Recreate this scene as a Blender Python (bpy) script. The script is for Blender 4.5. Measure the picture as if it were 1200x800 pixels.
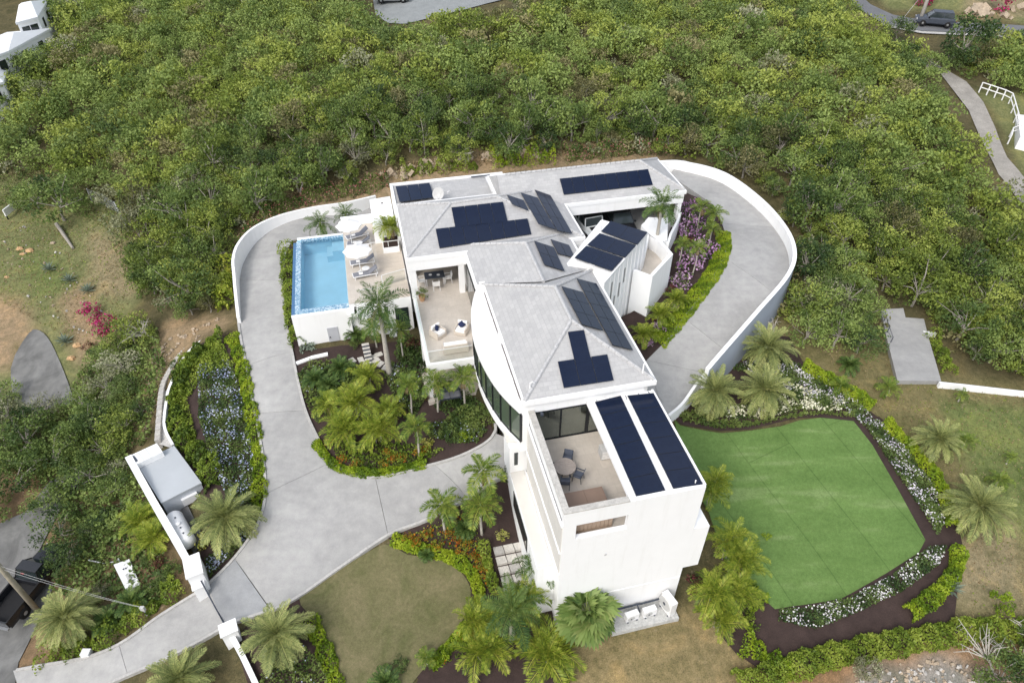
import bpy, math, random
import numpy as np
from mathutils import Vector, Matrix
from mathutils.geometry import delaunay_2d_cdt, intersect_point_line
random.seed(7); RNG = np.random.default_rng(7)
SC = bpy.context.scene
for o in list(bpy.data.objects): bpy.data.objects.remove(o)
R = math.radians
# ------------------------------------------------------------------ camera
HC = 30.0; FOC = 800.0; PITCH = R(40.0)
cam = bpy.data.cameras.new('camera'); cam_ob = bpy.data.objects.new('camera', cam)
SC.collection.objects.link(cam_ob); SC.camera = cam_ob
cam.sensor_width = 36.0; cam.lens = 24.0; cam.clip_start = 0.5; cam.clip_end = 5000
cam_ob.location = (0, 0, HC); cam_ob.rotation_euler = (R(50), 0, 0)
# ------------------------------------------------------------------ light
SUN_EL, SUN_AZ = R(46), R(212)          # azimuth clockwise from +Y (behind and left of the camera)
w = bpy.data.worlds.new("World"); SC.world = w; w.use_nodes = True
nt = w.node_tree; nt.nodes.clear()
sky = nt.nodes.new('ShaderNodeTexSky'); sky.sky_type = 'NISHITA'; sky.sun_disc = False
sky.sun_elevation = SUN_EL; sky.sun_rotation = SUN_AZ; sky.air_density = 1.0; sky.dust_density = 4.0; sky.ozone_density = 1.0
bg = nt.nodes.new('ShaderNodeBackground'); bg.inputs[1].default_value = 0.15
wo = nt.nodes.new('ShaderNodeOutputWorld')
hs = nt.nodes.new('ShaderNodeHueSaturation'); hs.inputs["Saturation"].default_value = 0.75
nt.links.new(sky.outputs[0], hs.inputs['Color'])
# broken pale cloud, the same all the way round
tcw = nt.nodes.new('ShaderNodeTexCoord'); cl = nt.nodes.new('ShaderNodeTexNoise'); cl.inputs['Scale'].default_value = 4.5; cl.inputs['Detail'].default_value = 7; cl.inputs['Roughness'].default_value = 0.6
nt.links.new(tcw.outputs['Generated'], cl.inputs['Vector'])
clr = nt.nodes.new('ShaderNodeValToRGB'); clr.color_ramp.elements[0].position = 0.42; clr.color_ramp.elements[1].position = 0.62
nt.links.new(cl.outputs['Fac'], clr.inputs[0])
cm = nt.nodes.new('ShaderNodeMix'); cm.data_type = 'RGBA'; cm.inputs[7].default_value = (5.0, 5.25, 5.65, 1)
nt.links.new(clr.outputs[0], cm.inputs[0]); nt.links.new(hs.outputs[0], cm.inputs[6]); nt.links.new(cm.outputs[2], bg.inputs[0]); nt.links.new(bg.outputs[0], wo.inputs[0])
sl = bpy.data.lights.new('sun', 'SUN'); sl.energy = 1.25; sl.angle = R(24); sl.color = (1.0, 0.98, 0.945)
so = bpy.data.objects.new('sun', sl); SC.collection.objects.link(so)
sd = Vector((math.sin(SUN_AZ)*math.cos(SUN_EL), math.cos(SUN_AZ)*math.cos(SUN_EL), math.sin(SUN_EL)))
so.rotation_euler = sd.to_track_quat('Z', 'Y').to_euler()
so.location = (-30, -30, 60)
SC.view_settings.view_transform = 'Standard'; SC.view_settings.look = 'None'; SC.view_settings.gamma = 1.0
SC.view_settings.use_curve_mapping = False; SC.view_settings.exposure = 0.62
SC.render.engine = 'CYCLES'; SC.cycles.max_bounces = 8; SC.cycles.transparent_max_bounces = 12
# ------------------------------------------------------------------ survey: photograph sight lines -> real points
CP, SP = math.cos(PITCH), math.sin(PITCH)
def P(px, py, z):
    u = (px-600)/FOC; v = (py-400)/FOC
    t = (z-HC)/(-SP-v*CP)
    return Vector((u*t, (CP-v*SP)*t, z))
def pix(p):
    x, y, z = p[0], p[1], p[2]-HC
    d = y*CP - z*SP
    return 600+FOC*x/d, 400+FOC*(-y*SP-z*CP)/d
ANG = R(13); OX, OY = 2.5, 19.8; CA, SA = math.cos(ANG), math.sin(ANG)
def W(a, b, z=0.0): return Vector((OX+a*CA-b*SA, OY+a*SA+b*CA, z))
def H(p):
    x, y = p[0]-OX, p[1]-OY
    return Vector((x*CA+y*SA, -x*SA+y*CA, p[2]))
def h(px, py, z): return H(P(px, py, z))
EYE = H((0, 0, HC))
def hit(px, py, p0, n):
    "house-frame point where a sight line meets the plane (p0, n)"
    d = h(px, py, -20.0) - EYE
    return EYE + d*((Vector(p0)-EYE).dot(Vector(n))/d.dot(Vector(n)))
# ------------------------------------------------------------------ materials
MATS = {}
def new_mat(name):
    m = bpy.data.materials.new(name); m.use_nodes = True; t = m.node_tree
    b = t.nodes['Principled BSDF']; MATS[name] = m
    return m, t, b
def N(t, typ, **kw):
    n = t.nodes.new(typ)
    for k, v in kw.items(): setattr(n, k, v)
    return n
def ramp(t, fac, stops):
    r = N(t, 'ShaderNodeValToRGB'); e = r.color_ramp.elements
    while len(e) < len(stops): e.new(0.5)
    for i, (p, c) in enumerate(stops):
        e[i].position = p; e[i].color = (*c, 1)
    t.links.new(fac, r.inputs[0]); return r.outputs[0]
def noise(t, scale, detail=4, rough=0.6, coord='Object', dist=0.0):
    c = N(t, 'ShaderNodeTexCoord'); n = N(t, 'ShaderNodeTexNoise')
    n.inputs['Scale'].default_value = scale; n.inputs['Detail'].default_value = detail; n.inputs['Roughness'].default_value = rough
    n.inputs['Distortion'].default_value = dist
    t.links.new(c.outputs[coord], n.inputs['Vector']); return n.outputs['Fac']
def mix(t, a, b, fac, mode='MIX'):
    m = N(t, 'ShaderNodeMix', data_type='RGBA', blend_type=mode)
    for s, v in ((6, a), (7, b), (0, fac)):
        if isinstance(v, (int, float)): m.inputs[s].default_value = v
        elif isinstance(v, tuple): m.inputs[s].default_value = (*v, 1)
        else: t.links.new(v, m.inputs[s])
    return m.outputs[2]
def bump(t, b, fac, strength=0.3, dist=0.02):
    n = N(t, 'ShaderNodeBump'); n.inputs['Strength'].default_value = strength; n.inputs['Distance'].default_value = dist
    t.links.new(fac, n.inputs['Height']); t.links.new(n.outputs[0], b.inputs['Normal'])
def simple(name, c, rough=0.6, var=0.12, scale=3.0, fine=None, bmp=0.0, metal=0.0, spec=0.3):
    m, t, b = new_mat(name)
    n1 = noise(t, scale, 6, 0.65)
    lo = tuple(x*(1-var) for x in c); hi = tuple(min(1, x*(1+var)) for x in c)
    col = ramp(t, n1, [(0.3, lo), (0.7, hi)])
    if fine:
        n2 = noise(t, fine, 3, 0.7)
        col = mix(t, col, ramp(t, n2, [(0.3, (0.72,)*3), (0.65, (1.0,)*3)]), 1.0, 'MULTIPLY')
        if bmp: bump(t, b, n2, bmp, 0.03)
    t.links.new(col, b.inputs['Base Color'])
    b.inputs['Roughness'].default_value = rough; b.inputs['Metallic'].default_value = metal
    b.inputs['Specular IOR Level'].default_value = spec
    return m
def stucco_mat():
    m, t, b = new_mat('white_stucco')
    n1 = noise(t, 0.6, 6, 0.65); cc = N(t, 'ShaderNodeTexCoord'); mp = N(t, 'ShaderNodeMapping'); mp.inputs['Scale'].default_value = (2.6, 2.6, 0.22)
    ns = N(t, 'ShaderNodeTexNoise'); ns.inputs['Scale'].default_value = 1.0; ns.inputs['Detail'].default_value = 6; ns.inputs['Roughness'].default_value = 0.65
    t.links.new(cc.outputs['Object'], mp.inputs[0]); t.links.new(mp.outputs[0], ns.inputs['Vector'])
    col = ramp(t, n1, [(0.3, (0.835, 0.838, 0.835)), (0.7, (0.865, 0.868, 0.865))])
    col = mix(t, col, ramp(t, ns.outputs[0], [(0.30, (0.90, 0.895, 0.88)), (0.48, (1, 1, 1))]), 0.55, 'MULTIPLY')
    t.links.new(col, b.inputs['Base Color']); b.inputs['Roughness'].default_value = 0.75; b.inputs['Specular IOR Level'].default_value = 0.3
    n3 = noise(t, 25, 3, 0.7); bump(t, b, n3, 0.08, 0.01); return m
stucco = stucco_mat()
stucco_grey = simple('pale_grey_paint', (0.50, 0.53, 0.57), 0.6, 0.06, 0.5)
stone_cap = simple('stained_stone', (0.52, 0.50, 0.46), 0.85, 0.14, 1.3, 7.0, 0.2)
ledge_stone = simple('cream_stone', (0.66, 0.635, 0.59), 0.8, 0.05, 0.6)
plaster_warm = simple('cream_plaster', (0.64, 0.62, 0.585), 0.8, 0.05, 0.9)
gutter_dark = simple('dark_gutter', (0.10, 0.075, 0.07), 0.6)
frame_dark = simple('dark_frame', (0.012, 0.014, 0.017), 0.35)
white_metal = simple('white_metal', (0.78, 0.78, 0.78), 0.4, 0.03)
steel = simple('steel', (0.42, 0.43, 0.44), 0.35, 0.05, 4, metal=0.7)
alu = simple('pale_rail', (0.66, 0.67, 0.66), 0.4, 0.05, 4)
wood = simple('teak', (0.36, 0.27, 0.20), 0.6, 0.15, 6)
wood_pale = simple('weathered_teak', (0.37, 0.32, 0.28), 0.65, 0.12, 9)
brown_vinyl = simple('brown_vinyl', (0.235, 0.165, 0.125), 0.6, 0.06, 2)
fabric_navy = simple('navy_fabric', (0.02, 0.028, 0.075), 0.9)
fabric_white = simple('white_fabric', (0.80, 0.79, 0.77), 0.9, 0.03)
fabric_grey = simple('grey_sling', (0.20, 0.205, 0.23), 0.8, 0.08)
wicker = simple('pale_wicker', (0.56, 0.50, 0.43), 0.8, 0.1, 14)
charcoal = simple('charcoal_metal', (0.055, 0.065, 0.085), 0.5)
grey_box = simple('grey_plastic', (0.50, 0.50, 0.49), 0.6)
black_rubber = simple('black_rubber', (0.015, 0.015, 0.016), 0.8)
car_black = simple('black_paint', (0.012, 0.013, 0.016), 0.2, spec=0.6)
car_white = simple('white_paint', (0.62, 0.64, 0.64), 0.25, spec=0.5)
car_silver = simple('silver_paint', (0.42, 0.43, 0.44), 0.25, spec=0.5)
car_glass = simple('car_glass', (0.02, 0.028, 0.03), 0.08, spec=0.7)
lamp_clear = simple('lamp_lens', (0.65, 0.66, 0.68), 0.15)
lamp_red = simple('lamp_red', (0.35, 0.02, 0.02), 0.2)
terracotta = simple('terracotta', (0.50, 0.30, 0.17), 0.8)
rust_pipe = simple('galvanised', (0.44, 0.46, 0.47), 0.5)
bark_grey = simple('grey_bark', (0.30, 0.275, 0.24), 0.9, 0.25, 6)
bark_pale = simple('pale_palm_bark', (0.40, 0.375, 0.33), 0.9, 0.22, 9)
dead_wood = simple('bleached_wood', (0.46, 0.43, 0.38), 0.9, 0.2, 8)
rock = simple('tan_rock', (0.42, 0.34, 0.25), 0.9, 0.25, 2.0, 9, 0.4)
rock_orange = simple('orange_rock', (0.55, 0.36, 0.19), 0.9, 0.2, 2.0, 9, 0.3)
pole_wood = simple('pole_wood', (0.33, 0.30, 0.23), 0.9, 0.2, 3)
tile_white = simple('white_paver', (0.62, 0.59, 0.54), 0.8, 0.12, 1.2, 8, 0.15)
tile_grey = simple('grey_paver', (0.48, 0.46, 0.43), 0.8, 0.15, 1.5, 8, 0.15)
door_grey = simple('grey_door', (0.46, 0.47, 0.50), 0.5, 0.04)
brick_red = simple('rusty_red', (0.30, 0.13, 0.09), 0.8)

def pool_tile():
    m, t, b = new_mat('mosaic_tile')
    c = N(t, 'ShaderNodeTexCoord'); v = N(t, 'ShaderNodeTexVoronoi'); v.inputs['Scale'].default_value = 13.0
    t.links.new(c.outputs['Object'], v.inputs['Vector'])
    sp = N(t, 'ShaderNodeSeparateColor'); t.links.new(v.outputs['Color'], sp.inputs[0])
    t.links.new(ramp(t, sp.outputs[0], [(0.0, (0.09, 0.20, 0.33)), (0.5, (0.22, 0.38, 0.50)), (1.0, (0.58, 0.68, 0.73))]), b.inputs['Base Color'])
    b.inputs['Roughness'].default_value = 0.25
    return m
mosaic = pool_tile()
basin = simple('pool_plaster', (0.44, 0.655, 0.775), 0.6, 0.05, 0.7)
def water_mat():
    m, t, b = new_mat('pool_water'); t.nodes.remove(b)
    out = t.nodes['Material Output']
    tr = N(t, 'ShaderNodeBsdfTransparent'); tr.inputs[0].default_value = (0.86, 0.965, 0.99, 1)
    gl = N(t, 'ShaderNodeBsdfGlossy'); gl.inputs['Roughness'].default_value = 0.05
    fr = N(t, 'ShaderNodeFresnel'); fr.inputs[0].default_value = 1.33
    n = noise(t, 2.2, 3, 0.5); bp = N(t, 'ShaderNodeBump'); bp.inputs['Strength'].default_value = 0.25; bp.inputs['Distance'].default_value = 0.05
    t.links.new(n, bp.inputs['Height']); t.links.new(bp.outputs[0], gl.inputs['Normal']); t.links.new(bp.outputs[0], fr.inputs['Normal'])
    mx = N(t, 'ShaderNodeMixShader'); t.links.new(fr.outputs[0], mx.inputs[0]); t.links.new(tr.outputs[0], mx.inputs[1]); t.links.new(gl.outputs[0], mx.inputs[2])
    t.links.new(mx.outputs[0], out.inputs[0]); return m
water = water_mat()
def glass_mat(name, tint, refl=1.5, dark=0.0):
    m, t, b = new_mat(name); t.nodes.remove(b); out = t.nodes['Material Output']
    tr = N(t, 'ShaderNodeBsdfTransparent'); tr.inputs[0].default_value = (*tint, 1)
    gl = N(t, 'ShaderNodeBsdfGlossy'); gl.inputs['Roughness'].default_value = 0.02; gl.inputs[0].default_value = (0.85, 0.95, 0.9, 1)
    fr = N(t, 'ShaderNodeFresnel'); fr.inputs[0].default_value = refl
    mx = N(t, 'ShaderNodeMixShader'); t.links.new(fr.outputs[0], mx.inputs[0]); t.links.new(tr.outputs[0], mx.inputs[1]); t.links.new(gl.outputs[0], mx.inputs[2])
    t.links.new(mx.outputs[0], out.inputs[0]); return m
glass_green = glass_mat('green_glass', (0.94, 0.975, 0.93), 3.6)
glass_clear = glass_mat('clear_glass', (0.97, 0.985, 0.98), 1.12)
def dark_glass():
    m, t, b = new_mat('dark_glass'); b.inputs['Base Color'].default_value = (0.02, 0.028, 0.028, 1)
    b.inputs['Roughness'].default_value = 0.05; b.inputs['Specular IOR Level'].default_value = 0.6; return m
glass_dark = dark_glass()
def painted_reflection():
    m, t, b = new_mat('painted_reflection_glass'); b.inputs['Base Color'].default_value = (0.075, 0.105, 0.072, 1)  # opaque pane, the garden's green reflection put into its base colour
    b.inputs['Roughness'].default_value = 0.04; b.inputs['Specular IOR Level'].default_value = 0.9; return m
glass_painted = painted_reflection()
def roof_tile():
    m, t, b = new_mat('grey_roof_tile')
    uv = N(t, 'ShaderNodeUVMap'); br = N(t, 'ShaderNodeTexBrick'); br.offset = 0.5
    t.links.new(uv.outputs[0], br.inputs['Vector'])
    br.inputs['Color1'].default_value = (0.385, 0.382, 0.380, 1); br.inputs['Color2'].default_value = (0.445, 0.441, 0.436, 1)
    br.inputs['Mortar'].default_value = (0.345, 0.343, 0.342, 1); br.inputs['Scale'].default_value = 1.0
    br.inputs['Mortar Size'].default_value = 0.012; br.inputs['Brick Width'].default_value = 0.48; br.inputs['Row Height'].default_value = 0.27
    br.inputs['Mortar Smooth'].default_value = 0.3
    n = noise(t, 1.2, 5, 0.6); n2 = noise(t, 9, 4, 0.7)
    col = mix(t, br.outputs[0], ramp(t, n, [(0.3, (0.93, 0.93, 0.935)), (0.7, (1.04, 1.04, 1.03))]), 1.0, 'MULTIPLY')
    col = mix(t, col, ramp(t, n2, [(0.3, (0.93, 0.93, 0.93)), (0.6, (1.03, 1.03, 1.03))]), 1.0, 'MULTIPLY')
    t.links.new(col, b.inputs['Base Color']); b.inputs['Roughness'].default_value = 0.8
    bump(t, b, br.outputs['Fac'], -0.4, 0.02); return m
tile_roof = roof_tile()
ridge_mat = simple('ridge_tile', (0.50, 0.50, 0.50), 0.8, 0.08, 2.0, 9, 0.1)
def panel_mat():
    m, t, b = new_mat('solar_cells')
    uv = N(t, 'ShaderNodeUVMap'); br = N(t, 'ShaderNodeTexBrick'); br.offset = 0.0
    t.links.new(uv.outputs[0], br.inputs['Vector'])
    br.inputs['Color1'].default_value = (0.005, 0.0105, 0.030, 1); br.inputs['Color2'].default_value = (0.0065, 0.013, 0.035, 1)
    br.inputs['Mortar'].default_value = (0.010, 0.016, 0.034, 1); br.inputs['Scale'].default_value = 1.0
    br.inputs['Mortar Size'].default_value = 0.006; br.inputs['Brick Width'].default_value = 0.16; br.inputs['Row Height'].default_value = 0.16
    t.links.new(br.outputs[0], b.inputs['Base Color']); b.inputs['Roughness'].default_value = 0.12
    b.inputs['Specular IOR Level'].default_value = 0.25; return m
solar = panel_mat()
panel_edge = simple('panel_edge', (0.022, 0.026, 0.036), 0.5)
def concrete(name, c, stain=0.86, scale=0.22):
    m, t, b = new_mat(name)
    n1 = noise(t, scale, 8, 0.62, dist=0.6); n2 = noise(t, 1.6, 6, 0.7); n3 = noise(t, 22, 3, 0.7)
    col = ramp(t, n1, [(0.28, tuple(x*stain for x in c)), (0.62, c)])
    col = mix(t, col, ramp(t, n2, [(0.3, (0.86, 0.86, 0.87)), (0.65, (1.05, 1.05, 1.04))]), 1.0, 'MULTIPLY')
    col = mix(t, col, ramp(t, n3, [(0.3, (0.9,)*3), (0.7, (1.04,)*3)]), 1.0, 'MULTIPLY')
    # brushed tyre-wear streaks
    cc = N(t, 'ShaderNodeTexCoord'); mp = N(t, 'ShaderNodeMapping'); mp.inputs['Rotation'].default_value[2] = 0.5; mp.inputs['Scale'].default_value = (0.5, 1.8, 1)
    ns = N(t, 'ShaderNodeTexNoise'); ns.inputs['Scale'].default_value = 1.0; ns.inputs['Detail'].default_value = 6
    t.links.new(cc.outputs['Object'], mp.inputs[0]); t.links.new(mp.outputs[0], ns.inputs['Vector'])
    col = mix(t, col, ramp(t, ns.outputs[0], [(0.3, (0.93, 0.93, 0.935)), (0.6, (1.02, 1.02, 1.02))]), 1.0, 'MULTIPLY')
    ob = N(t, 'ShaderNodeObjectInfo'); col = mix(t, col, ramp(t, ob.outputs['Random'], [(0.0, (0.90, 0.90, 0.905)), (1.0, (1.04, 1.035, 1.03))]), 1.0, 'MULTIPLY')
    t.links.new(col, b.inputs['Base Color']); b.inputs['Roughness'].default_value = 0.85; bump(t, b, n3, 0.15, 0.02); return m
conc = concrete('driveway_concrete', (0.40, 0.397, 0.386), 0.76, 0.17)
conc_dark = concrete('dark_concrete', (0.30, 0.31, 0.32))  # darker grey tone for the single slab just inside the gate
conc_old = concrete('old_concrete', (0.20, 0.20, 0.192), 0.42, 0.45)
kerb_mat = simple('kerb_concrete', (0.47, 0.46, 0.44), 0.85, 0.1, 1.0, 6, 0.1)
asphalt = simple('asphalt', (0.16, 0.165, 0.175), 0.9, 0.1, 0.5, 14, 0.1)
cream_tile = None
def floor_tile(name, c, wdt, hgt, mort=0.86):
    m, t, b = new_mat(name)
    uv = N(t, 'ShaderNodeUVMap'); br = N(t, 'ShaderNodeTexBrick'); br.offset = 0.5
    t.links.new(uv.outputs[0], br.inputs['Vector'])
    br.inputs['Color1'].default_value = (*[x*0.95 for x in c], 1); br.inputs['Color2'].default_value = (*[x*1.04 for x in c], 1)
    br.inputs['Mortar'].default_value = (*[x*mort for x in c], 1); br.inputs['Scale'].default_value = 1.0
    br.inputs['Mortar Size'].default_value = 0.008; br.inputs['Brick Width'].default_value = wdt; br.inputs['Row Height'].default_value = hgt
    n = noise(t, 0.8, 7, 0.65); n2 = noise(t, 5, 5, 0.7)
    col = mix(t, br.outputs[0], ramp(t, n, [(0.3, (0.90, 0.89, 0.87)), (0.7, (1.06, 1.06, 1.06))]), 1.0, 'MULTIPLY')
    col = mix(t, col, ramp(t, n2, [(0.3, (0.93,)*3), (0.7, (1.03,)*3)]), 1.0, 'MULTIPLY')
    t.links.new(col, b.inputs['Base Color']); b.inputs['Roughness'].default_value = 0.7; return m
deck_tile = floor_tile('travertine', (0.54, 0.49, 0.43), 0.6, 0.6)
room_tile = floor_tile('pale_room_tile', (0.74, 0.71, 0.64), 0.8, 0.8)
deck_plank = floor_tile('plank_tile', (0.52, 0.46, 0.39), 1.2, 0.2, 0.8)
def leaf_mat(name, cols, rough=0.55, trans=0.25, objvar=0.5):
    "foliage: colour by clump tint, single leaf and single plant"
    m, t, b = new_mat(name); out = t.nodes['Material Output']
    at = N(t, 'ShaderNodeAttribute', attribute_name='tint'); ge = N(t, 'ShaderNodeNewGeometry'); ob = N(t, 'ShaderNodeObjectInfo')
    def mth(op, a, bb):
        n = N(t, 'ShaderNodeMath', operation=op)
        for i, v in enumerate((a, bb)):
            if isinstance(v, (int, float)): n.inputs[i].default_value = v
            else: t.links.new(v, n.inputs[i])
        return n.outputs[0]
    f = mth('ADD', mth('MULTIPLY', at.outputs['Fac'], 0.78), mth('MULTIPLY', ge.outputs['Random Per Island'], 0.26))
    f = mth('ADD', f, mth('MULTIPLY', mth('SUBTRACT', ob.outputs['Random'], 0.45), objvar))
    k = len(cols); col = ramp(t, f, [(i/(k-1), c) for i, c in enumerate(cols)])
    t.links.new(col, b.inputs['Base Color']); b.inputs['Roughness'].default_value = rough; b.inputs['Specular IOR Level'].default_value = 0.25
    tl = N(t, 'ShaderNodeBsdfTranslucent'); t.links.new(col, tl.inputs[0])
    mx = N(t, 'ShaderNodeMixShader'); mx.inputs[0].default_value = trans
    t.links.new(b.outputs[0], mx.inputs[1]); t.links.new(tl.outputs[0], mx.inputs[2]); t.links.new(mx.outputs[0], out.inputs[0]); return m
LF_forest = leaf_mat('scrub_leaf', [(0.036, 0.067, 0.019), (0.083, 0.132, 0.034), (0.158, 0.224, 0.055), (0.267, 0.342, 0.094)], objvar=0.7)
LF_light = leaf_mat('light_leaf', [(0.059, 0.093, 0.021), (0.124, 0.171, 0.032), (0.213, 0.275, 0.048), (0.337, 0.389, 0.085)], objvar=0.6)
LF_olive = leaf_mat('olive_brown_leaf', [(0.050, 0.055, 0.022), (0.100, 0.105, 0.040), (0.175, 0.170, 0.070), (0.28, 0.26, 0.12)], objvar=0.6)
LF_grey = leaf_mat('greyish_leaf', [(0.09, 0.10, 0.05), (0.17, 0.185, 0.09), (0.30, 0.31, 0.18), (0.42, 0.42, 0.28)])
LF_dark = leaf_mat('dark_leaf', [(0.029, 0.058, 0.020), (0.063, 0.105, 0.031), (0.118, 0.174, 0.047), (0.179, 0.235, 0.067)])
LF_palm = leaf_mat('palm_leaf', [(0.055, 0.105, 0.018), (0.11, 0.18, 0.028), (0.19, 0.26, 0.04), (0.30, 0.34, 0.06)], 0.45, 0.3)
LF_royal = leaf_mat('royal_palm_leaf', [(0.035, 0.08, 0.022), (0.07, 0.13, 0.032), (0.12, 0.19, 0.045), (0.20, 0.26, 0.07)], 0.45, 0.3)
LF_areca = leaf_mat('areca_leaf', [(0.085, 0.14, 0.018), (0.18, 0.25, 0.026), (0.285, 0.345, 0.04), (0.42, 0.44, 0.07)], 0.45, 0.3)
LF_date = leaf_mat('date_palm_leaf', [(0.11, 0.14, 0.05), (0.20, 0.24, 0.08), (0.32, 0.35, 0.12), (0.44, 0.45, 0.17)], 0.5, 0.2)
LF_fan = leaf_mat('fan_palm_leaf', [(0.06, 0.115, 0.028), (0.12, 0.19, 0.045), (0.20, 0.28, 0.075), (0.30, 0.36, 0.12)], 0.45, 0.25)
LF_hedge = leaf_mat('hedge_leaf', [(0.055, 0.095, 0.014), (0.12, 0.18, 0.02), (0.19, 0.26, 0.03), (0.27, 0.33, 0.05)])
LF_lime = leaf_mat('lime_leaf', [(0.08, 0.14, 0.01), (0.16, 0.25, 0.015), (0.25, 0.34, 0.02), (0.34, 0.42, 0.03)])
LF_shrub = leaf_mat('shrub_leaf', [(0.030, 0.060, 0.018), (0.065, 0.11, 0.028), (0.12, 0.17, 0.04), (0.18, 0.23, 0.06)])
LF_croton = leaf_mat('croton_leaf', [(0.22, 0.04, 0.012), (0.46, 0.11, 0.015), (0.55, 0.22, 0.02), (0.28, 0.28, 0.03)], objvar=0.3)
LF_yellow = leaf_mat('yellow_leaf', [(0.28, 0.28, 0.04), (0.42, 0.42, 0.07), (0.52, 0.50, 0.12), (0.56, 0.55, 0.2)])
LF_wine = leaf_mat('wine_leaf', [(0.06, 0.015, 0.02), (0.12, 0.025, 0.035), (0.18, 0.05, 0.05), (0.10, 0.07, 0.04)])
PT_purple = leaf_mat('purple_petal', [(0.38, 0.17, 0.38), (0.49, 0.27, 0.48), (0.58, 0.37, 0.56), (0.64, 0.48, 0.62)])
PT_magenta = leaf_mat('magenta_petal', [(0.28, 0.01, 0.07), (0.40, 0.018, 0.11), (0.50, 0.03, 0.17), (0.5, 0.06, 0.2)])
PT_white = leaf_mat('white_petal', [(0.55, 0.53, 0.55), (0.68, 0.66, 0.68), (0.74, 0.73, 0.72), (0.78, 0.78, 0.75)], trans=0.1)
PT_cream = leaf_mat('cream_petal', [(0.58, 0.55, 0.36), (0.68, 0.66, 0.45), (0.74, 0.72, 0.54), (0.78, 0.77, 0.62)], trans=0.1)
PT_lilac = leaf_mat('lilac_petal', [(0.50, 0.45, 0.56), (0.62, 0.58, 0.68), (0.72, 0.69, 0.74), (0.78, 0.76, 0.78)], trans=0.1)
PT_blue = leaf_mat('blue_petal', [(0.32, 0.37, 0.56), (0.42, 0.47, 0.64), (0.52, 0.56, 0.70), (0.60, 0.63, 0.74)], trans=0.1)
PT_pink = leaf_mat('pink_petal', [(0.42, 0.07, 0.10), (0.52, 0.13, 0.15), (0.58, 0.22, 0.22), (0.6, 0.3, 0.3)])
LF_agave = leaf_mat('agave_leaf', [(0.16, 0.20, 0.15), (0.23, 0.28, 0.21), (0.30, 0.35, 0.27), (0.34, 0.38, 0.3)])
LF_dry = leaf_mat('dry_leaf', [(0.16, 0.10, 0.05), (0.25, 0.18, 0.09), (0.32, 0.25, 0.13), (0.35, 0.30, 0.18)])
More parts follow.
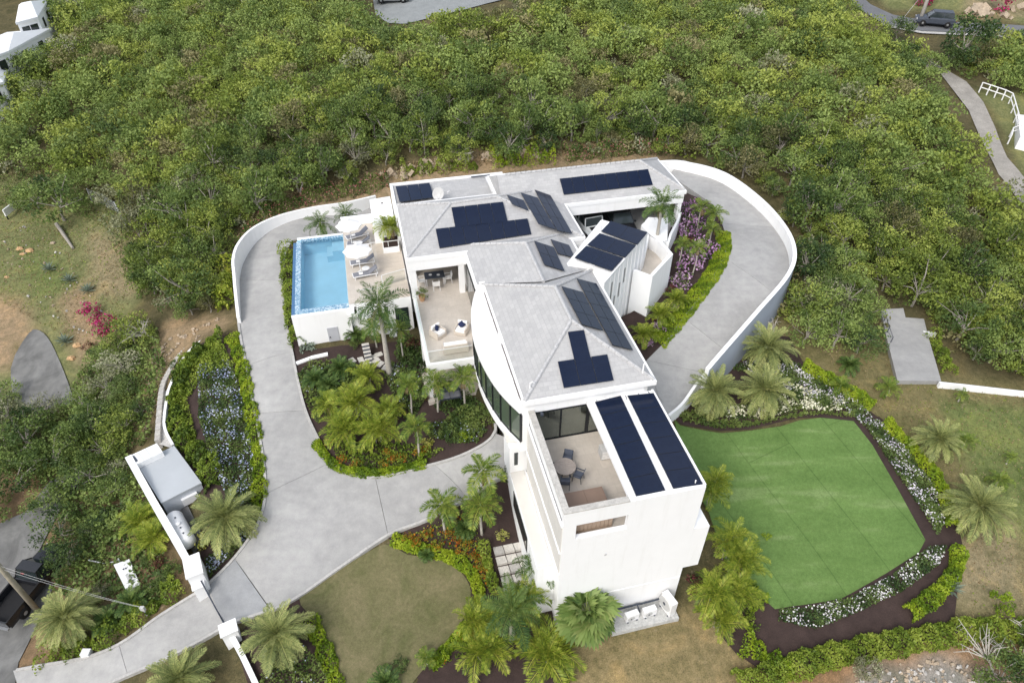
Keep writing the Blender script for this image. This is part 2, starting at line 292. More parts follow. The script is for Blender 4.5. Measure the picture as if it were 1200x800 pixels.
# ------------------------------------------------------------------ mesh helpers
class MB:
    def __init__(s): s.v = []; s.f = []; s.m = []
    def face(s, pts, m=0):
        i = len(s.v); s.v += [tuple(p) for p in pts]; s.f.append(list(range(i, i+len(pts)))); s.m.append(m); return s
    def prism(s, poly, z0, z1, m=0, mtop=None):
        "vertical prism over a ccw (a,b) polygon"
        ar = sum(poly[i][0]*poly[(i+1) % len(poly)][1]-poly[(i+1) % len(poly)][0]*poly[i][1] for i in range(len(poly)))
        if ar < 0: poly = poly[::-1]
        n = len(poly); i = len(s.v)
        s.v += [(p[0], p[1], z0) for p in poly] + [(p[0], p[1], z1) for p in poly]
        s.f.append([i+k for k in range(n)][::-1]); s.m.append(m)
        s.f.append([i+n+k for k in range(n)]); s.m.append(m if mtop is None else mtop)
        for k in range(n):
            l = (k+1) % n; s.f.append([i+k, i+l, i+n+l, i+n+k]); s.m.append(m)
        return s
    def box(s, a0, a1, b0, b1, z0, z1, m=0, mtop=None): return s.prism([(a0, b0), (a1, b0), (a1, b1), (a0, b1)], z0, z1, m, mtop)
    def obox(s, c, u, v, wv, m=0):
        "box from centre and three half-axis vectors"
        c, u, v, wv = Vector(c), Vector(u), Vector(v), Vector(wv); i = len(s.v)
        for sz in (-1, 1):
            for sx, sy in ((-1, -1), (1, -1), (1, 1), (-1, 1)): s.v.append(tuple(c+u*sx+v*sy+wv*sz))
        for q in ((3, 2, 1, 0), (4, 5, 6, 7), (0, 1, 5, 4), (1, 2, 6, 5), (2, 3, 7, 6), (3, 0, 4, 7)): s.f.append([i+k for k in q]); s.m.append(m)
        return s
    def tube(s, pts, rad, n=6, m=0, cap=True):
        pts = [Vector(p) for p in pts]
        if isinstance(rad, (int, float)): rad = [rad]*len(pts)
        i = len(s.v); up = Vector((0.13, 0.21, 0.97)); k = len(pts)
        for j, p in enumerate(pts):
            d = (pts[min(j+1, k-1)]-pts[max(j-1, 0)]).normalized()
            x = d.cross(up if abs(d.dot(up)) < 0.95 else Vector((1, 0, 0))).normalized(); y = d.cross(x)
            for q in range(n):
                an = 2*math.pi*q/n; s.v.append(tuple(p+(x*math.cos(an)+y*math.sin(an))*rad[j]))
        for j in range(k-1):
            for q in range(n):
                r = (q+1) % n; s.f.append([i+j*n+q, i+(j+1)*n+q, i+(j+1)*n+r, i+j*n+r]); s.m.append(m)
        if cap:
            s.f.append([i+q for q in range(n)]); s.m.append(m)
            s.f.append([i+(k-1)*n+q for q in range(n)][::-1]); s.m.append(m)
        return s
    def lathe(s, prof, c=(0, 0, 0), n=16, m=0):
        i = len(s.v); k = len(prof)
        for r, z in prof:
            for q in range(n):
                an = 2*math.pi*q/n; s.v.append((c[0]+r*math.cos(an), c[1]+r*math.sin(an), c[2]+z))
        for j in range(k-1):
            for q in range(n):
                r_ = (q+1) % n; s.f.append([i+j*n+q, i+j*n+r_, i+(j+1)*n+r_, i+(j+1)*n+q]); s.m.append(m)
        s.f.append([i+q for q in range(n)][::-1]); s.m.append(m); s.f.append([i+(k-1)*n+q for q in range(n)]); s.m.append(m)
        return s
    def build(s, name, mats, parent=None, origin=None, smooth=False):
        if not isinstance(mats, (list, tuple)): mats = [mats]
        me = bpy.data.meshes.new(name); v = s.v
        if origin is not None: v = [(p[0]-origin[0], p[1]-origin[1], p[2]-origin[2]) for p in v]
        me.from_pydata(v, [], s.f)
        for m in mats: me.materials.append(m)
        if max(s.m, default=0): me.polygons.foreach_set('material_index', s.m)
        uv_box(me)
        if smooth: me.polygons.foreach_set('use_smooth', [True]*len(s.f))
        me.update()
        o = bpy.data.objects.new(name, me); SC.collection.objects.link(o)
        if origin is not None: o.location = origin
        if parent: o.parent = parent
        return o
def uv_box(me):
    nl = len(me.loops)
    if not nl: return
    co = np.empty(len(me.vertices)*3); me.vertices.foreach_get('co', co); co = co.reshape(-1, 3)
    vi = np.empty(nl, int); me.loops.foreach_get('vertex_index', vi)
    nr = np.empty(len(me.polygons)*3); me.polygons.foreach_get('normal', nr); nr = nr.reshape(-1, 3)
    lt = np.empty(len(me.polygons), int); me.polygons.foreach_get('loop_total', lt)
    n = np.repeat(nr, lt, axis=0)
    u = np.stack([-n[:, 1], n[:, 0], np.zeros(nl)], 1); L = np.linalg.norm(u, axis=1); fl = L < 0.05
    u[fl] = (1, 0, 0); L[fl] = 1; u /= L[:, None]; vv = np.cross(n, u); p = co[vi]
    uv = np.stack([(p*u).sum(1), (p*vv).sum(1)], 1).astype(np.float32)
    l = me.uv_layers.new(name='UVMap'); l.data.foreach_set('uv', uv.ravel())
def tag(o, label=None, cat=None, group=None, kind=None):
    if label: o['label'] = label
    if cat: o['category'] = cat
    if group: o['group'] = group
    if kind: o['kind'] = kind
    return o
def thing(name, loc, label, cat, rz=0.0, group=None):
    o = bpy.data.objects.new(name, None); SC.collection.objects.link(o); o.empty_display_size = 0.3
    o.location = loc; o.rotation_euler = (0, 0, rz); tag(o, label, cat, group); return o
def dup(root, loc=None, rz=None, label=None, scale=None):
    r = root.copy(); SC.collection.objects.link(r)
    if loc is not None: r.location = loc
    if rz is not None: r.rotation_euler = (0, 0, rz)
    if scale is not None: r.scale = (scale,)*3
    if label: r['label'] = label
    for c in root.children:
        k = c.copy(); SC.collection.objects.link(k); k.parent = r
        for g in c.children:
            q = g.copy(); SC.collection.objects.link(q); q.parent = k
    return r
def child(name, me, parent, loc=(0, 0, 0), rot=(0, 0, 0), sc=1.0):
    o = bpy.data.objects.new(name, me); SC.collection.objects.link(o); o.parent = parent
    o.location = loc; o.rotation_euler = rot; o.scale = (sc,)*3 if isinstance(sc, (int, float)) else sc
    return o
def np_mesh(name, V, F, mats, tint=None, midx=None):
    "V (n,3), F (m,k) equal-sized faces"
    me = bpy.data.meshes.new(name); V = np.asarray(V, np.float32); F = np.asarray(F, np.int32); m, k = F.shape
    me.vertices.add(len(V)); me.vertices.foreach_set('co', V.ravel())
    me.loops.add(m*k); me.loops.foreach_set('vertex_index', F.ravel())
    me.polygons.add(m); me.polygons.foreach_set('loop_start', np.arange(0, m*k, k, dtype=np.int32)); me.polygons.foreach_set('loop_total', np.full(m, k, np.int32))
    for x in mats: me.materials.append(x)
    if midx is not None: me.polygons.foreach_set('material_index', np.asarray(midx, np.int32))
    if tint is not None:
        a = me.attributes.new('tint', 'FLOAT', 'POINT'); a.data.foreach_set('value', np.asarray(tint, np.float32))
    me.update(calc_edges=True); return me
def mesh_obj(name, me, loc=(0, 0, 0), parent=None):
    o = bpy.data.objects.new(name, me); SC.collection.objects.link(o); o.location = loc
    if parent: o.parent = parent
    return o
def inside(poly, X, Y):
    poly = np.asarray(poly, float); r = np.zeros(np.shape(X), bool); n = len(poly); j = n-1
    for i in range(n):
        xi, yi = poly[i][:2]; xj, yj = poly[j][:2]
        c = ((yi > Y) != (yj > Y)) & (X < (xj-xi)*(Y-yi)/(yj-yi+1e-12)+xi); r ^= c; j = i
    return r
def spline(pts, n=6, closed=False):
    "Catmull-Rom through points"
    pts = [Vector(p) for p in pts]; k = len(pts); out = []
    for i in range(k if closed else k-1):
        g = (lambda q: pts[q % k]) if closed else (lambda q: pts[max(0, min(k-1, q))])
        p0, p1, p2, p3 = g(i-1), g(i), g(i+1), g(i+2)
        for j in range(n):
            t = j/n; out.append(0.5*((2*p1)+(p2-p0)*t+(2*p0-5*p1+4*p2-p3)*t*t+(3*p1-p0-3*p2+p3)*t**3))
    if not closed: out.append(pts[-1])
    return out
# ------------------------------------------------------------------ ground heights
class TPS:
    def __init__(s, pts, reg=0.3):
        s.c = np.array([p[:2] for p in pts]); z = np.array([p[2] for p in pts]); n = len(pts)
        d = np.linalg.norm(s.c[:, None]-s.c[None], axis=2); K = s.k(d)+np.eye(n)*reg
        Q = np.hstack([np.ones((n, 1)), s.c]); A = np.block([[K, Q], [Q.T, np.zeros((3, 3))]])
        s.w = np.linalg.solve(A, np.concatenate([z, np.zeros(3)]))
    @staticmethod
    def k(d): return np.where(d > 1e-9, d*d*np.log(np.maximum(d, 1e-9)), 0.0)
    def __call__(s, x, y):
        x = np.asarray(x, float); y = np.asarray(y, float); sh = x.shape; q = np.stack([x.ravel(), y.ravel()], 1); out = np.empty(len(q))
        for i in range(0, len(q), 20000):
            b = q[i:i+20000]; d = np.linalg.norm(b[:, None]-s.c[None], axis=2)
            out[i:i+20000] = s.k(d)@s.w[:-3]+s.w[-3]+b@s.w[-2:]
        return out.reshape(sh)
GP = [ # photograph spot and its height
 (330, 420, -3.2), (300, 480, -4.2), (330, 300, -2.6), (420, 250, -2.3), (370, 540, -5.0), (450, 590, -5.3), (530, 570, -4.3), (592, 530, -3.3),
 (300, 640, -6.4), (255, 705, -7.8), (350, 690, -7.2), (150, 762, -9.4), (40, 795, -11.2), (540, 460, -3.1), (440, 420, -3.1), (370, 440, -3.4),
 (400, 500, -4.2), (500, 520, -3.8), (480, 450, -3.2), (250, 470, -5.0), (225, 430, -4.8), (230, 540, -6.0), (260, 620, -6.8), (190, 560, -7.6), (210, 640, -7.9),
 (170, 500, -7.2), (140, 600, -8.8), (100, 660, -10.0), (20, 700, -11.6), (10, 640, -11.0), (20, 780, -12.0), (100, 720, -10.2), (190, 690, -8.6),
 (190, 400, -5.6), (240, 385, -4.6), (250, 320, -4.0), (130, 330, -6.2), (100, 400, -7.4), (40, 440, -8.8), (20, 350, -7.6), (30, 270, -6.6), (60, 220, -5.4), (130, 260, -5.0),
 (110, 530, -9.2), (50, 560, -10.0), (20, 100, -0.5), (20, 30, 1.0), (150, 150, -1.5), (250, 220, -2.0), (300, 60, 3.0), (200, 20, 3.2),
 (400, 215, -0.4), (480, 190, 0.6), (600, 180, 0.9), (700, 170, 0.9), (600, 100, 3.2), (600, 20, 5.8), (500, 10, 5.6), (400, 100, 2.6), (800, 100, 3.0), (800, 20, 5.2),
 (560, 232, -0.9), (700, 215, -0.9),
 (800, 165, 0.4), (900, 190, 0.0), (955, 260, -1.4), (960, 320, -2.8), (930, 355, -3.2), (900, 400, -4.2), (850, 440, -4.9), (800, 490, -5.4), (900, 470, -5.2), (970, 430, -4.9),
 (1000, 330, -3.2), (1040, 390, -4.8), (1075, 420, -5.3), (1110, 340, -4.6), (1190, 340, -5.4), (1150, 470, -6.2), (1195, 460, -6.6), (1100, 240, -2.4), (1000, 200, 0.0), (1000, 100, 2.4),
 (1110, 110, 1.6), (1180, 170, 0.0), (1195, 220, -1.0), (1190, 110, 1.6), (1050, 18, 4.2), (1190, 38, 3.6), (1120, 0, 5.6), (1190, 5, 5.0), (1195, 70, 2.4), (950, 30, 4.6),
 (830, 560, -6.6), (950, 500, -5.6), (1020, 500, -5.8), (1080, 640, -7.4), (1000, 600, -6.9), (910, 712, -8.0), (1000, 690, -8.0), (830, 690, -7.8), (770, 735, -8.1), (700, 760, -8.3),
 (1150, 600, -7.8), (1190, 520, -7.0), (1190, 720, -9.2), (1120, 740, -9.0), (1000, 770, -9.3), (880, 770, -9.0), (1050, 830, -10.6), (1200, 820, -10.8), (750, 830, -8.9),
 (597, 592, -5.6), (600, 640, -6.5), (560, 620, -5.9), (640, 720, -7.8), (500, 640, -6.2), (450, 720, -7.6), (400, 760, -8.0), (520, 760, -8.2), (600, 770, -8.4), (320, 760, -8.0), (250, 800, -9.2), (470, 830, -8.8), (300, 840, -9.6)]
gpts = [P(*g) for g in GP]
for x, y, z in ((-260, -120, -25), (0, -140, -22), (260, -120, -25), (-300, 130, -6), (320, 130, 0), (-250, 330, 14), (0, 360, 20), (260, 330, 16), (-120, 20, -14), (90, 10, -14), (-110, 200, 9), (60, 200, 11)):
    gpts.append(Vector((x, y, z)))
base_h = TPS(gpts, 0.4)
def bz(x, y): return float(base_h(np.array([x]), np.array([y]))[0])
RP = [P(*g) for g in [(800, 210, 0), (850, 216, -0.1), (900, 262, -0.3), (916, 300, -0.6), (890, 330, -1.0), (850, 372, -1.9), (820, 412, -2.9), (790, 456, -4.0), (770, 440, -3.6), (760, 470, -4.2), (781, 338, -1.1), (745, 385, -1.9),
      (830, 300, -0.6), (822, 255, -0.1), (800, 480, -4.7), (700, 470, -4.4)]] + [W(a, b, 0) for a, b in ((9, 32), (12, 32), (17, 32), (9, 25), (13, 28), (16, 26), (14, 36), (5, 37), (18, 37))]
rise_h = TPS(RP, 0.2)
def rz_(x, y): return float(rise_h(np.array([x]), np.array([y]))[0])
def ground(px, py, fn=bz, dz=0.0):
    z = -4.0
    for _ in range(40):
        p = P(px, py, z); z = z*0.4+(fn(p.x, p.y)+dz)*0.6
    p = P(px, py, z); return p
def G(px, py): return ground(px, py)
def GR(px, py): return ground(px, py, rz_)
# raised ground right of the house (court, ramp and planting strip) and pads under the buildings
RAISED_PX = [(800, 188), (850, 203), (893, 234), (922, 268), (931, 297), (922, 324), (888, 364), (848, 410), (815, 452), (795, 480), (784, 486)]
RAISED = [tuple(P(x, y, rz_(*P(x, y, -0.5)[:2]))[:2]) for x, y in RAISED_PX]
RAISED += [tuple(W(a, b)[:2]) for a, b in ((7.2, 6.0), (7.2, 23.0), (8.0, 23.5), (8.0, 34.6), (-4, 35), (-4, 38.5))]
PADS = [([(-0.9, 0.0), (7.3, 0.0), (7.3, 23), (-0.7, 23)], -8.6), ([(-4.6, 22.5), (8, 22.5), (8, 34.5), (-4.6, 34.5)], -4.0), ([(-13.2, 23), (-5, 23), (-5, 34.4), (-13.2, 34.4)], -4.0)]
xs = np.unique(np.round(np.concatenate([np.linspace(-700, -90, 26), np.arange(-90, 100.1, 0.6), np.linspace(101, 700, 26)]), 3))
ys = np.unique(np.round(np.concatenate([np.linspace(-300, 4, 14), np.arange(4, 150.1, 0.6), np.linspace(151, 1200, 30)]), 3))
GX, GY = np.meshgrid(xs, ys); GZ = base_h(GX, GY)
far = np.clip((np.hypot(GX, GY-70)-170)/200, 0, 1); GZ = GZ*(1-far)+(8-16*(GY < 0))*far
hum = (np.sin(GX*0.9+np.sin(GY*0.7)*1.3)*np.sin(GY*0.8+1.7*np.sin(GX*0.37)))*0.05
m_r = inside(RAISED, GX, GY); GZ = np.where(m_r, np.minimum(GZ, rise_h(GX, GY)-0.7), GZ)
for poly, zz in PADS:
    wp = [tuple(W(a, b)[:2]) for a, b in poly]; GZ = np.where(inside(wp, GX, GY), np.minimum(GZ, zz), GZ)
# ---- ground cover colours (soil, dry grass, forest litter...) as a colour map of the land itself
def wpoly(px, fn=bz): return [tuple(ground(x, y, fn)[:2]) for x, y in px]
ZC = np.empty(GX.shape+(3,)); ZC[:] = (0.105, 0.092, 0.050)
C_GRASS = (0.175, 0.185, 0.085); C_DRY = (0.27, 0.225, 0.14); C_GREEN = (0.145, 0.175, 0.065); C_DIRT = (0.29, 0.215, 0.14); C_SOIL = (0.22, 0.15, 0.095); C_MULCH = (0.052, 0.033, 0.028)
ZONES = [([(-40, 215), (60, 205), (125, 235), (160, 290), (165, 350), (110, 420), (60, 480), (-60, 480)], C_GRASS),
 ([(-60, 340), (25, 350), (50, 395), (20, 430), (-60, 440)], C_DIRT), ([(100, 265), (160, 290), (160, 350), (110, 345)], C_DRY), ([(60, 330), (100, 330), (130, 410), (90, 430)], C_DIRT),
 ([(20, 290), (70, 300), (90, 340), (40, 350)], C_GREEN), ([(190, 375), (262, 365), (275, 385), (235, 395), (205, 425), (185, 480), (150, 540), (150, 520), (165, 450)], C_DIRT),
 ([(290, 250), (460, 200), (530, 180), (780, 165), (790, 185), (560, 210), (300, 275), (280, 290)], C_DIRT),
 ([(0, 560), (60, 540), (60, 620), (100, 720), (60, 775), (0, 800), (-40, 700)], C_SOIL), ([(110, 560), (150, 540), (220, 660), (240, 690), (150, 740), (110, 660)], (0.16, 0.115, 0.07)),
 ([(860, 380), (950, 370), (1040, 400), (1050, 440), (1200, 450), (1400, 470), (1400, 760), (1130, 735), (1030, 600), (1020, 500), (900, 430)], (0.19, 0.165, 0.082)),
 ([(1100, 470), (1250, 480), (1300, 620), (1180, 640), (1140, 560)], C_GREEN), ([(1110, 600), (1190, 610), (1200, 720), (1110, 710)], C_DRY),
 ([(660, 730), (860, 700), (880, 740), (880, 830), (640, 830)], (0.245, 0.195, 0.105)),
 ([(870, 800), (980, 770), (1100, 745), (1200, 745), (1400, 760), (1400, 900), (800, 900)], (0.26, 0.16, 0.09)), ([(1000, 790), (1100, 770), (1180, 790), (1180, 840), (990, 840)], (0.26, 0.25, 0.24)),
 ([(1030, -5), (1190, -5), (1260, 10), (1210, 30), (1040, 10)], C_GRASS), ([(1130, -10), (1260, -10), (1260, 20), (1130, 24)], C_DRY), ([(1140, 100), (1175, 110), (1185, 160), (1200, 230), (1190, 160)], C_GRASS),
 ([(1150, 110), (1260, 110), (1260, 260), (1200, 230), (1180, 160)], C_GRASS)]
for px, c in ZONES:
    ZC[inside(wpoly(px), GX, GY)] = c
for _ in range(2):
    k = ZC.copy(); k[1:-1, 1:-1] = (ZC[1:-1, 1:-1]*2+ZC[:-2, 1:-1]+ZC[2:, 1:-1]+ZC[1:-1, :-2]+ZC[1:-1, 2:])/6; ZC = k
def land_mat():
    m, t, b = new_mat('land')
    at = N(t, 'ShaderNodeAttribute', attribute_name='cover')
    n1 = noise(t, 0.35, 9, 0.7, dist=1.0); n2 = noise(t, 2.6, 6, 0.75); n3 = noise(t, 14, 4, 0.75); n4 = noise(t, 0.9, 8, 0.75, dist=1.5)
    c = mix(t, at.outputs['Color'], ramp(t, n1, [(0.3, (0.60, 0.66, 0.55)), (0.5, (1, 1, 1)), (0.72, (1.40, 1.28, 1.12))]), 1.0, 'MULTIPLY')
    c = mix(t, c, (0.34, 0.27, 0.185), ramp(t, n4, [(0.60, (0, 0, 0)), (0.72, (0.7, 0.7, 0.7))]))
    c = mix(t, c, ramp(t, n2, [(0.3, (0.62, 0.66, 0.60)), (0.65, (1.18, 1.15, 1.1))]), 1.0, 'MULTIPLY')
    c = mix(t, c, ramp(t, n3, [(0.3, (0.55,)*3), (0.6, (1.12,)*3), (0.8, (1.5, 1.48, 1.4))]), 1.0, 'MULTIPLY')
    t.links.new(c, b.inputs['Base Color']); b.inputs['Roughness'].default_value = 0.95; b.inputs['Specular IOR Level'].default_value = 0.1
    bump(t, b, n3, 0.5, 0.06); return m
land = land_mat()
ny, nx = GX.shape; idx = np.arange(nx*ny).reshape(ny, nx)
Fq = np.stack([idx[:-1, :-1], idx[:-1, 1:], idx[1:, 1:], idx[1:, :-1]], -1).reshape(-1, 4)
me = np_mesh('terrain', np.stack([GX, GY, GZ+hum*(1-far)-0.05], -1).reshape(-1, 3), Fq, [land])
ca = me.attributes.new('cover', 'FLOAT_COLOR', 'POINT'); ca.data.foreach_set('color', np.concatenate([ZC.reshape(-1, 3), np.ones((nx*ny, 1))], 1).astype(np.float32).ravel())
me.polygons.foreach_set('use_smooth', [True]*len(me.polygons))
tag(mesh_obj('terrain', me), kind='structure')
# ---- sheets that lie on the ground
def drape(name, poly, mat, off=0.05, fn=base_h, cell=0.8, parent=None, kind='structure', skirt=0.0, inset=0.0):
    "poly: world xy outline; follows the ground a few cm above it"
    pts = [Vector(p[:2]) for p in poly]
    ar = sum(pts[i].x*pts[(i+1) % len(pts)].y-pts[(i+1) % len(pts)].x*pts[i].y for i in range(len(pts)))
    if ar < 0: pts = pts[::-1]
    den = []
    for i, p in enumerate(pts):
        q = pts[(i+1) % len(pts)]; n = max(1, int((q-p).length/cell)); den += [p.lerp(q, j/n) for j in range(n)]
    if inset:
        k = len(den); nd = []
        for i in range(k):
            t = (den[(i+1) % k]-den[i-1]).normalized(); nd.append(den[i]+Vector((-t.y, t.x))*inset)
        den = nd
    k = len(den); A = np.array(den); lo, hi = A.min(0), A.max(0)
    X, Y = np.meshgrid(np.arange(lo[0]+cell/2, hi[0], cell), np.arange(lo[1]+cell/2, hi[1], cell)); ok = inside(A, X, Y)
    q = np.stack([X[ok], Y[ok]], 1)
    if len(q):
        dm = np.min(np.linalg.norm(q[:, None]-A[None], axis=2), axis=1); q = q[dm > cell*0.45]
    allp = [Vector(p) for p in den]+[Vector(p) for p in q]
    vs, _, fs, ov, _, _ = delaunay_2d_cdt(allp, [(i, (i+1) % k) for i in range(k)], [], 1, 1e-5)
    V = np.array([(v.x, v.y) for v in vs]); Z = fn(V[:, 0], V[:, 1])+off
    mb = MB(); mb.v = [(V[i, 0], V[i, 1], Z[i]) for i in range(len(V))]; mb.f = [list(f) for f in fs]; mb.m = [0]*len(fs)
    for f in mb.f:
        a, b, c = (Vector(mb.v[j][:2]) for j in f[:3])
        if (b-a).cross(c-a) < 0: f.reverse()
    if skirt:
        zb = fn(A[:, 0], A[:, 1])+off
        for i in range(k):
            j = (i+1) % k; mb.face([(A[i, 0], A[i, 1], zb[i]-skirt), (A[j, 0], A[j, 1], zb[j]-skirt), (A[j, 0], A[j, 1], zb[j]), (A[i, 0], A[i, 1], zb[i])])
    o = mb.build(name, mat, parent)
    if not parent: tag(o, kind=kind)
    return o
def sweep(mb, pts, wd, h0, h1, m=0, mtop=None, ml=None):
    "low wall or kerb of rectangular section along world points whose z is the datum"
    pts = [Vector(p) for p in pts]; k = len(pts); L = []; Rr = []
    for i, p in enumerate(pts):
        d = pts[min(i+1, k-1)]-pts[max(i-1, 0)]; n = Vector((-d.y, d.x, 0)).normalized()*wd/2; L.append(p+n); Rr.append(p-n)
    u = lambda p, z: (p.x, p.y, p.z+z)
    for i in range(k-1):
        mb.face([u(Rr[i], h1), u(Rr[i+1], h1), u(L[i+1], h1), u(L[i], h1)], m if mtop is None else mtop)
        mb.face([u(L[i], h0), u(L[i], h1), u(L[i+1], h1), u(L[i+1], h0)], m if ml is None else ml); mb.face([u(Rr[i+1], h0), u(Rr[i+1], h1), u(Rr[i], h1), u(Rr[i], h0)], m)
    mb.face([u(L[0], h0), u(Rr[0], h0), u(Rr[0], h1), u(L[0], h1)], m); mb.face([u(Rr[-1], h0), u(L[-1], h0), u(L[-1], h1), u(Rr[-1], h1)], m)
    return mb
# ------------------------------------------------------------------ driveway
drv = thing('driveway', G(330, 470), None, None); drv['kind'] = 'structure'
def at_drv(o):                       # keep world placement under the driveway empty
    o.parent = drv; o.matrix_parent_inverse = Matrix.Translation(-drv.location); return o
SLABS = [
 [(276, 330), (273, 305), (281, 283), (305, 266), (340, 255), (380, 248), (432, 240), (438, 258), (398, 262), (400, 274), (343, 282.5), (337, 293), (331, 330)],
 [(276, 330), (331, 330), (334, 370), (343, 413), (288, 430), (281, 385)],
 [(288, 430), (343, 413), (350, 450), (357, 482), (298, 486)],
 [(298, 486), (357, 482), (372, 515), (388, 542), (311, 580), (307, 540)],
 [(311, 580), (388, 542), (410, 556), (440, 560), (455, 628), (400, 665), (350, 700), (318, 715), (276, 656), (300, 620)],
 [(276, 656), (290, 676), (318, 716), (263, 733), (243, 686), (260, 671)],
 [(440, 560), (480, 552), (510, 546), (548, 585), (500, 610), (455, 628)],
 [(510, 546), (548, 532), (570, 520), (579, 508), (590, 512), (599, 530), (606, 552), (575, 566), (548, 585)],
 [(244, 687), (264, 732), (200, 768), (150, 790), (140, 755), (190, 720)],
 [(140, 755), (150, 790), (110, 808), (30, 830), (16, 786), (90, 773)]]
for i, s in enumerate(SLABS):
    wp = wpoly(s)
    at_drv(drape('concrete_slab', wp, conc_dark if i == 5 else conc, 0.09, base_h, 0.7, parent=drv, skirt=0.3, inset=0.012))
def gpts_(px, fn=bz, n=5): return [Vector((p.x, p.y, fn(p.x, p.y))) for p in spline([Vector((*ground(x, y, fn)[:2], 0)) for x, y in px], n)]
for kpx in ([(331, 330), (334, 370), (343, 415), (350, 450), (359, 484), (373, 515), (388, 542), (410, 555), (440, 560), (480, 552), (530, 539), (568, 521), (580, 507), (580, 497)],
            [(244, 686), (275, 655), (300, 620), (311, 585), (309, 540), (300, 490), (289, 430), (280, 380), (276, 330)],
            [(264, 733), (318, 716), (350, 700), (400, 665), (455, 628), (500, 610), (548, 585), (575, 566), (596, 556)],
            [(243, 688), (190, 721), (140, 756), (90, 774), (20, 786)], [(264, 735), (200, 770), (150, 792), (110, 810)]):
    mb = sweep(MB(), gpts_(kpx), 0.17, -0.2, 0.19); at_drv(mb.build('kerb', kerb_mat, drv))
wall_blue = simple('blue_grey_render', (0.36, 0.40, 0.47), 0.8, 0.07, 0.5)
# outer wall round the upper loop of the drive
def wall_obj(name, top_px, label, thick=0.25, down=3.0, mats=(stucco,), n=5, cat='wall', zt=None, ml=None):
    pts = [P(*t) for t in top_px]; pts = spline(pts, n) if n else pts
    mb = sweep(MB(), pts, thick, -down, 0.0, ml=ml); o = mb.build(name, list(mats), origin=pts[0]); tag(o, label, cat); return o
wall_obj('garden_wall', [(279, 372, -3.0), (276, 345, -2.5), (274, 322, -1.95), (273, 303, -1.5), (279, 285, -1.3), (296, 267, -1.2), (325, 253, -1.1), (365, 243, -1.0), (405, 237, -0.9), (440, 229, -0.9)],
         'white wall curving round the drive behind the swimming pool', 0.22, 2.2)
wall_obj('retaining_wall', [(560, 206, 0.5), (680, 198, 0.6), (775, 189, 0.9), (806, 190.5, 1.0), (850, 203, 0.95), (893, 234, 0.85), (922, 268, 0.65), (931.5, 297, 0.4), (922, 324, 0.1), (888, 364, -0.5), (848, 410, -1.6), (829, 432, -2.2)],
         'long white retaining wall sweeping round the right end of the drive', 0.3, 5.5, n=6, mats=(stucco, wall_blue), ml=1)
wl = wall_obj('kerb_wall', [(829, 434, -3.05), (815, 451, -3.5), (800, 472, -4.2), (784, 486, -4.55)], 'low white kerb running down from the retaining wall end to the date palms', 0.2, 2.5)
# raised right-hand drive with joints
RS = [[(800, 188), (850, 203), (893, 234), (922, 268), (846, 262), (835, 240), (800, 216), (784, 205)],
      [(846, 262), (922, 268), (931, 297), (922, 324), (905, 343), (848, 302), (851, 280)],
      [(848, 302), (905, 343), (888, 364), (848, 410), (800, 372), (826, 340)],
      [(800, 372), (848, 410), (826, 437), (758, 422), (780, 400)],
      [(758, 422), (826, 437), (800, 472), (788, 484), (772, 466)]]
for s in RS:
    wp = [tuple(GR(x, y)[:2]) for x, y in s]
    at_drv(drape('concrete_slab', wp, conc, 0.05, rise_h, 0.8, parent=drv, skirt=1.2, inset=0.012))
at_drv(drape('concrete_slab', [tuple(GR(x, y)[:2]) for x, y in ((788, 483), (772, 466), (758, 422))]+[tuple(W(a, b)[:2]) for a, b in ((7.4, 12.5), (7.4, 5.2))], conc, 0.05, rise_h, 0.8, parent=drv, skirt=1.6, inset=0.012))
at_drv(drape('concrete_slab', [tuple(W(a, b)[:2]) for a, b in ((8, 19), (15.6, 24.6), (18.6, 29), (18.6, 33.2), (8, 33.2))], conc, 0.03, lambda x, y: np.zeros(np.shape(x)), 1.0, parent=drv, skirt=1.0))
at_drv(drape('concrete_slab', [tuple(W(a, b)[:2]) for a, b in ((18.7, 33.4), (-4, 34.9), (-4, 38.0), (16, 37.2), (19.4, 35.8))], conc, 0.02, rise_h, 1.0, parent=drv, skirt=1.2))
STRIP = [(795, 222), (835, 240), (846, 262), (851, 280), (848, 302), (826, 340), (800, 372), (780, 400), (758, 422), (745, 440), (735, 470)]
strip = [tuple(GR(x, y)[:2]) for x, y in STRIP] + [tuple(W(a, b)[:2]) for a, b in ((7.0, 8), (7.0, 18), (11, 19), (14.4, 20.5), (15.4, 24.2), (18.4, 28.8))]
mulch = simple('dark_mulch', (0.050, 0.033, 0.029), 0.95, 0.25, 1.2, 16, 0.6)
drape('mulch_bed', strip, mulch, 0.03, rise_h, 0.8, skirt=1.0)

# ------------------------------------------------------------------ the house (house frame: a along the front, b to the back, z above the main floor)
house = thing('white_house', W(0, 0, 0), 'modern white house of stepped blocks with grey hipped roofs and solar panels', 'house', ANG)
def part(name, mb, mats, parent=house, smooth=False): return mb.build(name, mats, parent, smooth=smooth)
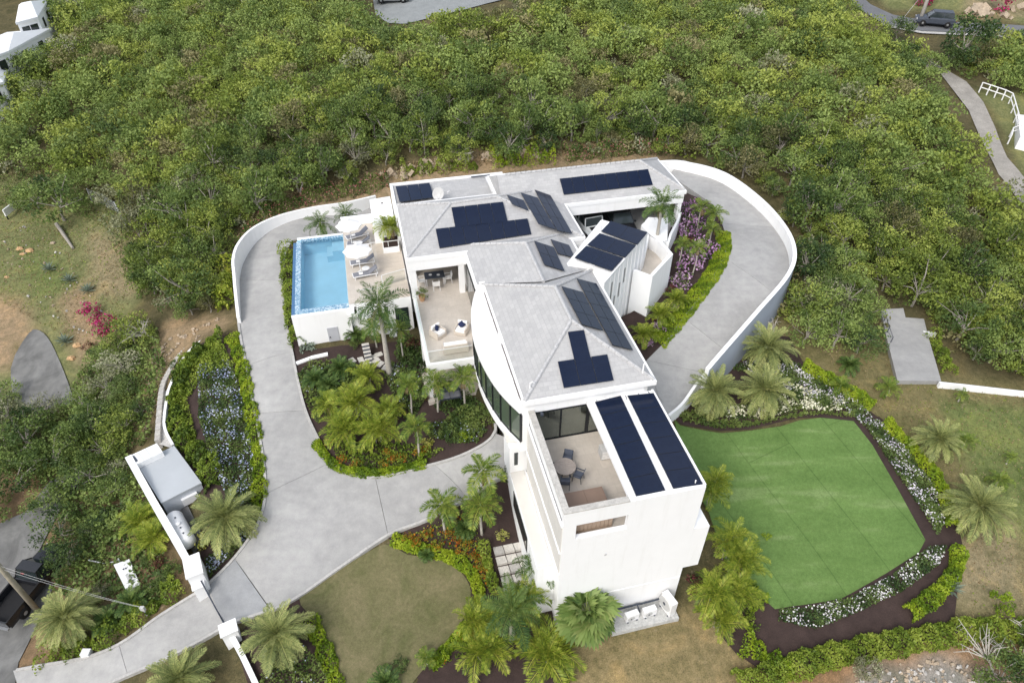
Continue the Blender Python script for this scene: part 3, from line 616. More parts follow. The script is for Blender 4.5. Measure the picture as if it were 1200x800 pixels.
# --- front tower with the roof terrace
m = MB(); m.box(0, 7.35, -0.05, 7.0, -8.9, -0.08)
m.box(0, 0.68, -0.05, 0.23, -0.08, 2.6); m.box(3.40, 7.35, -0.05, 0.23, -0.08, 2.6); m.box(0.68, 3.40, -0.05, 0.23, -0.08, 0.32); m.box(0.68, 3.40, -0.05, 0.23, 1.5, 2.6)
m.box(0.05, 0.28, 0.23, 6.9, 1.75, 2.6); m.box(0.05, 0.28, 0.23, 6.9, -0.08, 0.1); m.box(0.07, 0.28, 0.23, 6.9, 0.1, 1.75)
m.box(7.10, 7.35, 0.23, 7.0, -0.08, 2.42)
part('front_block', m, stucco)
m = MB(); m.box(-0.03, 0.31, -0.07, 6.95, 2.6, 2.66); m.box(0.31, 3.35, -0.07, 0.26, 2.6, 2.66); part('wall_coping', m, stone_cap)
m = MB(); m.box(7.35, 8.28, -0.03, 1.5, -4.7, -1.0); part('side_bay', m, stucco)
m = MB(); m.box(0.28, 7.10, 0.23, 7.0, -0.08, 0.0); part('terrace_floor', m, deck_tile)
# clad band on the outside of the terrace wall
m = MB(); m.box(-0.10, 0.0, 0.0, 7.0, -2.9, -2.62, 0); m.box(-0.10, 0.0, 0.0, 7.0, -0.85, -0.72, 0); m.box(-0.10, 0.0, 0.0, 7.0, 1.42, 1.62, 0)
part('wall_moulding', m, stucco)
m = MB()
for k in range(7): m.box(-0.045, 0.0, 0.02+k*0.995, 0.995+k*0.995, -2.62, -0.85); m.box(-0.045, 0.0, 0.02+k*0.995, 0.995+k*0.995, -0.72, 1.42)
part('wall_cladding', m, plaster_warm)
m = MB(); m.lathe([(0.07, -0.0), (0.07, 0.05), (0.03, 0.06)], (0, 0, 0), 8); o = part('wall_vent', m, grey_box); o.location = (2.44, -0.06, -1.6); o.rotation_euler = (R(90), 0, 0)
m = MB(); m.box(0.3, 7.3, -0.075, -0.05, -5.62, -5.55); part('string_course', m, stucco)
# pergola roof over half the terrace
m = MB(); m.box(3.36, 7.36, 0.0, 6.98, 2.44, 2.66); o = part('pergola_roof', m, stucco)
m = MB(); m.box(3.36, 3.5, 0.27, 6.95, 2.66, 2.74); m.box(7.24, 7.36, 0.0, 6.98, 2.66, 2.74); m.box(3.5, 7.24, 0.0, 0.1, 2.66, 2.72); part('roof_rim', m, stucco, house)
for aa in (3.9, 4.7, 5.6, 6.4, 7.0):
    m = MB(); m.tube([(aa, 6.6, 2.675), (aa+0.05, 6.75, 2.675), (aa+0.02, 6.9, 2.68)], 0.02, 5); part('conduit', m, charcoal, house)
m = MB(); m.tube([(6.85, 0.2, 2.66), (6.85, 0.2, 2.95)], 0.035, 6); part('vent_pipe', m, white_metal, house)
def solar_grid(roof, cor, nc, nr, n, lift=0.1, gap=0.012):
    "cor: house-frame corners TL TR BR BL; one object per panel"
    TL, TR, BR, BL = [Vector(c) for c in cor]; n = Vector(n).normalized()
    f = lambda u, v: (TL.lerp(TR, u)).lerp(BL.lerp(BR, u), v)
    ln = ((TR-TL).length+(BR-BL).length)/2; lv = ((BL-TL).length+(BR-TR).length)/2; gu, gv = gap/ln, gap/lv
    for i in range(nc):
        for j in range(nr):
            q = [f(i/nc+gu, j/nr+gv), f((i+1)/nc-gu, j/nr+gv), f((i+1)/nc-gu, (j+1)/nr-gv), f(i/nc+gu, (j+1)/nr-gv)]
            q = [p+n*lift for p in q]; c = sum(q, Vector())/4; q = [p-c for p in q]
            mb = MB(); lo = [p-n*0.04 for p in q]
            mb.face([q[3], q[2], q[1], q[0]], 1)
            ins = [p*0.984+n*0.002 for p in q]; mb.face([ins[3], ins[2], ins[1], ins[0]], 0)
            mb.face(lo, 1)
            for k in range(4): mb.face([lo[k], lo[(k+1) % 4], q[(k+1) % 4], q[k]][::-1], 1)
            o = mb.build('solar_panel', [solar, panel_edge], roof); o.location = c
pr = [o for o in house.children if o.name.startswith('pergola_roof')][0]
for cx in ([(697, 470.5), (727.5, 463), (780, 574), (745.5, 581)], [(735, 463), (766, 460), (824, 567), (789, 572)]):
    solar_grid(pr, [h(x, y, 2.75) for x, y in cx], 1, 6, (0, 0, 1), 0.0)
# --- lower storeys
m = MB(); m.box(-0.55, 7.0, 7.42, 18.2, -8.9, -0.72); m.prism([(-0.55, 15.2), (-0.55, 23.3), (7.0, 23.3), (7.0, 15.2)], -8.85, -0.71); part('lower_storey', m, stucco)
m = MB(); m.box(-1.0, -0.55, 7.42, 9.0, -8.9, -0.72); part('corner_pier', m, stucco)
m = MB(); m.box(-1.0, 0.0, 0.72, 7.42, -8.9, -3.0); o = part('side_wing', m, stucco)
m = MB(); m.box(-0.96, -0.105, 0.76, 7.4, -3.0, -2.93); part('flat_roof', m, ledge_stone, o)
w_ = o
m = MB(); m.box(-1.03, -0.99, 2.9, 6.3, -4.7, -3.3); f = part('window', m, frame_dark, w_)
m = MB()
for k in range(3): m.box(-1.05, -1.03, 2.98+k*1.1, 3.98+k*1.1, -4.62, -3.38)
m.build('pane', glass_dark, w_)
m = MB(); m.box(-0.72, -0.5, 7.39, 7.425, -2.3, -1.2); part('slit_window', m, glass_dark)
# --- curved living-room front
CUR = [(-0.42, 7.02), (-0.95, 8.25), (-1.35, 9.55), (-1.62, 11.0), (-1.76, 12.4), (-1.77, 13.8), (-1.64, 15.1), (-1.42, 16.4), (-1.05, 17.7), (-0.72, 18.6)]
cur = [tuple(p) for p in spline([Vector((*c, 0)) for c in CUR], 4)]
cur2 = [(p[0], p[1]) for p in cur]
m = MB(); m.prism(cur2+[(6.9, 18.25), (6.9, 7.02)], -0.71, 0.0); part('floor_slab', m, stucco)
off = [(p[0]-0.10, p[1]) for p in cur2]
m = MB(); m.prism(off+[(0.2, 18.6), (0.2, 7.04)], 2.5, 2.82); part('curved_roof', m, stucco)
def bands(z0, z1, th, i0, i1, inset=0.0):
    mb = MB(); k = [(p[0]+inset, p[1]) for p in cur2[i0:i1+1]]; mb2 = sweep(mb, [Vector((p[0], p[1], 0)) for p in k], th, z0, z1); return mb2
part('window_sill', bands(0.0, 0.18, 0.16, 0, 25), stucco)
part('curved_wall', bands(0.0, 2.5, 0.2, 25, 36, 0.05), stucco)
part('window_head', bands(2.38, 2.5, 0.12, 0, 25), frame_dark)
NP = 25
cw = thing('curved_window', (0, 0, 0), None, None); cw.parent = house
for k in range(0, NP, 3):
    a, b = cur2[k], cur2[min(k+3, NP)]
    d = Vector((b[0]-a[0], b[1]-a[1], 0)); u = d.normalized()
    m = MB(); m.obox((a[0], a[1], 1.28), u*0.05, Vector((-u.y, u.x, 0))*0.07, (0, 0, 1.1)); m.build('mullion', frame_dark, cw)
    m = MB(); c = Vector(((a[0]+b[0])/2, (a[1]+b[1])/2, 1.28)); m.obox(c, d/2*0.96, Vector((-u.y, u.x, 0))*0.01, (0, 0, 1.1)); m.build('pane', glass_painted, cw)
    m = MB(); m.obox((c.x, c.y, 0.21), d/2, Vector((-u.y, u.x, 0))*0.05, (0, 0, 0.035)); m.build('bottom_rail', frame_dark, cw)
# --- main upper storey: a real room behind the terrace doors
m = MB(); m.box(6.78, 7.0, 7.0, 18.2, 0.0, 3.3); m.box(0.05, 6.78, 12.6, 12.8, 0.0, 3.3); m.box(-0.12, 0.05, 12.6, 18.2, 0.0, 3.3)
m.box(-0.38, 7.0, 7.0, 7.22, 2.42, 3.3); m.box(-0.38, 0.26, 7.0, 7.22, 0.0, 2.42); m.box(6.6, 6.78, 7.0, 7.22, 0.0, 2.42)
m.box(-0.34, -0.12, 7.22, 18.2, 2.82, 3.3)
part('upper_wall', m, stucco)
m = MB(); m.box(-1.2, 6.78, 7.22, 12.6, 0.0, 0.02); part('room_floor', m, room_tile)
m = MB(); m.box(1.8, 4.2, 7.9, 9.9, 0.02, 0.04); part('rug', m, simple('grey_rug', (0.22, 0.21, 0.20), 0.95))
m = MB()
for k in range(5): m.box(-0.36, -0.33, 7.9+k*1.9, 9.3+k*1.9, 2.92, 3.16)
part('clerestory', m, glass_dark)
sd_ = thing('sliding_door', (0, 0, 0), None, None); sd_.parent = house
m = MB(); m.box(0.26, 6.6, 6.94, 7.06, 0.0, 0.07); m.box(0.26, 6.6, 6.94, 7.06, 2.34, 2.42); m.build('door_frame', frame_dark, sd_)
for k, aa in enumerate((0.26, 1.86, 3.42, 5.02, 6.52)):
    m = MB(); m.box(aa, aa+(0.2 if k == 2 else 0.09), 6.94, 7.06, 0.07, 2.34); m.build('door_stile', frame_dark, sd_)
for k in range(4):
    m = MB(); a0 = (0.35, 1.95, 3.62, 5.11)[k]; a1 = (1.86, 3.42, 5.02, 6.52)[k]; m.box(a0, a1, 6.985, 7.005, 0.07, 2.34); m.build('pane', glass_green, sd_)
m = MB(); m.tube([(0.7, 6.9, 2.5), (0.7, 6.75, 2.45)], 0.05, 6); m.box(0.62, 0.78, 6.68, 6.8, 2.36, 2.52); part('wall_lamp', m, charcoal)
# --- hipped roofs
def hip_roof(name, a0, a1, b0, b1, ze, zr, pf, pb, ridge='b', inset=0.14, fasc=0.30, caps=True):
    m = MB(); m.box(a0, a1, b0, b1, ze-fasc, ze)
    r = part(name, m, stucco); c = [(a0+inset, b0+inset), (a1-inset, b0+inset), (a1-inset, b1-inset), (a0+inset, b1-inset)]
    c = [Vector((x, y, ze+0.015)) for x, y in c]; A = Vector((*pf, zr)); B = Vector((*pb, zr))
    m = MB()
    if ridge == 'b':
        m.face([c[0], c[1], A]); m.face([c[1], c[2], B, A]); m.face([c[2], c[3], B]); m.face([c[3], c[0], A, B]); lines = [(c[0], A), (c[1], A), (c[2], B), (c[3], B), (A, B)]
    else:
        m.face([c[0], c[1], B, A]); m.face([c[1], c[2], B]); m.face([c[2], c[3], A, B]); m.face([c[3], c[0], A]); lines = [(c[0], A), (c[3], A), (c[1], B), (c[2], B), (A, B)]
    m.face([c[3], c[2], c[1], c[0]]); m.build('tiled_slope', tile_roof, r)
    if caps:
        for p, q in lines:
            n = max(2, int((q-p).length/0.42)); mb = MB()
            for j in range(n):
                s, e = p.lerp(q, j/n), p.lerp(q, (j+1)/n-0.004); mb.tube([s+Vector((0, 0, 0.0)), e+Vector((0, 0, 0.012))], [0.115, 0.125], 7)
            mb.build('ridge_cap', ridge_mat, r)
    return r
r1 = hip_roof('main_roof', -0.42, 7.36, 6.72, 18.22, 3.6, 5.45, (3.47, 10.86), (3.47, 14.3))
m = MB(); m.box(-0.445, -0.42, 7.2, 12.0, 3.35, 3.53); m.build('gutter', gutter_dark, r1)
m = MB(); m.box(-0.445, -0.42, 13.2, 17.4, 3.35, 3.53); m.build('gutter', gutter_dark, r1)
m = MB(); m.box(-0.9, 7.15, 18.24, 23.5, 3.25, 3.55); r2 = part('middle_roof', m, stucco)
A2, B2 = Vector((3.2, 14.9, 4.75)), Vector((3.2, 20.75, 4.75)); cc = [Vector(p) for p in ((-0.75, 18.3, 3.565), (7.0, 18.3, 3.565), (7.0, 23.36, 3.565), (-0.75, 23.36, 3.565))]
A2 = Vector((3.2, 18.3-2.35, 4.75))
m = MB(); m.face([cc[1], cc[2], B2, A2]); m.face([cc[2], cc[3], B2]); m.face([cc[3], cc[0], A2, B2]); m.face([cc[0], cc[1], A2]); m.build('tiled_slope', tile_roof, r2)
for p, q in ((A2, B2), (cc[2], B2), (cc[3], B2)):
    n = max(2, int((q-p).length/0.42)); mb = MB()
    for j in range(n): mb.tube([p.lerp(q, j/n), p.lerp(q, (j+1)/n-0.004)+Vector((0, 0, 0.012))], [0.115, 0.125], 7)
    mb.build('ridge_cap', ridge_mat, r2)
m = MB(); m.box(-0.6, 1.9, 18.2, 18.32, 3.56, 3.72); m.build('parapet', stucco, r2)
m = MB(); m.box(4.7, 7.15, 23.4, 23.6, 3.55, 3.75); m.build('parapet', stucco, r2)
r3 = hip_roof('left_roof', -5.05, 8.15, 22.35, 30.4, 3.6, 5.0, (-1.05, 27.05), (2.55, 27.3), 'a')
m = MB(); m.box(-5.08, -5.05, 24.2, 28.5, 3.36, 3.52); m.build('gutter', gutter_dark, r3)
r4 = hip_roof('garage_roof', 3.0, 18.4, 27.35, 33.6, 3.61, 5.0, (3.3, 30.7), (15.4, 30.7), 'a', caps=False)
for p, q in ((Vector((15.4, 30.7, 5.0)), Vector((18.26, 27.49, 3.63))), (Vector((15.4, 30.7, 5.0)), Vector((18.26, 33.46, 3.63))), (Vector((4.0, 30.7, 5.0)), Vector((15.4, 30.7, 5.0)))):
    n = int((q-p).length/0.42); mb = MB()
    for j in range(n): mb.tube([p.lerp(q, j/n), p.lerp(q, (j+1)/n-0.004)+Vector((0, 0, 0.012))], [0.11, 0.12], 7)
    mb.build('ridge_cap', ridge_mat, r4)
def plane3(p, q, r):
    p, q, r = Vector(p), Vector(q), Vector(r); n = (q-p).cross(r-p).normalized()
    return p, (n if n.z > 0 else -n)
def array(roof, px, nc, nr, pl, lift=0.1):
    p0, n = pl; p1 = Vector(p0)+Vector(n)*lift
    solar_grid(roof, [hit(x, y, p1, n) for x, y in px], nc, nr, n, 0.0)
pl1f = plane3((-0.28, 6.86, 3.615), (7.22, 6.86, 3.615), (3.47, 10.86, 5.45)); pl1r = plane3((7.22, 6.86, 3.615), (7.22, 18.08, 3.615), (3.47, 10.86, 5.45))
array(r1, [(665.2, 388.5), (684.3, 386.2), (692.2, 418.6), (673.0, 421.6)], 1, 1, pl1f); array(r1, [(653.5, 423.3), (711.7, 414.7), (719.5, 445.5), (660.7, 454.5)], 3, 1, pl1f)
array(r1, [(658, 335), (683, 342), (707, 387), (682, 380)], 2, 3, pl1r, 0.14); array(r1, [(676, 326), (699, 332), (742, 410), (718, 404)], 2, 5, pl1r, 0.14)
pl2r = plane3(cc[1], cc[2], B2)
array(r2, [(626, 282), (649, 289.5), (662, 317.5), (638, 310)], 2, 2, pl2r, 0.14); array(r2, [(645, 280), (667, 287), (674, 302), (654, 297)], 2, 1, pl2r, 0.14)
pl3f = plane3((-4.9, 22.5, 3.615), (8.0, 22.5, 3.615), (-1.05, 27.05, 5.0)); pl3r = plane3((8.0, 22.5, 3.615), (8.0, 30.25, 3.615), (2.55, 27.3, 5.0))
array(r3, [(528.8, 243), (589.5, 236.2), (595.2, 260.0), (533.6, 267.2)], 4, 1, pl3f); array(r3, [(510.3, 268), (618.3, 255.8), (622.8, 274.2), (515, 290.8)], 7, 1, pl3f)
array(r3, [(594, 228), (613.5, 234.5), (620, 247), (600, 239)], 2, 1, pl3r, 0.16); array(r3, [(610, 225.5), (630, 231.5), (652, 269), (631, 262)], 2, 3, pl3r, 0.16); array(r3, [(626, 221.5), (645, 228.5), (671, 273.5), (653, 270)], 2, 3, pl3r, 0.16)
pl4f = plane3((3.2, 27.49, 3.63), (18.2, 27.49, 3.63), (10, 30.7, 5.0))
array(r4, [(655.8, 209.3), (759.5, 198), (765.2, 216.5), (660.7, 228)], 8, 1, pl4f)
for (px, py, rr) in ((621, 456, r1), (753, 437, r1)):
    b_ = hit(px, py, *pl1f); m = MB(); m.tube([b_, b_+Vector((0, 0, 0.45)), b_+Vector((0.12, 0, 0.55)), b_+Vector((0.22, 0, 0.45))] if px < 700 else [b_, b_+Vector((0, 0, 0.7))], 0.045, 6); m.build('vent_pipe', white_metal, rr)
# --- left wing under the left roof, terrace
m = MB(); m.box(-5.0, 8.1, 22.4, 23.0, 2.5, 3.29); m.box(-4.95, -4.55, 22.9, 30.3, 2.6, 3.29); m.box(-4.9, -4.5, 24.9, 30.3, -3.4, 2.6); m.box(-4.5, 8.1, 27.6, 30.3, -0.55, 3.29); m.box(-1.0, 8.1, 23.52, 27.6, -0.55, 3.29)
m.box(-0.75, 7.0, 18.3, 23.35, -0.7, 3.24)
part('rear_wall', m, stucco)
m = MB(); m.box(-4.9, -4.45, 22.45, 22.9, 0.0, 2.5); part('column', m, stucco)
m = MB(); m.box(-1.35, -0.95, 22.45, 22.85, 0.0, 2.5); part('column', m, stucco)
m = MB(); m.box(-4.85, -4.45, 15.05, 15.45, -3.4, -0.62); part('column', m, stucco)
m = MB(); m.box(-4.85, -4.5, 18.6, 18.95, -3.4, -0.62); part('column', m, stucco)
m = MB(); m.prism([(-4.85, 15.0), (-1.66, 15.0), (-1.0, 17.6), (-0.72, 18.4), (-0.76, 27.6), (-4.85, 27.6)], -0.62, -0.02); t_ = part('terrace_slab', m, stucco)
m = MB(); m.prism([(-4.6, 15.2), (-1.72, 15.2), (-1.15, 17.6), (-0.78, 18.4), (-0.78, 27.58), (-4.6, 27.58)], -0.019, 0.0); m.build('terrace_tiles', deck_tile, t_)
gd = thing('glass_door', (0, 0, 0), None, None); gd.parent = house
m = MB(); m.box(-0.82, -0.755, 18.7, 22.3, 0.0, 2.6); m.build('door_frame', frame_dark, gd)
for k in range(4):
    m = MB(); m.box(-0.84, -0.825, 18.78+k*0.89, 19.58+k*0.89, 0.06, 2.54); m.build('pane', glass_dark, gd)
m = MB(); m.box(-1.05, -1.0, 24.0, 27.0, 0.0, 2.4); part('rear_door', m, glass_dark)
bl = thing('balustrade', (0, 0, 0), None, None); bl.parent = house
for k in range(3):
    m = MB(); m.box(-4.6+k*0.95, -3.68+k*0.95, 15.12, 15.14, 0.03, 1.0); m.build('pane', glass_clear, bl)
for k in range(6):
    m = MB(); m.box(-4.75, -4.73, 15.2+k*1.2, 16.35+k*1.2, 0.03, 1.0); m.build('pane', glass_clear, bl)
m = MB(); m.box(-4.76, -1.75, 15.11, 15.15, 1.0, 1.04); m.box(-4.76, -4.72, 15.15, 22.4, 1.0, 1.04); m.build('rail', alu, bl)
# --- flat rear range, garage
m = MB(); m.box(-5.1, 4.6, 30.45, 34.85, -3.4, 3.0); rr = part('rear_range', m, stucco)
m = MB(); m.box(-4.9, 3.0, 30.6, 34.65, 3.0, 3.06); m.build('flat_roof', tile_roof, rr)
m = MB(); m.box(-5.12, -4.9, 30.45, 34.87, 3.0, 3.2); m.box(-4.9, 4.6, 34.65, 34.87, 3.0, 3.2); m.box(-1.6, 4.4, 30.46, 30.62, 3.0, 3.22); m.build('parapet', stucco, rr)
m = MB(); m.tube([(-1.3, 30.75, 3.2), (3.4, 30.75, 3.3)], 0.05, 6); m.tube([(1.8, 34.5, 3.2), (3.4, 34.3, 3.3)], 0.06, 6); m.build('gutter_pipe', charcoal, rr)
for c in ([(463.3, 218.3), (503.3, 214.2), (508.8, 231.3), (468, 236.7)],): solar_grid(rr, [h(x, y, 3.3) for x, y in c], 3, 1, (0, 0, 1), 0.0)
d_ = h(516, 235, 3.1)
m = MB(); m.tube([(d_.x, d_.y, 3.06), (d_.x, d_.y, 3.55), (d_.x-0.05, d_.y-0.15, 3.7)], 0.04, 6); m.tube([(d_.x, d_.y-0.1, 3.45), (d_.x-0.35, d_.y-0.55, 3.6)], 0.02, 5); m.box(d_.x-0.4, d_.x-0.3, d_.y-0.62, d_.y-0.5, 3.55, 3.68)
sdh = thing('satellite_dish', W(d_.x, d_.y, 3.06), 'grey satellite dish on the flat roof beside three dark panels', 'satellite dish')
for o in (m.build('dish_mast', white_metal),): o.parent = sdh; o.matrix_parent_inverse = Matrix.Translation(-sdh.location); o.location = W(0, 0, 0); o.rotation_euler = (0, 0, ANG)
m = MB(); m.lathe([(0.02, 0.0), (0.25, 0.05), (0.45, 0.14), (0.52, 0.2), (0.50, 0.2), (0.42, 0.15), (0.22, 0.07), (0.02, 0.03)], (0, 0, 0), 20)
o = m.build('reflector', grey_box, sdh, smooth=True); o.location = (-0.05, 0.0, 0.62); o.rotation_euler = (R(58), 0, R(-25))
m = MB(); v_ = h(525, 230, 3.1); m.tube([(v_.x, v_.y, 3.06), (v_.x, v_.y, 3.5), (v_.x+0.15, v_.y, 3.6)], 0.05, 6); m.build('vent_pipe', white_metal, rr)
q = [h(x, y, 1.6) for x, y in ((433, 234), (457, 230), (463, 262), (437, 266))]
m = MB(); m.prism([(p.x, p.y) for p in q], -3.0, 1.6); wk = part('white_annexe', m, stucco)
m = MB(); m.lathe([(0.09, 0), (0.09, 0.05)], (q[0].x+1.0, q[0].y-0.9, 1.6), 8); m.build('roof_drain', gutter_dark, wk)
m = MB(); m.box(8.0, 18.2, 33.2, 33.5, 0.0, 3.31); m.box(17.9, 18.2, 29.4, 33.2, 0.0, 3.31); m.box(8.12, 18.25, 27.4, 28.0, 2.5, 3.31); m.box(8.12, 8.4, 28.0, 33.2, 0.0, 3.31); m.box(17.85, 18.2, 27.45, 27.9, 0.0, 2.5)
part('garage_wall', m, stucco)
# --- stair tower, balcony, drum
ST = [(7.4, 16.0), (12.5, 21.2), (9.75, 23.75), (5.35, 18.4), (7.4, 18.35)]
m = MB(); m.prism(ST, -4.6, 4.0); st = part('stair_tower', m, stucco)
m = MB(); L_ = [Vector((*p, 0)) for p in ((7.42, 16.02), (12.42, 21.12), (9.77, 23.62), (5.5, 18.5))]
rim = sweep(MB(), [p+Vector((0, 0, 4.0)) for p in L_[:3]], 0.12, 0.0, 0.1); rim.build('roof_rim', stucco, st)
for c in ([(715.5, 258.8), (759, 272), (747, 286.5), (704.5, 270.8)], [(702.7, 273), (745.5, 287.2), (732.8, 301.5), (688, 286.8)], [(687, 287.7), (730.5, 302.2), (717, 317.2), (673.2, 301.8)]):
    solar_grid(st, [h(x, y, 4.22) for x, y in c], 2, 1, (0, 0, 1), 0.0, 0.006)
m = MB(); v_ = h(704, 272, 4.0); m.tube([(v_.x, v_.y, 4.0), (v_.x, v_.y, 4.6)], 0.05, 6); m.build('vent_pipe', white_metal, st)
du = Vector((5.1, 5.2, 0)).normalized(); nn = Vector((du.y, -du.x, 0)); s0 = Vector((7.4, 16.0, 0))
for k in range(9):
    m = MB(); c = s0+du*(1.0+k*0.72); m.obox((c.x, c.y, -0.2), du*0.05, nn*0.05, (0, 0, 4.1)); m.build('rib', stucco, st)
for t_k, z0, z1 in ((1.36, 1.6, 3.2), (2.08, 0.3, 1.6), (2.80, 1.1, 2.3), (3.52, 1.9, 3.1), (1.36, -1.2, 0.0), (2.08, -1.6, 0.0)):
    m = MB(); c = s0+du*t_k; m.obox((c.x, c.y, (z0+z1)/2), du*0.09, nn*0.02, (0, 0, (z1-z0)/2)); m.build('slit_window', glass_dark, st)
BAL = [(12.55, 21.28), (13.95, 24.0), (14.45, 23.0), (14.6, 20.95), (12.0, 18.55), (10.9, 19.5)]
bal = thing('balcony', (0, 0, 0), None, None); bal.parent = house
m = MB(); m.prism([(12.4, 21.1), (12.7, 21.5), (13.8, 24.0), (14.4, 23.0), (14.5, 21.0), (12.0, 18.7), (11.0, 19.6)], -3.0, 0.9, 0, 1); m.build('balcony_floor', [stucco, deck_tile], bal)
m = MB(); sweep(m, [Vector((*p, 0)) for p in ((12.6, 21.6), (13.9, 24.0), (14.42, 23.0), (14.55, 20.95), (12.0, 18.6), (11.05, 19.55))], 0.26, -3.0, 2.1); m.build('balcony_wall', stucco, bal)
drum = [h(x, y, 1.7) for x, y in ((751.5, 264), (760, 254.5), (783, 255.5), (782, 281), (772, 284), (758, 271))]
m = MB(); m.prism([(p.x, p.y) for p in drum], -1.0, 1.7); part('lobby_block', m, stucco)
m = MB(); sweep(m, [W(18.3, 27.6, 1.5), W(17.4, 26.2, 1.5), W(16.1, 24.5, 1.5), W(15.3, 23.2, 1.5)], 0.2, -2.6, 0.0)
tag(m.build('court_wall', stucco, origin=W(17, 26, 0)), 'short white wall between the parking court and the purple bougainvillea', 'wall')
# ------------------------------------------------------------------ pool, deck and stair
pool = thing('swimming_pool', W(-11.5, 28, 0), 'rectangular blue infinity pool with mosaic rim beside the loungers', 'swimming pool', ANG)
POC = Vector((-11.5, 28, 0))
def ppart(name, mb, mats, smooth=False):
    mb.v = [(p[0]-POC.x, p[1]-POC.y, p[2]) for p in mb.v]; return mb.build(name, mats, pool, smooth=smooth)
PA0, PA1, PB0, PB1 = -13.3, -9.55, 22.95, 32.9
m = MB(); m.box(PA0-0.35, PA1, PB0-0.35, PB0, -3.6, -0.30); m.box(PA0-0.35, PA0, PB0, PB1, -3.6, -0.30); m.box(PA0, PA1, PB1, PB1+0.3, -3.6, 0.0); ppart('pool_wall', m, stucco)
m = MB(); m.box(PA0, PA1, PB0, PB1, -1.6, -1.5); m.box(PA0+0.3, PA0+0.32, PB0+0.4, PB1, -1.5, -0.2); m.box(PA0+0.3, PA1, PB0+0.32, PB0+0.34, -1.5, -0.2); m.box(PA1-0.02, PA1, PB0, PB1, -1.5, -0.1); m.box(PA0, PA1, PB1-0.03, PB1, -1.5, -0.05)
m.box(PA1-1.0, PA1-0.02, PB1-1.6, PB1-0.05, -1.5, -0.55); m.box(PA1-1.5, PA1-1.0, PB1-1.6, PB1-0.05, -1.5, -0.95); m.box(PA1-0.55, PA1-0.02, PB0+0.5, PB0+1.9, -1.5, -0.6); ppart('basin', m, basin)
m = MB(); m.box(PA0-0.1, PA0+0.3, PB0-0.1, PB1, -0.3, -0.16); m.box(PA0+0.3, PA1, PB0-0.1, PB0+0.32, -0.3, -0.16); m.box(PA0+0.3, PA1, PB1-0.2, PB1-0.035, -0.3, 0.02); ppart('mosaic_rim', m, mosaic)
m = MB(); m.box(PA0-0.35, PA0-0.1, PB0-0.1, PB1, -0.32, -0.27); ppart('overflow_gutter', m, simple('deep_blue_tile', (0.07, 0.16, 0.30), 0.3, 0.15, 5)); m = MB(); m.box(PA0-0.35, PA1, PB0-0.35, PB0-0.1, -0.295, -0.265); ppart('pool_coping', m, stucco)
m = MB(); m.face([(PA0+0.32, PB0+0.34, -0.13), (PA1-0.02, PB0+0.34, -0.13), (PA1-0.02, PB1-0.2, -0.13), (PA0+0.32, PB1-0.2, -0.13)]); ppart('water', m, water)
m = MB(); m.box(-11.4, -10.62, PB0-0.39, PB0-0.35, -3.45, -1.65); pd = ppart('pump_door', m, door_grey)
m = MB(); m.tube([(-11.28-POC.x, PB0-0.45-POC.y, -2.5), (-11.28-POC.x, PB0-0.39-POC.y, -2.5)], 0.05, 6); m.build('handle', frame_dark, pd)
deck = MB(); deck.prism([(-9.53, 22.9), (-5.0, 22.9), (-5.0, 34.6), (-9.53, 34.6)], -3.6, -0.03, 0); o = deck.build('pool_deck', stucco); o.location = W(0, 0, 0); o.rotation_euler = (0, 0, ANG); tag(o, kind='structure'); dk = o
m = MB(); m.box(-9.52, -7.0, 22.92, 34.3, -0.03, 0.0); m.build('stone_paving', deck_tile, dk)
m = MB(); m.box(-7.0, -5.02, 22.92, 34.3, -0.03, 0.001); m.build('plank_paving', deck_plank, dk)
def local(mb, name, mats, label=None, cat=None, parent=None, org=(0, 0, 0), group=None):
    "thing whose mesh is given in house-frame coordinates"
    mb.v = [(p[0]-org[0], p[1]-org[1], p[2]-org[2]) for p in mb.v]
    o = mb.build(name, mats, parent)
    if not parent: o.location = W(*org); o.rotation_euler = (0, 0, ANG); tag(o, label, cat, group)
    return o
m = MB(); m.box(-9.6, -6.95, 34.3, 34.55, -0.03, 0.75); o = local(m, 'parapet_wall', stucco, 'low white parapet along the back edge of the pool deck', 'wall', org=(-8.2, 34.4, 0)); o['kind'] = 'thing'
# planter with palm on the deck
pq = [h(x, y, 0.35) for x, y in ((449, 293), (468, 290.5), (466, 270), (447, 272))]
m = MB(); m.prism([(p.x, p.y) for p in pq], 0.0, 0.45); o = local(m, 'planter', stucco, 'white masonry planter holding a bushy palm on the pool deck', 'planter', org=(pq[0].x, pq[0].y, 0))
m = MB(); m.prism([(p.x*0.9+sum(k.x for k in pq)/4*0.1-pq[0].x, p.y*0.9+sum(k.y for k in pq)/4*0.1-pq[0].y) for p in pq], 0.45, 0.47); m.build('soil', mulch, o)
def railing(pts, label, hgt=1.0, glass=True, name='railing'):
    r = thing(name, W(*pts[0]), label, 'railing', ANG); q = [Vector(p)-Vector(pts[0]) for p in pts]; up = Vector((0, 0, hgt))
    for i in range(len(q)-1):
        m = MB(); m.tube([q[i]+up, q[i+1]+up], 0.028, 6); m.build('handrail', alu, r)
        if glass:
            m = MB(); d = q[i+1]-q[i]; n = Vector((-d.y, d.x, 0)).normalized()*0.008
            a, b = q[i]+d*0.04+Vector((0, 0, 0.06)), q[i+1]-d*0.04+Vector((0, 0, 0.06)); t = Vector((0, 0, hgt-0.1))
            m.face([a+n, b+n, b+n+t, a+n+t]); m.face([a-n+t, b-n+t, b-n, a-n]); m.build('pane', glass_clear, r)
    for p in q:
        m = MB(); m.tube([p, p+up], 0.024, 6); m.build('post', alu, r)
    return r
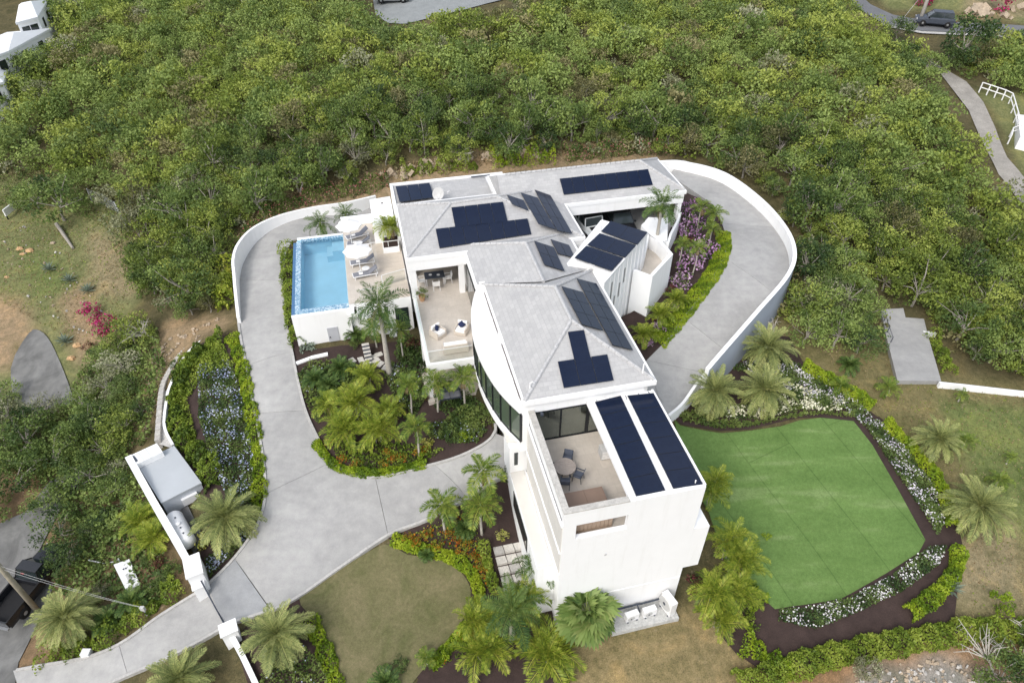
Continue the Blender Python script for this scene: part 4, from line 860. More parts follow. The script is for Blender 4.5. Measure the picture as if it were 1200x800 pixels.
railing([(-8.6, 23.1, 0), (-6.9, 23.1, 0), (-6.9, 24.6, 0), (-5.1, 25.1, 0)], 'glass balustrade at the front corner of the pool deck')
railing([(-7.35, 29.5, 0), (-6.0, 29.4, 0), (-5.2, 29.4, 0)], 'short metal handrail in front of the deck planter', 0.95, False)
# stair, lower facade between pool and terrace
ex = thing('deck_stair', W(-9.5, 22, -3.3), 'white outdoor stair with railing against the wall under the pool deck', 'stair', ANG)
for k in range(11):
    m = MB(); m.box(0.3+k*0.28, 0.58+k*0.28, 0.1, 0.9, 3.0-k*0.29-0.3, 3.0-k*0.29); m.build('step', stucco, ex)
m = MB(); m.tube([(0.1, 0.02, 3.9), (0.4, 0.02, 3.9), (3.4, 0.02, 0.95)], 0.03, 6); m.tube([(0.1, 0.02, 3.5), (0.4, 0.02, 3.5), (3.4, 0.02, 0.55)], 0.02, 6); m.build('handrail', alu, ex)
for k in range(9):
    m = MB(); x = 0.1+k*0.4; z = 3.0-max(0, k-1)*0.4; m.tube([(x, 0.02, max(0, z-0.3)), (x, 0.02, z+0.9)], 0.018, 5); m.build('baluster', alu, ex)
m = MB(); m.box(-0.2, 0.5, 0.05, 0.9, 2.7, 3.0); m.build('landing', stucco, ex)
def wall_win(a0, a1, z0, z1, b, name='window'):
    f = MB(); f.box(a0, a1, b-0.05, b, z0, z1); o = f.build(name, frame_dark, house); m = MB(); m.box(a0+0.06, a1-0.06, b-0.07, b-0.05, z0+0.06, z1-0.06); m.build('pane', glass_dark, o); return o
wall_win(-6.3, -5.3, -3.3, -0.95, 22.9, 'door'); wall_win(-8.2, -6.9, -2.4, -1.2, 22.9)
m = MB(); m.prism([(-5.0, 14.6), (-0.6, 14.6), (-0.6, 22.8), (-6.5, 22.8), (-6.5, 21.5), (-5.3, 21.5)], -4.6, -3.0, 0); o = m.build('lower_patio', deck_tile); o.location = W(0, 0, 0); o.rotation_euler = (0, 0, ANG); tag(o, kind='structure')
# ------------------------------------------------------------------ furniture
SL = 'sun loungers on the pool deck'
def lounger(loc, rz, label):
    t = thing('sun_lounger', loc, label, 'sun lounger', rz, SL)
    m = MB(); m.box(-0.95, 0.95, -0.33, -0.28, 0.26, 0.31); m.box(-0.95, 0.95, 0.28, 0.33, 0.26, 0.31); m.box(-0.95, -0.9, -0.28, 0.28, 0.26, 0.31); m.box(0.9, 0.95, -0.28, 0.28, 0.26, 0.31); m.build('frame', white_metal, t)
    m = MB(); m.box(-0.9, 0.3, -0.28, 0.28, 0.30, 0.335); m.build('seat', fabric_grey, t)
    m = MB(); m.face([(0.3, -0.28, 0.33), (0.95, -0.28, 0.78), (0.95, 0.28, 0.78), (0.3, 0.28, 0.33)]); m.face([(0.3, 0.28, 0.30), (0.97, 0.28, 0.75), (0.97, -0.28, 0.75), (0.3, -0.28, 0.30)]); m.build('backrest', fabric_grey, t)
    for sx in (-0.8, 0.8):
        for sy in (-0.3, 0.3):
            m = MB(); m.box(sx-0.025, sx+0.025, sy-0.025, sy+0.025, 0, 0.26); m.build('leg', white_metal, t)
    return t
LP = [((406, 278.5), (430, 270.5), 'sun lounger half hidden under the upper white umbrella, farthest from the pump door'), ((408, 285), (432, 282), 'grey sun lounger between the two white umbrellas'),
      ((411.5, 308), (437, 303), 'grey sun lounger directly below the lower white umbrella'), ((415, 322.5), (440, 316.5), 'sun lounger nearest the glass balustrade at the front of the deck')]
for f_, b_, lb in LP:
    p, q = P(*f_, 0.3), P(*b_, 0.4); c = (p+q)/2; c.z = 0
    t = lounger(c, math.atan2(q.y-p.y, q.x-p.x), lb)
    m = MB(); tw = [(-0.45, -0.14), (-0.15, -0.14), (-0.15, 0.1), (-0.45, 0.1)]; m.prism(tw, 0.336, 0.40); tl = m.build('folded_towel', fabric_white); tl.location = c; tl.rotation_euler = t.rotation_euler
    tag(tl, 'white folded towel on the '+lb.split(',')[0].replace('sun lounger','lounger'), 'towel', 'towels on the loungers')
def umbrella(top, rad, label):
    c = P(*top, 2.55); t = thing('umbrella', (c.x, c.y, 0), label, 'umbrella', 0.2, 'white umbrellas on the pool deck')
    m = MB(); m.tube([(0, 0, 0), (0, 0, 2.6)], 0.03, 8); m.build('pole', white_metal, t)
    m = MB(); m.lathe([(0.3, 0), (0.3, 0.06), (0.06, 0.1), (0.05, 0.3)], (0, 0, 0), 12); m.build('base', white_metal, t)
    m = MB(); n = 8; ring = [(rad*math.cos(2*math.pi*k/n), rad*math.sin(2*math.pi*k/n)) for k in range(n)]
    for k in range(n):
        p, q = ring[k], ring[(k+1) % n]; mid = ((p[0]+q[0])*0.47, (p[1]+q[1])*0.47)
        m.face([(0, 0, 2.55), (p[0], p[1], 2.08), (mid[0], mid[1], 2.06)]); m.face([(0, 0, 2.55), (mid[0], mid[1], 2.06), (q[0], q[1], 2.08)])
        m.face([(p[0], p[1], 2.08), (p[0], p[1], 1.98), (mid[0], mid[1], 1.96), (mid[0], mid[1], 2.06)]); m.face([(mid[0], mid[1], 2.06), (mid[0], mid[1], 1.96), (q[0], q[1], 1.98), (q[0], q[1], 2.08)])
    m.build('canopy', fabric_white, t)
    for k in range(n):
        m = MB(); p = ring[k]; m.tube([(0, 0, 2.5), (p[0]*0.97, p[1]*0.97, 2.05)], 0.012, 4); m.build('rib', white_metal, t)
    m = MB(); m.lathe([(0.05, 2.55), (0.06, 2.6), (0.01, 2.68)], (0, 0, 0), 8); m.build('finial', white_metal, t)
    return t
umbrella((407.5, 257.5), 1.05, 'white umbrella at the back of the pool deck by the parapet'); umbrella((417.5, 287), 1.1, 'white umbrella in the middle of the pool deck over the loungers')
def round_table(p, r, hgt, label, matt=white_metal, cat='side table', group=None):
    t = thing('side_table', p, label, cat, 0, group)
    m = MB(); m.lathe([(r, hgt-0.035), (r, hgt)], (0, 0, 0), 20); m.build('top', matt, t)
    m = MB(); m.lathe([(0.03, 0.02), (0.03, hgt-0.035)], (0, 0, 0), 8); m.build('stem', matt, t)
    m = MB(); m.lathe([(r*0.6, 0), (r*0.6, 0.02)], (0, 0, 0), 14); m.build('base', matt, t); return t
p = P(421, 284, 0.45); p.z = 0; round_table(p, 0.27, 0.45, 'small round white table between the two upper loungers')
p = P(428.5, 314, 0.45); p.z = 0; round_table(p, 0.3, 0.45, 'small round white table between the two lower loungers')
def block_chair(loc, rz, label):
    t = thing('armchair', loc, label, 'armchair', rz, 'white armchairs on the terrace')
    m = MB(); m.box(-0.42, 0.42, -0.42, 0.42, 0.05, 0.28); m.build('base', wicker, t)
    for s in (-1, 1):
        m = MB(); m.box(s*0.42 if s < 0 else 0.34, s*0.34 if s < 0 else 0.42, -0.42, 0.42, 0.28, 0.56); m.build('arm', wicker, t)
    m = MB(); m.box(-0.34, 0.34, 0.32, 0.42, 0.28, 0.78); m.build('backrest', wicker, t)
    m = MB(); m.box(-0.33, 0.33, -0.41, 0.18, 0.285, 0.46); m.build('seat_cushion', fabric_white, t)
    m = MB(); m.obox((0, 0.24, 0.66), (0.33, 0, 0), (0, 0.07, 0.02), (0, -0.05, 0.2)); m.build('back_cushion', fabric_white, t)
    return t
def scatter_cushion(loc, rz, label, mat=fabric_navy, s=0.21):
    m = MB(); n = 5
    for k in range(n):
        for l in range(n):
            pass
    V = []; Fc = []
    for sd2 in (1, -1):
        i0 = len(V)
        for k in range(n):
            for l in range(n):
                x, y = k/(n-1)*2-1, l/(n-1)*2-1; V.append((x*s, sd2*0.085*(1-x**4)*(1-y**4)+0.0, y*s))
        for k in range(n-1):
            for l in range(n-1):
                q = [i0+k*n+l, i0+(k+1)*n+l, i0+(k+1)*n+l+1, i0+k*n+l+1]; Fc.append(q if sd2 < 0 else q[::-1])
    m.v = V; m.f = Fc; m.m = [0]*len(Fc); o = m.build('cushion', mat, smooth=True); o.location = loc; o.rotation_euler = (R(-28), R(45), rz); tag(o, label, 'cushion'); return o
for (x, y), rz, nm in (((513, 388), 35, 'left'), ((541, 384), -30, 'right')):
    p = P(x, y, 0.4); p.z = 0; block_chair(p, ANG+R(rz), f'white cushioned armchair with navy pillow, {nm} of the pair on the terrace')
    d = Vector((-math.sin(ANG+R(rz)), math.cos(ANG+R(rz)), 0)); scatter_cushion(p+d*0.06+Vector((0, 0, 0.66)), ANG+R(rz), f'navy pillow on the {nm} terrace armchair')
p = P(533.5, 405, 0.35); p.z = 0
t = thing('sofa', p, 'low pale sofa on the terrace in front of the glass balustrade', 'sofa', ANG)
m = MB(); m.box(-0.78, 0.78, -0.36, 0.36, 0.06, 0.3); m.build('base', wicker, t)
m = MB(); m.box(-0.78, 0.78, -0.42, -0.36, 0.06, 0.72); m.build('backrest', wicker, t)
m = MB(); m.box(-0.84, -0.78, -0.42, 0.36, 0.06, 0.55); m.build('arm', wicker, t)
m = MB(); m.box(0.78, 0.84, -0.42, 0.36, 0.06, 0.55); m.build('arm', wicker, t)
for k in (-1, 0):
    m = MB(); m.box(0.01+k*0.78, 0.77+k*0.78, -0.2, 0.35, 0.305, 0.46); m.build('seat_cushion', fabric_white, t)
    m = MB(); m.box(0.01+k*0.78, 0.77+k*0.78, -0.355, -0.2, 0.305, 0.78); m.build('back_cushion', fabric_white, t)
def chair(loc, rz, label, fm, sm, group):
    t = thing('chair', loc, label, 'chair', rz, group)
    for sx in (-0.24, 0.24):
        m = MB(); m.tube([(sx, -0.24, 0), (sx, -0.22, 0.44), (sx, -0.2, 0.64)], 0.02, 6); m.build('leg', fm, t)
        m = MB(); m.tube([(sx, 0.28, 0), (sx, 0.22, 0.44), (sx, 0.32, 0.86)], 0.02, 6); m.build('leg', fm, t)
        m = MB(); m.box(sx-0.025, sx+0.025, -0.22, 0.25, 0.63, 0.66); m.build('arm', fm, t)
    m = MB(); m.box(-0.24, 0.24, -0.24, 0.24, 0.42, 0.455); m.build('seat', sm, t)
    m = MB(); m.obox((0, 0.28, 0.67), (0.23, 0, 0), (0, 0.012, -0.003), (0, 0.045, 0.2)); m.build('backrest', sm, t); return t
# terrace dining set
p = P(509, 322, 0.72); p.z = 0
t = thing('dining_table', p, 'small dark dining table in the shade of the covered terrace', 'table', ANG)
m = MB(); m.box(-0.75, 0.75, -0.45, 0.45, 0.70, 0.745); m.build('tabletop', charcoal, t)
for sx in (-0.65, 0.65):
    for sy in (-0.36, 0.36): m = MB(); m.box(sx-0.03, sx+0.03, sy-0.03, sy+0.03, 0, 0.70); m.build('leg', white_metal, t)
for dx, dy, rz, lb in ((0, -0.85, 180, 'white dining chair with its back to the open terrace'), (-1.0, -0.1, 90, 'dining chair at the left end of the shaded terrace table'), (1.0, -0.1, -90, 'dining chair at the right end of the shaded terrace table')):
    d = Vector((dx*CA-dy*SA, dx*SA+dy*CA, 0)); chair(p+d, ANG+R(rz), lb, white_metal, fabric_white, 'chairs round the shaded dining table')
for k in range(2):
    m = MB(); m.lathe([(0.1, 0), (0.13, 0.02), (0.12, 0.03)], (0, 0, 0), 12); o = m.build('plate', white_metal); o.location = p+Vector((0.3*(1 if k else -1), -0.05, 0.747)); tag(o, ('right' if k else 'left')+' white plate on the shaded dining table', 'plate')
# roof terrace set
p = P(662, 546, 0.74); p.z = 0
t = thing('round_table', p, 'round weathered slatted table on the roof terrace', 'table', ANG+R(8))
for k in range(9):
    y0 = -0.585+k*0.13; y1 = y0+0.12; hw = min(math.sqrt(max(0.02, 0.36-min(abs(y0), 0.585)**2)), 0.6); hw2 = math.sqrt(max(0.02, 0.36-min(abs(y1), 0.585)**2))
    pts = [(-hw, y0), (hw, y0), (math.sqrt(max(0.01, 0.36-((y0+y1)/2)**2)), (y0+y1)/2), (hw2, y1), (-hw2, y1), (-math.sqrt(max(0.01, 0.36-((y0+y1)/2)**2)), (y0+y1)/2)]
    m = MB(); m.prism(pts, 0.715, 0.745); m.build('slat', wood_pale, t)
m = MB(); m.lathe([(0.57, 0.69), (0.57, 0.714)], (0, 0, 0), 24); m.build('apron', wood_pale, t)
for k in range(4):
    an = k*math.pi/2+0.7; m = MB(); m.tube([(0.12*math.cos(an), 0.12*math.sin(an), 0.69), (0.42*math.cos(an), 0.42*math.sin(an), 0)], 0.03, 6); m.build('leg', charcoal, t)
for an, lb in ((75, 'dark terrace chair behind the round table, nearest the glass doors'), (172, 'dark terrace chair between the round table and the left wall'), (-92, 'dark terrace chair in front of the round table'), (-25, 'dark terrace chair at the right of the round table')):
    d = Vector((math.cos(R(an)), math.sin(R(an)), 0)); c = p+d*(0.68 if an == 172 else 0.8); chair(c, R(an)-math.pi/2, lb, charcoal, simple('chair_sling', (0.10, 0.115, 0.15), 0.7), 'chairs round the roof terrace table')
# spa cover, storage box
t = thing('hot_tub', W(1.85, 1.45, 0), 'square hot tub under a brown cover in the front corner of the roof terrace', 'hot tub', ANG)
m = MB(); m.box(-1.0, 1.0, -0.95, 0.95, 0.0, 0.72); m.build('cabinet', wood, t)
for k in range(2):
    m = MB(); m.box(-1.04+k*1.045, -0.005+k*1.045, -0.99, 0.99, 0.72, 0.82); m.build('cover', brown_vinyl, t)
for k in range(9):
    m = MB(); m.box(-0.99+k*0.22, -0.79+k*0.22, -0.985, -0.95, 0.03, 0.70); m.build('panel', wood, t)
b_ = h(709, 530, 0.3); t = thing('drawer_cart', W(b_.x-0.1, b_.y, 0), 'grey plastic drawer cart under the edge of the terrace roof', 'drawer cart', ANG)
m = MB(); m.box(-0.2, 0.35, -0.3, 0.3, 0.05, 0.72); m.build('body', grey_box, t)
for k in range(3): m = MB(); m.box(-0.17, 0.32, -0.32, -0.3, 0.1+k*0.21, 0.27+k*0.21); m.build('drawer', fabric_white, t)
p = P(495, 352, 0.0); t = thing('potted_plant', p, 'round leafy plant in a terracotta pot beside the terrace column', 'potted plant')
m = MB(); m.lathe([(0.17, 0), (0.24, 0.42), (0.26, 0.44), (0.22, 0.44), (0.2, 0.36)], (0, 0, 0), 14); m.build('pot', terracotta, t); POT = t
# bench on the lower patio
p = P(527, 463, -2.6); p.z = -3.0
t = thing('bench', p, 'dark two seat bench on the lower patio under the terrace', 'bench', ANG)
m = MB(); m.box(-0.7, 0.7, -0.3, 0.3, 0.3, 0.42); m.build('seat', charcoal, t); m = MB(); m.box(-0.7, 0.7, 0.3, 0.38, 0.3, 0.85); m.build('backrest', charcoal, t)
for k in (-1, 1):
    m = MB(); m.box(k*0.72-0.03, k*0.72+0.03, -0.3, 0.36, 0, 0.6); m.build('arm', charcoal, t)
    m = MB(); m.box(k*0.35-0.33, k*0.35+0.33, -0.28, 0.26, 0.42, 0.5); m.build('seat_cushion', fabric_grey, t)
# ------------------------------------------------------------------ service items by the tower
pad_c = [P(x, y, -8.1) for x, y in ((706, 738), (793, 722), (800, 700), (715, 714))]
FZ = bz(*W(5.5, -0.8)[:2])
m = MB(); m.box(3.0, 7.1, -1.35, -0.06, FZ-0.3, FZ+0.12); pad = local(m, 'plant_plinth', simple('rough_concrete', (0.52, 0.52, 0.50), 0.9, 0.12, 2, 8, 0.2), org=(5, -0.7, 0)); pad['kind'] = 'structure'
def condenser(a, b, wd, dp, hg, rz, label):
    t = thing('condenser_unit', W(a, b, FZ+0.12), label, 'air conditioner', ANG+rz, 'air conditioning units at the foot of the tower')
    m = MB(); m.box(-wd/2, wd/2, -dp/2, dp/2, 0.06, hg); m.build('casing', white_metal, t)
    m = MB(); m.lathe([(hg*0.36, 0), (hg*0.36, 0.02), (hg*0.3, 0.025)], (0, 0, 0), 18); o = m.build('fan_grille', grey_box, t); o.location = (-wd*0.12, -dp/2, hg*0.52); o.rotation_euler = (R(90), 0, 0)
    m = MB(); m.lathe([(hg*0.08, 0), (hg*0.08, 0.02)], (0, 0, 0), 10); o = m.build('fan_hub', charcoal, t); o.location = (-wd*0.12, -dp/2-0.026, hg*0.52); o.rotation_euler = (R(90), 0, 0)
    for k in (-1, 1): m = MB(); m.box(k*wd*0.36-0.04, k*wd*0.36+0.04, -dp/2-0.05, dp/2+0.05, 0, 0.06); m.build('foot', charcoal, t)
    m = MB(); m.box(-wd*0.4, wd*0.4, dp/2, dp/2+0.012, 0.12, hg-0.08); m.build('coil', grey_box, t)
    return t
condenser(4.35, -0.75, 0.8, 0.34, 0.62, 0.1, 'left small white condenser unit beside the fan palm'); condenser(5.45, -0.72, 0.8, 0.34, 0.62, 0.08, 'small white condenser unit in the middle of the plinth')
condenser(6.6, -0.7, 0.95, 0.4, 1.35, R(-75), 'tall condenser unit with grille at the right end of the plinth')
m = MB(); m.tube([W(3.2, -0.15, FZ+0.35), W(4.6, -0.15, FZ+0.4), W(4.9, -0.2, FZ+0.55), W(5.2, -0.15, FZ+0.4), W(6.4, -0.15, FZ+0.5)], 0.06, 6); m.tube([W(4.9, -0.2, FZ+0.5), W(4.95, -0.6, FZ+0.3)], 0.04, 6)
o = m.build('pipe', charcoal, origin=W(3.2, -0.15, FZ)); tag(o, 'black insulated pipes running along the base of the tower wall', 'pipes')
# service yard: long wall, gate piers, shed, gas tank, generator
def pt(px, py): q = G(px, py); return q
SY0 = -5.6
wp = [(150, 534, -5.2), (180, 588, -5.5), (207, 634, -6.0), (230, 676, -6.3)]
pts = [P(*q) for q in wp]; mb = sweep(MB(), pts, 0.42, -4.5, 0.0); yw = mb.build('yard_wall', stucco, origin=pts[0]); tag(yw, 'long straight white wall between the gas tank and the scrub', 'wall'); yw['kind'] = 'thing'
def pier(px, py, z, label, w2=0.5, d2=0.42, ln=0.7):
    p = P(px, py, z); t = thing('gate_pier', p, label, 'gate pier', R(118)); m = MB(); m.box(-ln, ln, -d2, d2, -3.6, -0.1); m.build('shaft', stucco, t)
    m = MB(); m.box(-ln-0.06, ln+0.06, -d2-0.06, d2+0.06, -0.1, 0.0); m.build('cap', stucco, t); return t
pier(225.5, 662, -5.8, 'thick white gate pier at the end of the long yard wall'); pier(230, 676, -6.6, 'lower white block between the yard wall pier and the gate', ln=0.75, d2=0.3); pier(267, 735, -6.9, 'white gate pier beside the big date palm', ln=0.35)
pts = [P(*q) for q in ((270, 742, -7.3), (284, 768, -7.9), (296, 793, -8.3), (306, 815, -8.6))]; mb = sweep(MB(), pts, 0.3, -2.5, 0.0); o = mb.build('garden_wall', stucco, origin=pts[0]); tag(o, 'low white garden wall running down from the gate behind the date palm', 'wall'); o['kind'] = 'thing'
# sliding gate: flat dark bars
g0, g1 = G(229, 668), G(263, 731); g0.z = bz(g0.x, g0.y); t = thing('sliding_gate', g0, 'dark metal gate standing across the drive', 'gate'); d = g1-g0; L = d.length; u = d.normalized()
for k in (0.15, 1.35): m = MB(); m.tube([u*0+Vector((0, 0, k)), d+Vector((0, 0, k))], 0.04, 5); m.build('rail', charcoal, t)
for k in range(int(L/0.16)): m = MB(); q = u*(k*0.16); m.tube([q+Vector((0, 0, 0.12)), q+Vector((0, 0, 1.38))], 0.014, 4); m.build('bar', charcoal, t)
# shed
sc_ = [P(x, y, -5.75) for x, y in ((161, 543), (204, 523), (235, 565), (189, 588))]
t = thing('shed', (sc_[0].x, sc_[0].y, -8.5), 'flat roofed grey utility shed inside the long white wall', 'shed'); O_ = Vector((sc_[0].x, sc_[0].y, 0))
m = MB(); m.prism([(p.x-O_.x, p.y-O_.y) for p in sc_], -0.3, 2.62); m.build('wall', stucco_grey, t)
cen = sum((p-O_ for p in sc_), Vector())/4
m = MB(); m.prism([(p.x-O_.x+(p.x-O_.x-cen.x)*0.03, p.y-O_.y+(p.y-O_.y-cen.y)*0.03) for p in sc_], 2.62, 2.75); m.build('roof', simple('grey_membrane', (0.43, 0.455, 0.475), 0.7, 0.05, 0.6), t)
fa, fb = sc_[3]-O_, sc_[2]-O_; fd = (fb-fa); fn_ = Vector((fd.y, -fd.x, 0)).normalized(); c = fa+fd*0.62+fn_*0.08
m = MB(); m.obox((c.x, c.y, 1.9), fd.normalized()*0.5, fn_*0.12, (0, 0, 0.3)); m.build('wall_unit', white_metal, t)
wb = [P(x, y, -5.2) for x, y in ((148, 534), (183, 518), (190, 528), (156, 544))]
t2 = thing('plant_cabinet', (wb[0].x, wb[0].y, -8.0), 'white rendered cabinet at the top end of the long yard wall', 'cabinet'); O2 = Vector((wb[0].x, wb[0].y, 0))
m = MB(); m.prism([(p.x-O2.x, p.y-O2.y) for p in wb], -1.0, 2.7); m.build('body', stucco, t2)
m = MB(); a_, b_, c_, d_2 = [p-O2 for p in wb]; f = lambda s, v: (a_.lerp(b_, s)).lerp(d_2.lerp(c_, s), v)
m.prism([(f(s, v).x, f(s, v).y) for s, v in ((0.06, 0.2), (0.2, 0.2), (0.2, 0.8), (0.06, 0.8))], 2.7, 2.73); m.build('vent_grille', charcoal, t2)
for s in (0.35, 0.6): m = MB(); m.prism([(f(x, v).x, f(x, v).y) for x, v in ((s, 0.05), (s+0.02, 0.05), (s+0.02, 0.95), (s, 0.95))], 2.7, 2.715); m.build('joint_strip', stucco_grey, t2)
# gas tank
p0, p1 = P(202.5, 603, -6.5), P(219, 634, -6.5); d = p1-p0; t = thing('gas_tank', ((p0+p1)/2+Vector((0, 0, -0.95))), 'white cylindrical gas tank lying beside the long yard wall', 'gas tank', math.atan2(d.y, d.x))
L = d.length/2; r = 0.52
m = MB(); m.lathe([(0.02, -L-0.30), (0.26, -L-0.24), (0.42, -L-0.12), (r, -L+0.05), (r, L-0.05), (0.42, L+0.12), (0.26, L+0.24), (0.02, L+0.30)], (0, 0, 0), 20); o = m.build('shell', white_metal, t, smooth=True); o.rotation_euler = (0, R(90), 0); o.location = (0, 0, 0.75)
for k in (-0.6, 0.6): m = MB(); m.box(k*L-0.08, k*L+0.08, -0.4, 0.4, 0, 0.35); m.build('saddle', stucco_grey, t)
for k in (-0.5, -0.1, 0.25, 0.65): m = MB(); m.lathe([(0.05, 0), (0.05, 0.08)], (k*L, 0.04, 1.25), 8); m.build('valve', charcoal, t)
m = MB(); m.lathe([(0.16, 0), (0.16, 0.1), (0.05, 0.14)], (-0.05*L, 0, 1.25), 12); m.build('valve_dome', white_metal, t)
drape('tank_pad', wpoly([(193, 590), (214, 580), (240, 632), (228, 650)]), conc_old, 0.08)
# transformer box
q = [P(x, y, -8.9) for x, y in ((134, 662), (152, 655.5), (164, 685), (148, 691))]; O3 = Vector((q[0].x, q[0].y, 0))
t = thing('generator_box', (q[0].x, q[0].y, -10.35), 'white rectangular generator box standing alone in the scrub', 'generator')
m = MB(); m.prism([(p.x-O3.x, p.y-O3.y) for p in q], 0, 1.45); m.build('housing', white_metal, t); cc_ = sum((p-O3 for p in q), Vector())/4
m = MB(); m.prism([((p.x-O3.x-cc_.x)*1.04+cc_.x, (p.y-O3.y-cc_.y)*1.03+cc_.y) for p in q], 1.45, 1.5); m.build('lid', white_metal, t)
m = MB(); g = lambda s, v: ((q[0]-O3).lerp(q[1]-O3, s)).lerp((q[3]-O3).lerp(q[2]-O3, s), v)
m.prism([(g(s, v).x, g(s, v).y) for s, v in ((0.36, 0.5), (0.66, 0.5), (0.66, 0.76), (0.36, 0.76))], 1.5, 1.53); m.build('vent_panel', grey_box, t)
for s in (0.42, 0.58): m = MB(); c = g(s, 0.28); m.lathe([(0.05, 0), (0.05, 0.05)], (c.x, c.y, 1.5), 8); m.build('lug', charcoal, t)
m = MB(); c0 = P(137, 657, -9.2); m.tube([c0+Vector((0.5, -0.4, -0.2)), c0+Vector((0.2, 0, 0.3)), c0, c0+Vector((-0.9, 0, -0.3)), c0+Vector((-2.0, 0.2, -0.2))], 0.04, 6); o = m.build('supply_pipe', rust_pipe, origin=c0); tag(o, 'bent grey pipe behind the white generator box', 'pipe')
# curved stepped retaining wall below the flower bed
IN = [(277, 386), (255, 394), (235, 401), (215, 421), (200, 452), (195.5, 470), (193, 500), (203, 522)]; OUT = [(275, 381), (250, 391), (232, 399), (213, 413), (199, 433), (190, 452), (186.5, 480), (184, 516)]
def zr(i, n): return -4.2-2.0*i/n
pi_ = spline([P(x, y, zr(i, 7)) for i, (x, y) in enumerate(IN)], 5); po_ = spline([P(x, y, zr(i, 7)-0.1) for i, (x, y) in enumerate(OUT)], 5)
mb = sweep(MB(), pi_, 0.18, -2.5, 0.12); o = mb.build('retaining_wall', stucco, origin=pi_[0]); tag(o, 'slim white retaining wall curving along the blue flower bed', 'wall'); o['kind'] = 'thing'
t = thing('stepped_wall', po_[0], 'curved wall of pale stepped coping blocks below the flower bed', 'wall'); t['kind'] = 'thing'
for i in range(0, len(po_)-1, 1):
    a_, b_ = po_[i]-po_[0], po_[i+1]-po_[0]; z = min(a_.z, b_.z); mb = MB(); d = b_-a_; n = Vector((-d.y, d.x, 0)).normalized()*0.17
    mb.obox(((a_+b_)/2).to_2d().to_3d()+Vector((0, 0, z-0.95)), Vector((d.x, d.y, 0))*0.495, n, (0, 0, 1.0)); mb.build('coping_block', stone_cap if i % 3 == 0 else tile_grey, t)
mb = MB()
for i in range(len(pi_)-1): mb.face([po_[i]+Vector((0, 0, -0.35)), pi_[i]+Vector((0, 0, -0.35)), pi_[i+1]+Vector((0, 0, -0.35)), po_[i+1]+Vector((0, 0, -0.35))][::-1])
tag(mb.build('drain_channel', kerb_mat), kind='structure')
# ------------------------------------------------------------------ ground sheets
a_, b_ = P(940, 512, -6), P(985, 562, -6.4); TURF_ROT = -math.degrees(math.atan2(b_.y-a_.y, b_.x-a_.x))
def turf_mat(name, c1, c2, seam):
    m, t, b = new_mat(name)
    n1 = noise(t, 0.5, 7, 0.7, dist=0.8); n2 = noise(t, 5, 5, 0.75); n3 = noise(t, 30, 3, 0.7)
    col = ramp(t, n1, [(0.32, c1), (0.66, c2)])
    cc = N(t, 'ShaderNodeTexCoord'); mp = N(t, 'ShaderNodeMapping'); mp.inputs['Rotation'].default_value[2] = R(TURF_ROT)
    t.links.new(cc.outputs['Object'], mp.inputs[0])
    if seam:
        br = N(t, 'ShaderNodeTexBrick'); br.offset = 0.3; t.links.new(mp.outputs[0], br.inputs['Vector']); br.inputs['Scale'].default_value = 1
        br.inputs['Color1'].default_value = (0.95, 0.95, 0.95, 1); br.inputs['Color2'].default_value = (1.05, 1.05, 1.05, 1); br.inputs['Mortar'].default_value = (0.74, 0.76, 0.74, 1)
        br.inputs['Mortar Size'].default_value = 0.04; br.inputs['Brick Width'].default_value = 70.0; br.inputs['Row Height'].default_value = 3.4
        col = mix(t, col, br.outputs[0], 1.0, 'MULTIPLY')
        mp2 = N(t, 'ShaderNodeMapping'); mp2.inputs['Rotation'].default_value[2] = R(TURF_ROT+90); mp2.inputs['Scale'].default_value = (0.16, 0.8, 1); t.links.new(cc.outputs['Object'], mp2.inputs[0])
        nb = N(t, 'ShaderNodeTexNoise'); nb.inputs['Scale'].default_value = 1.0; nb.inputs['Detail'].default_value = 3; t.links.new(mp2.outputs[0], nb.inputs['Vector'])
        col = mix(t, col, ramp(t, nb.outputs[0], [(0.36, (0.88, 0.90, 0.87)), (0.52, (1, 1, 1)), (0.58, (1.08, 1.05, 1.08)), (0.66, (1.45, 1.25, 1.6))]), 1.0, 'MULTIPLY')
    col = mix(t, col, ramp(t, n2, [(0.3, (0.76, 0.76, 0.74)), (0.66, (1.10, 1.09, 1.08))]), 1.0, 'MULTIPLY')
    col = mix(t, col, ramp(t, n3, [(0.3, (0.72,)*3), (0.65, (1.14,)*3)]), 1.0, 'MULTIPLY')
    t.links.new(col, b.inputs['Base Color']); b.inputs['Roughness'].default_value = 0.9; b.inputs['Specular IOR Level'].default_value = 0.15; bump(t, b, n3, 0.6, 0.04); return m
turf = turf_mat('green_turf', (0.108, 0.186, 0.051), (0.138, 0.230, 0.068), True)
lawn_brown = turf_mat('dry_lawn', (0.105, 0.112, 0.046), (0.19, 0.168, 0.092), False)
def W2(px, n=0, closed=True):
    q = [Vector((*G(x, y)[:2], 0)) for x, y in px]
    return [tuple(p[:2]) for p in (spline(q, n, closed) if n else q)]
BA = W2([(333, 404), (343, 430), (350, 450), (359, 484), (373, 515), (388, 541), (410, 554), (440, 559), (480, 551), (530, 538), (566, 520), (578, 506), (572, 485), (548, 462), (505, 452), (500, 420), (470, 400), (400, 405), (352, 412)])
drape('mulch_bed', BA, mulch, 0.03)
drape('mulch_bed', W2([(455, 630), (500, 611), (548, 587), (575, 568), (600, 560), (603, 600), (615, 640), (640, 690), (660, 720), (668, 770), (668, 830), (480, 830), (490, 795), (470, 780), (545, 700), (545, 672), (510, 652), (470, 645)]), mulch, 0.02)
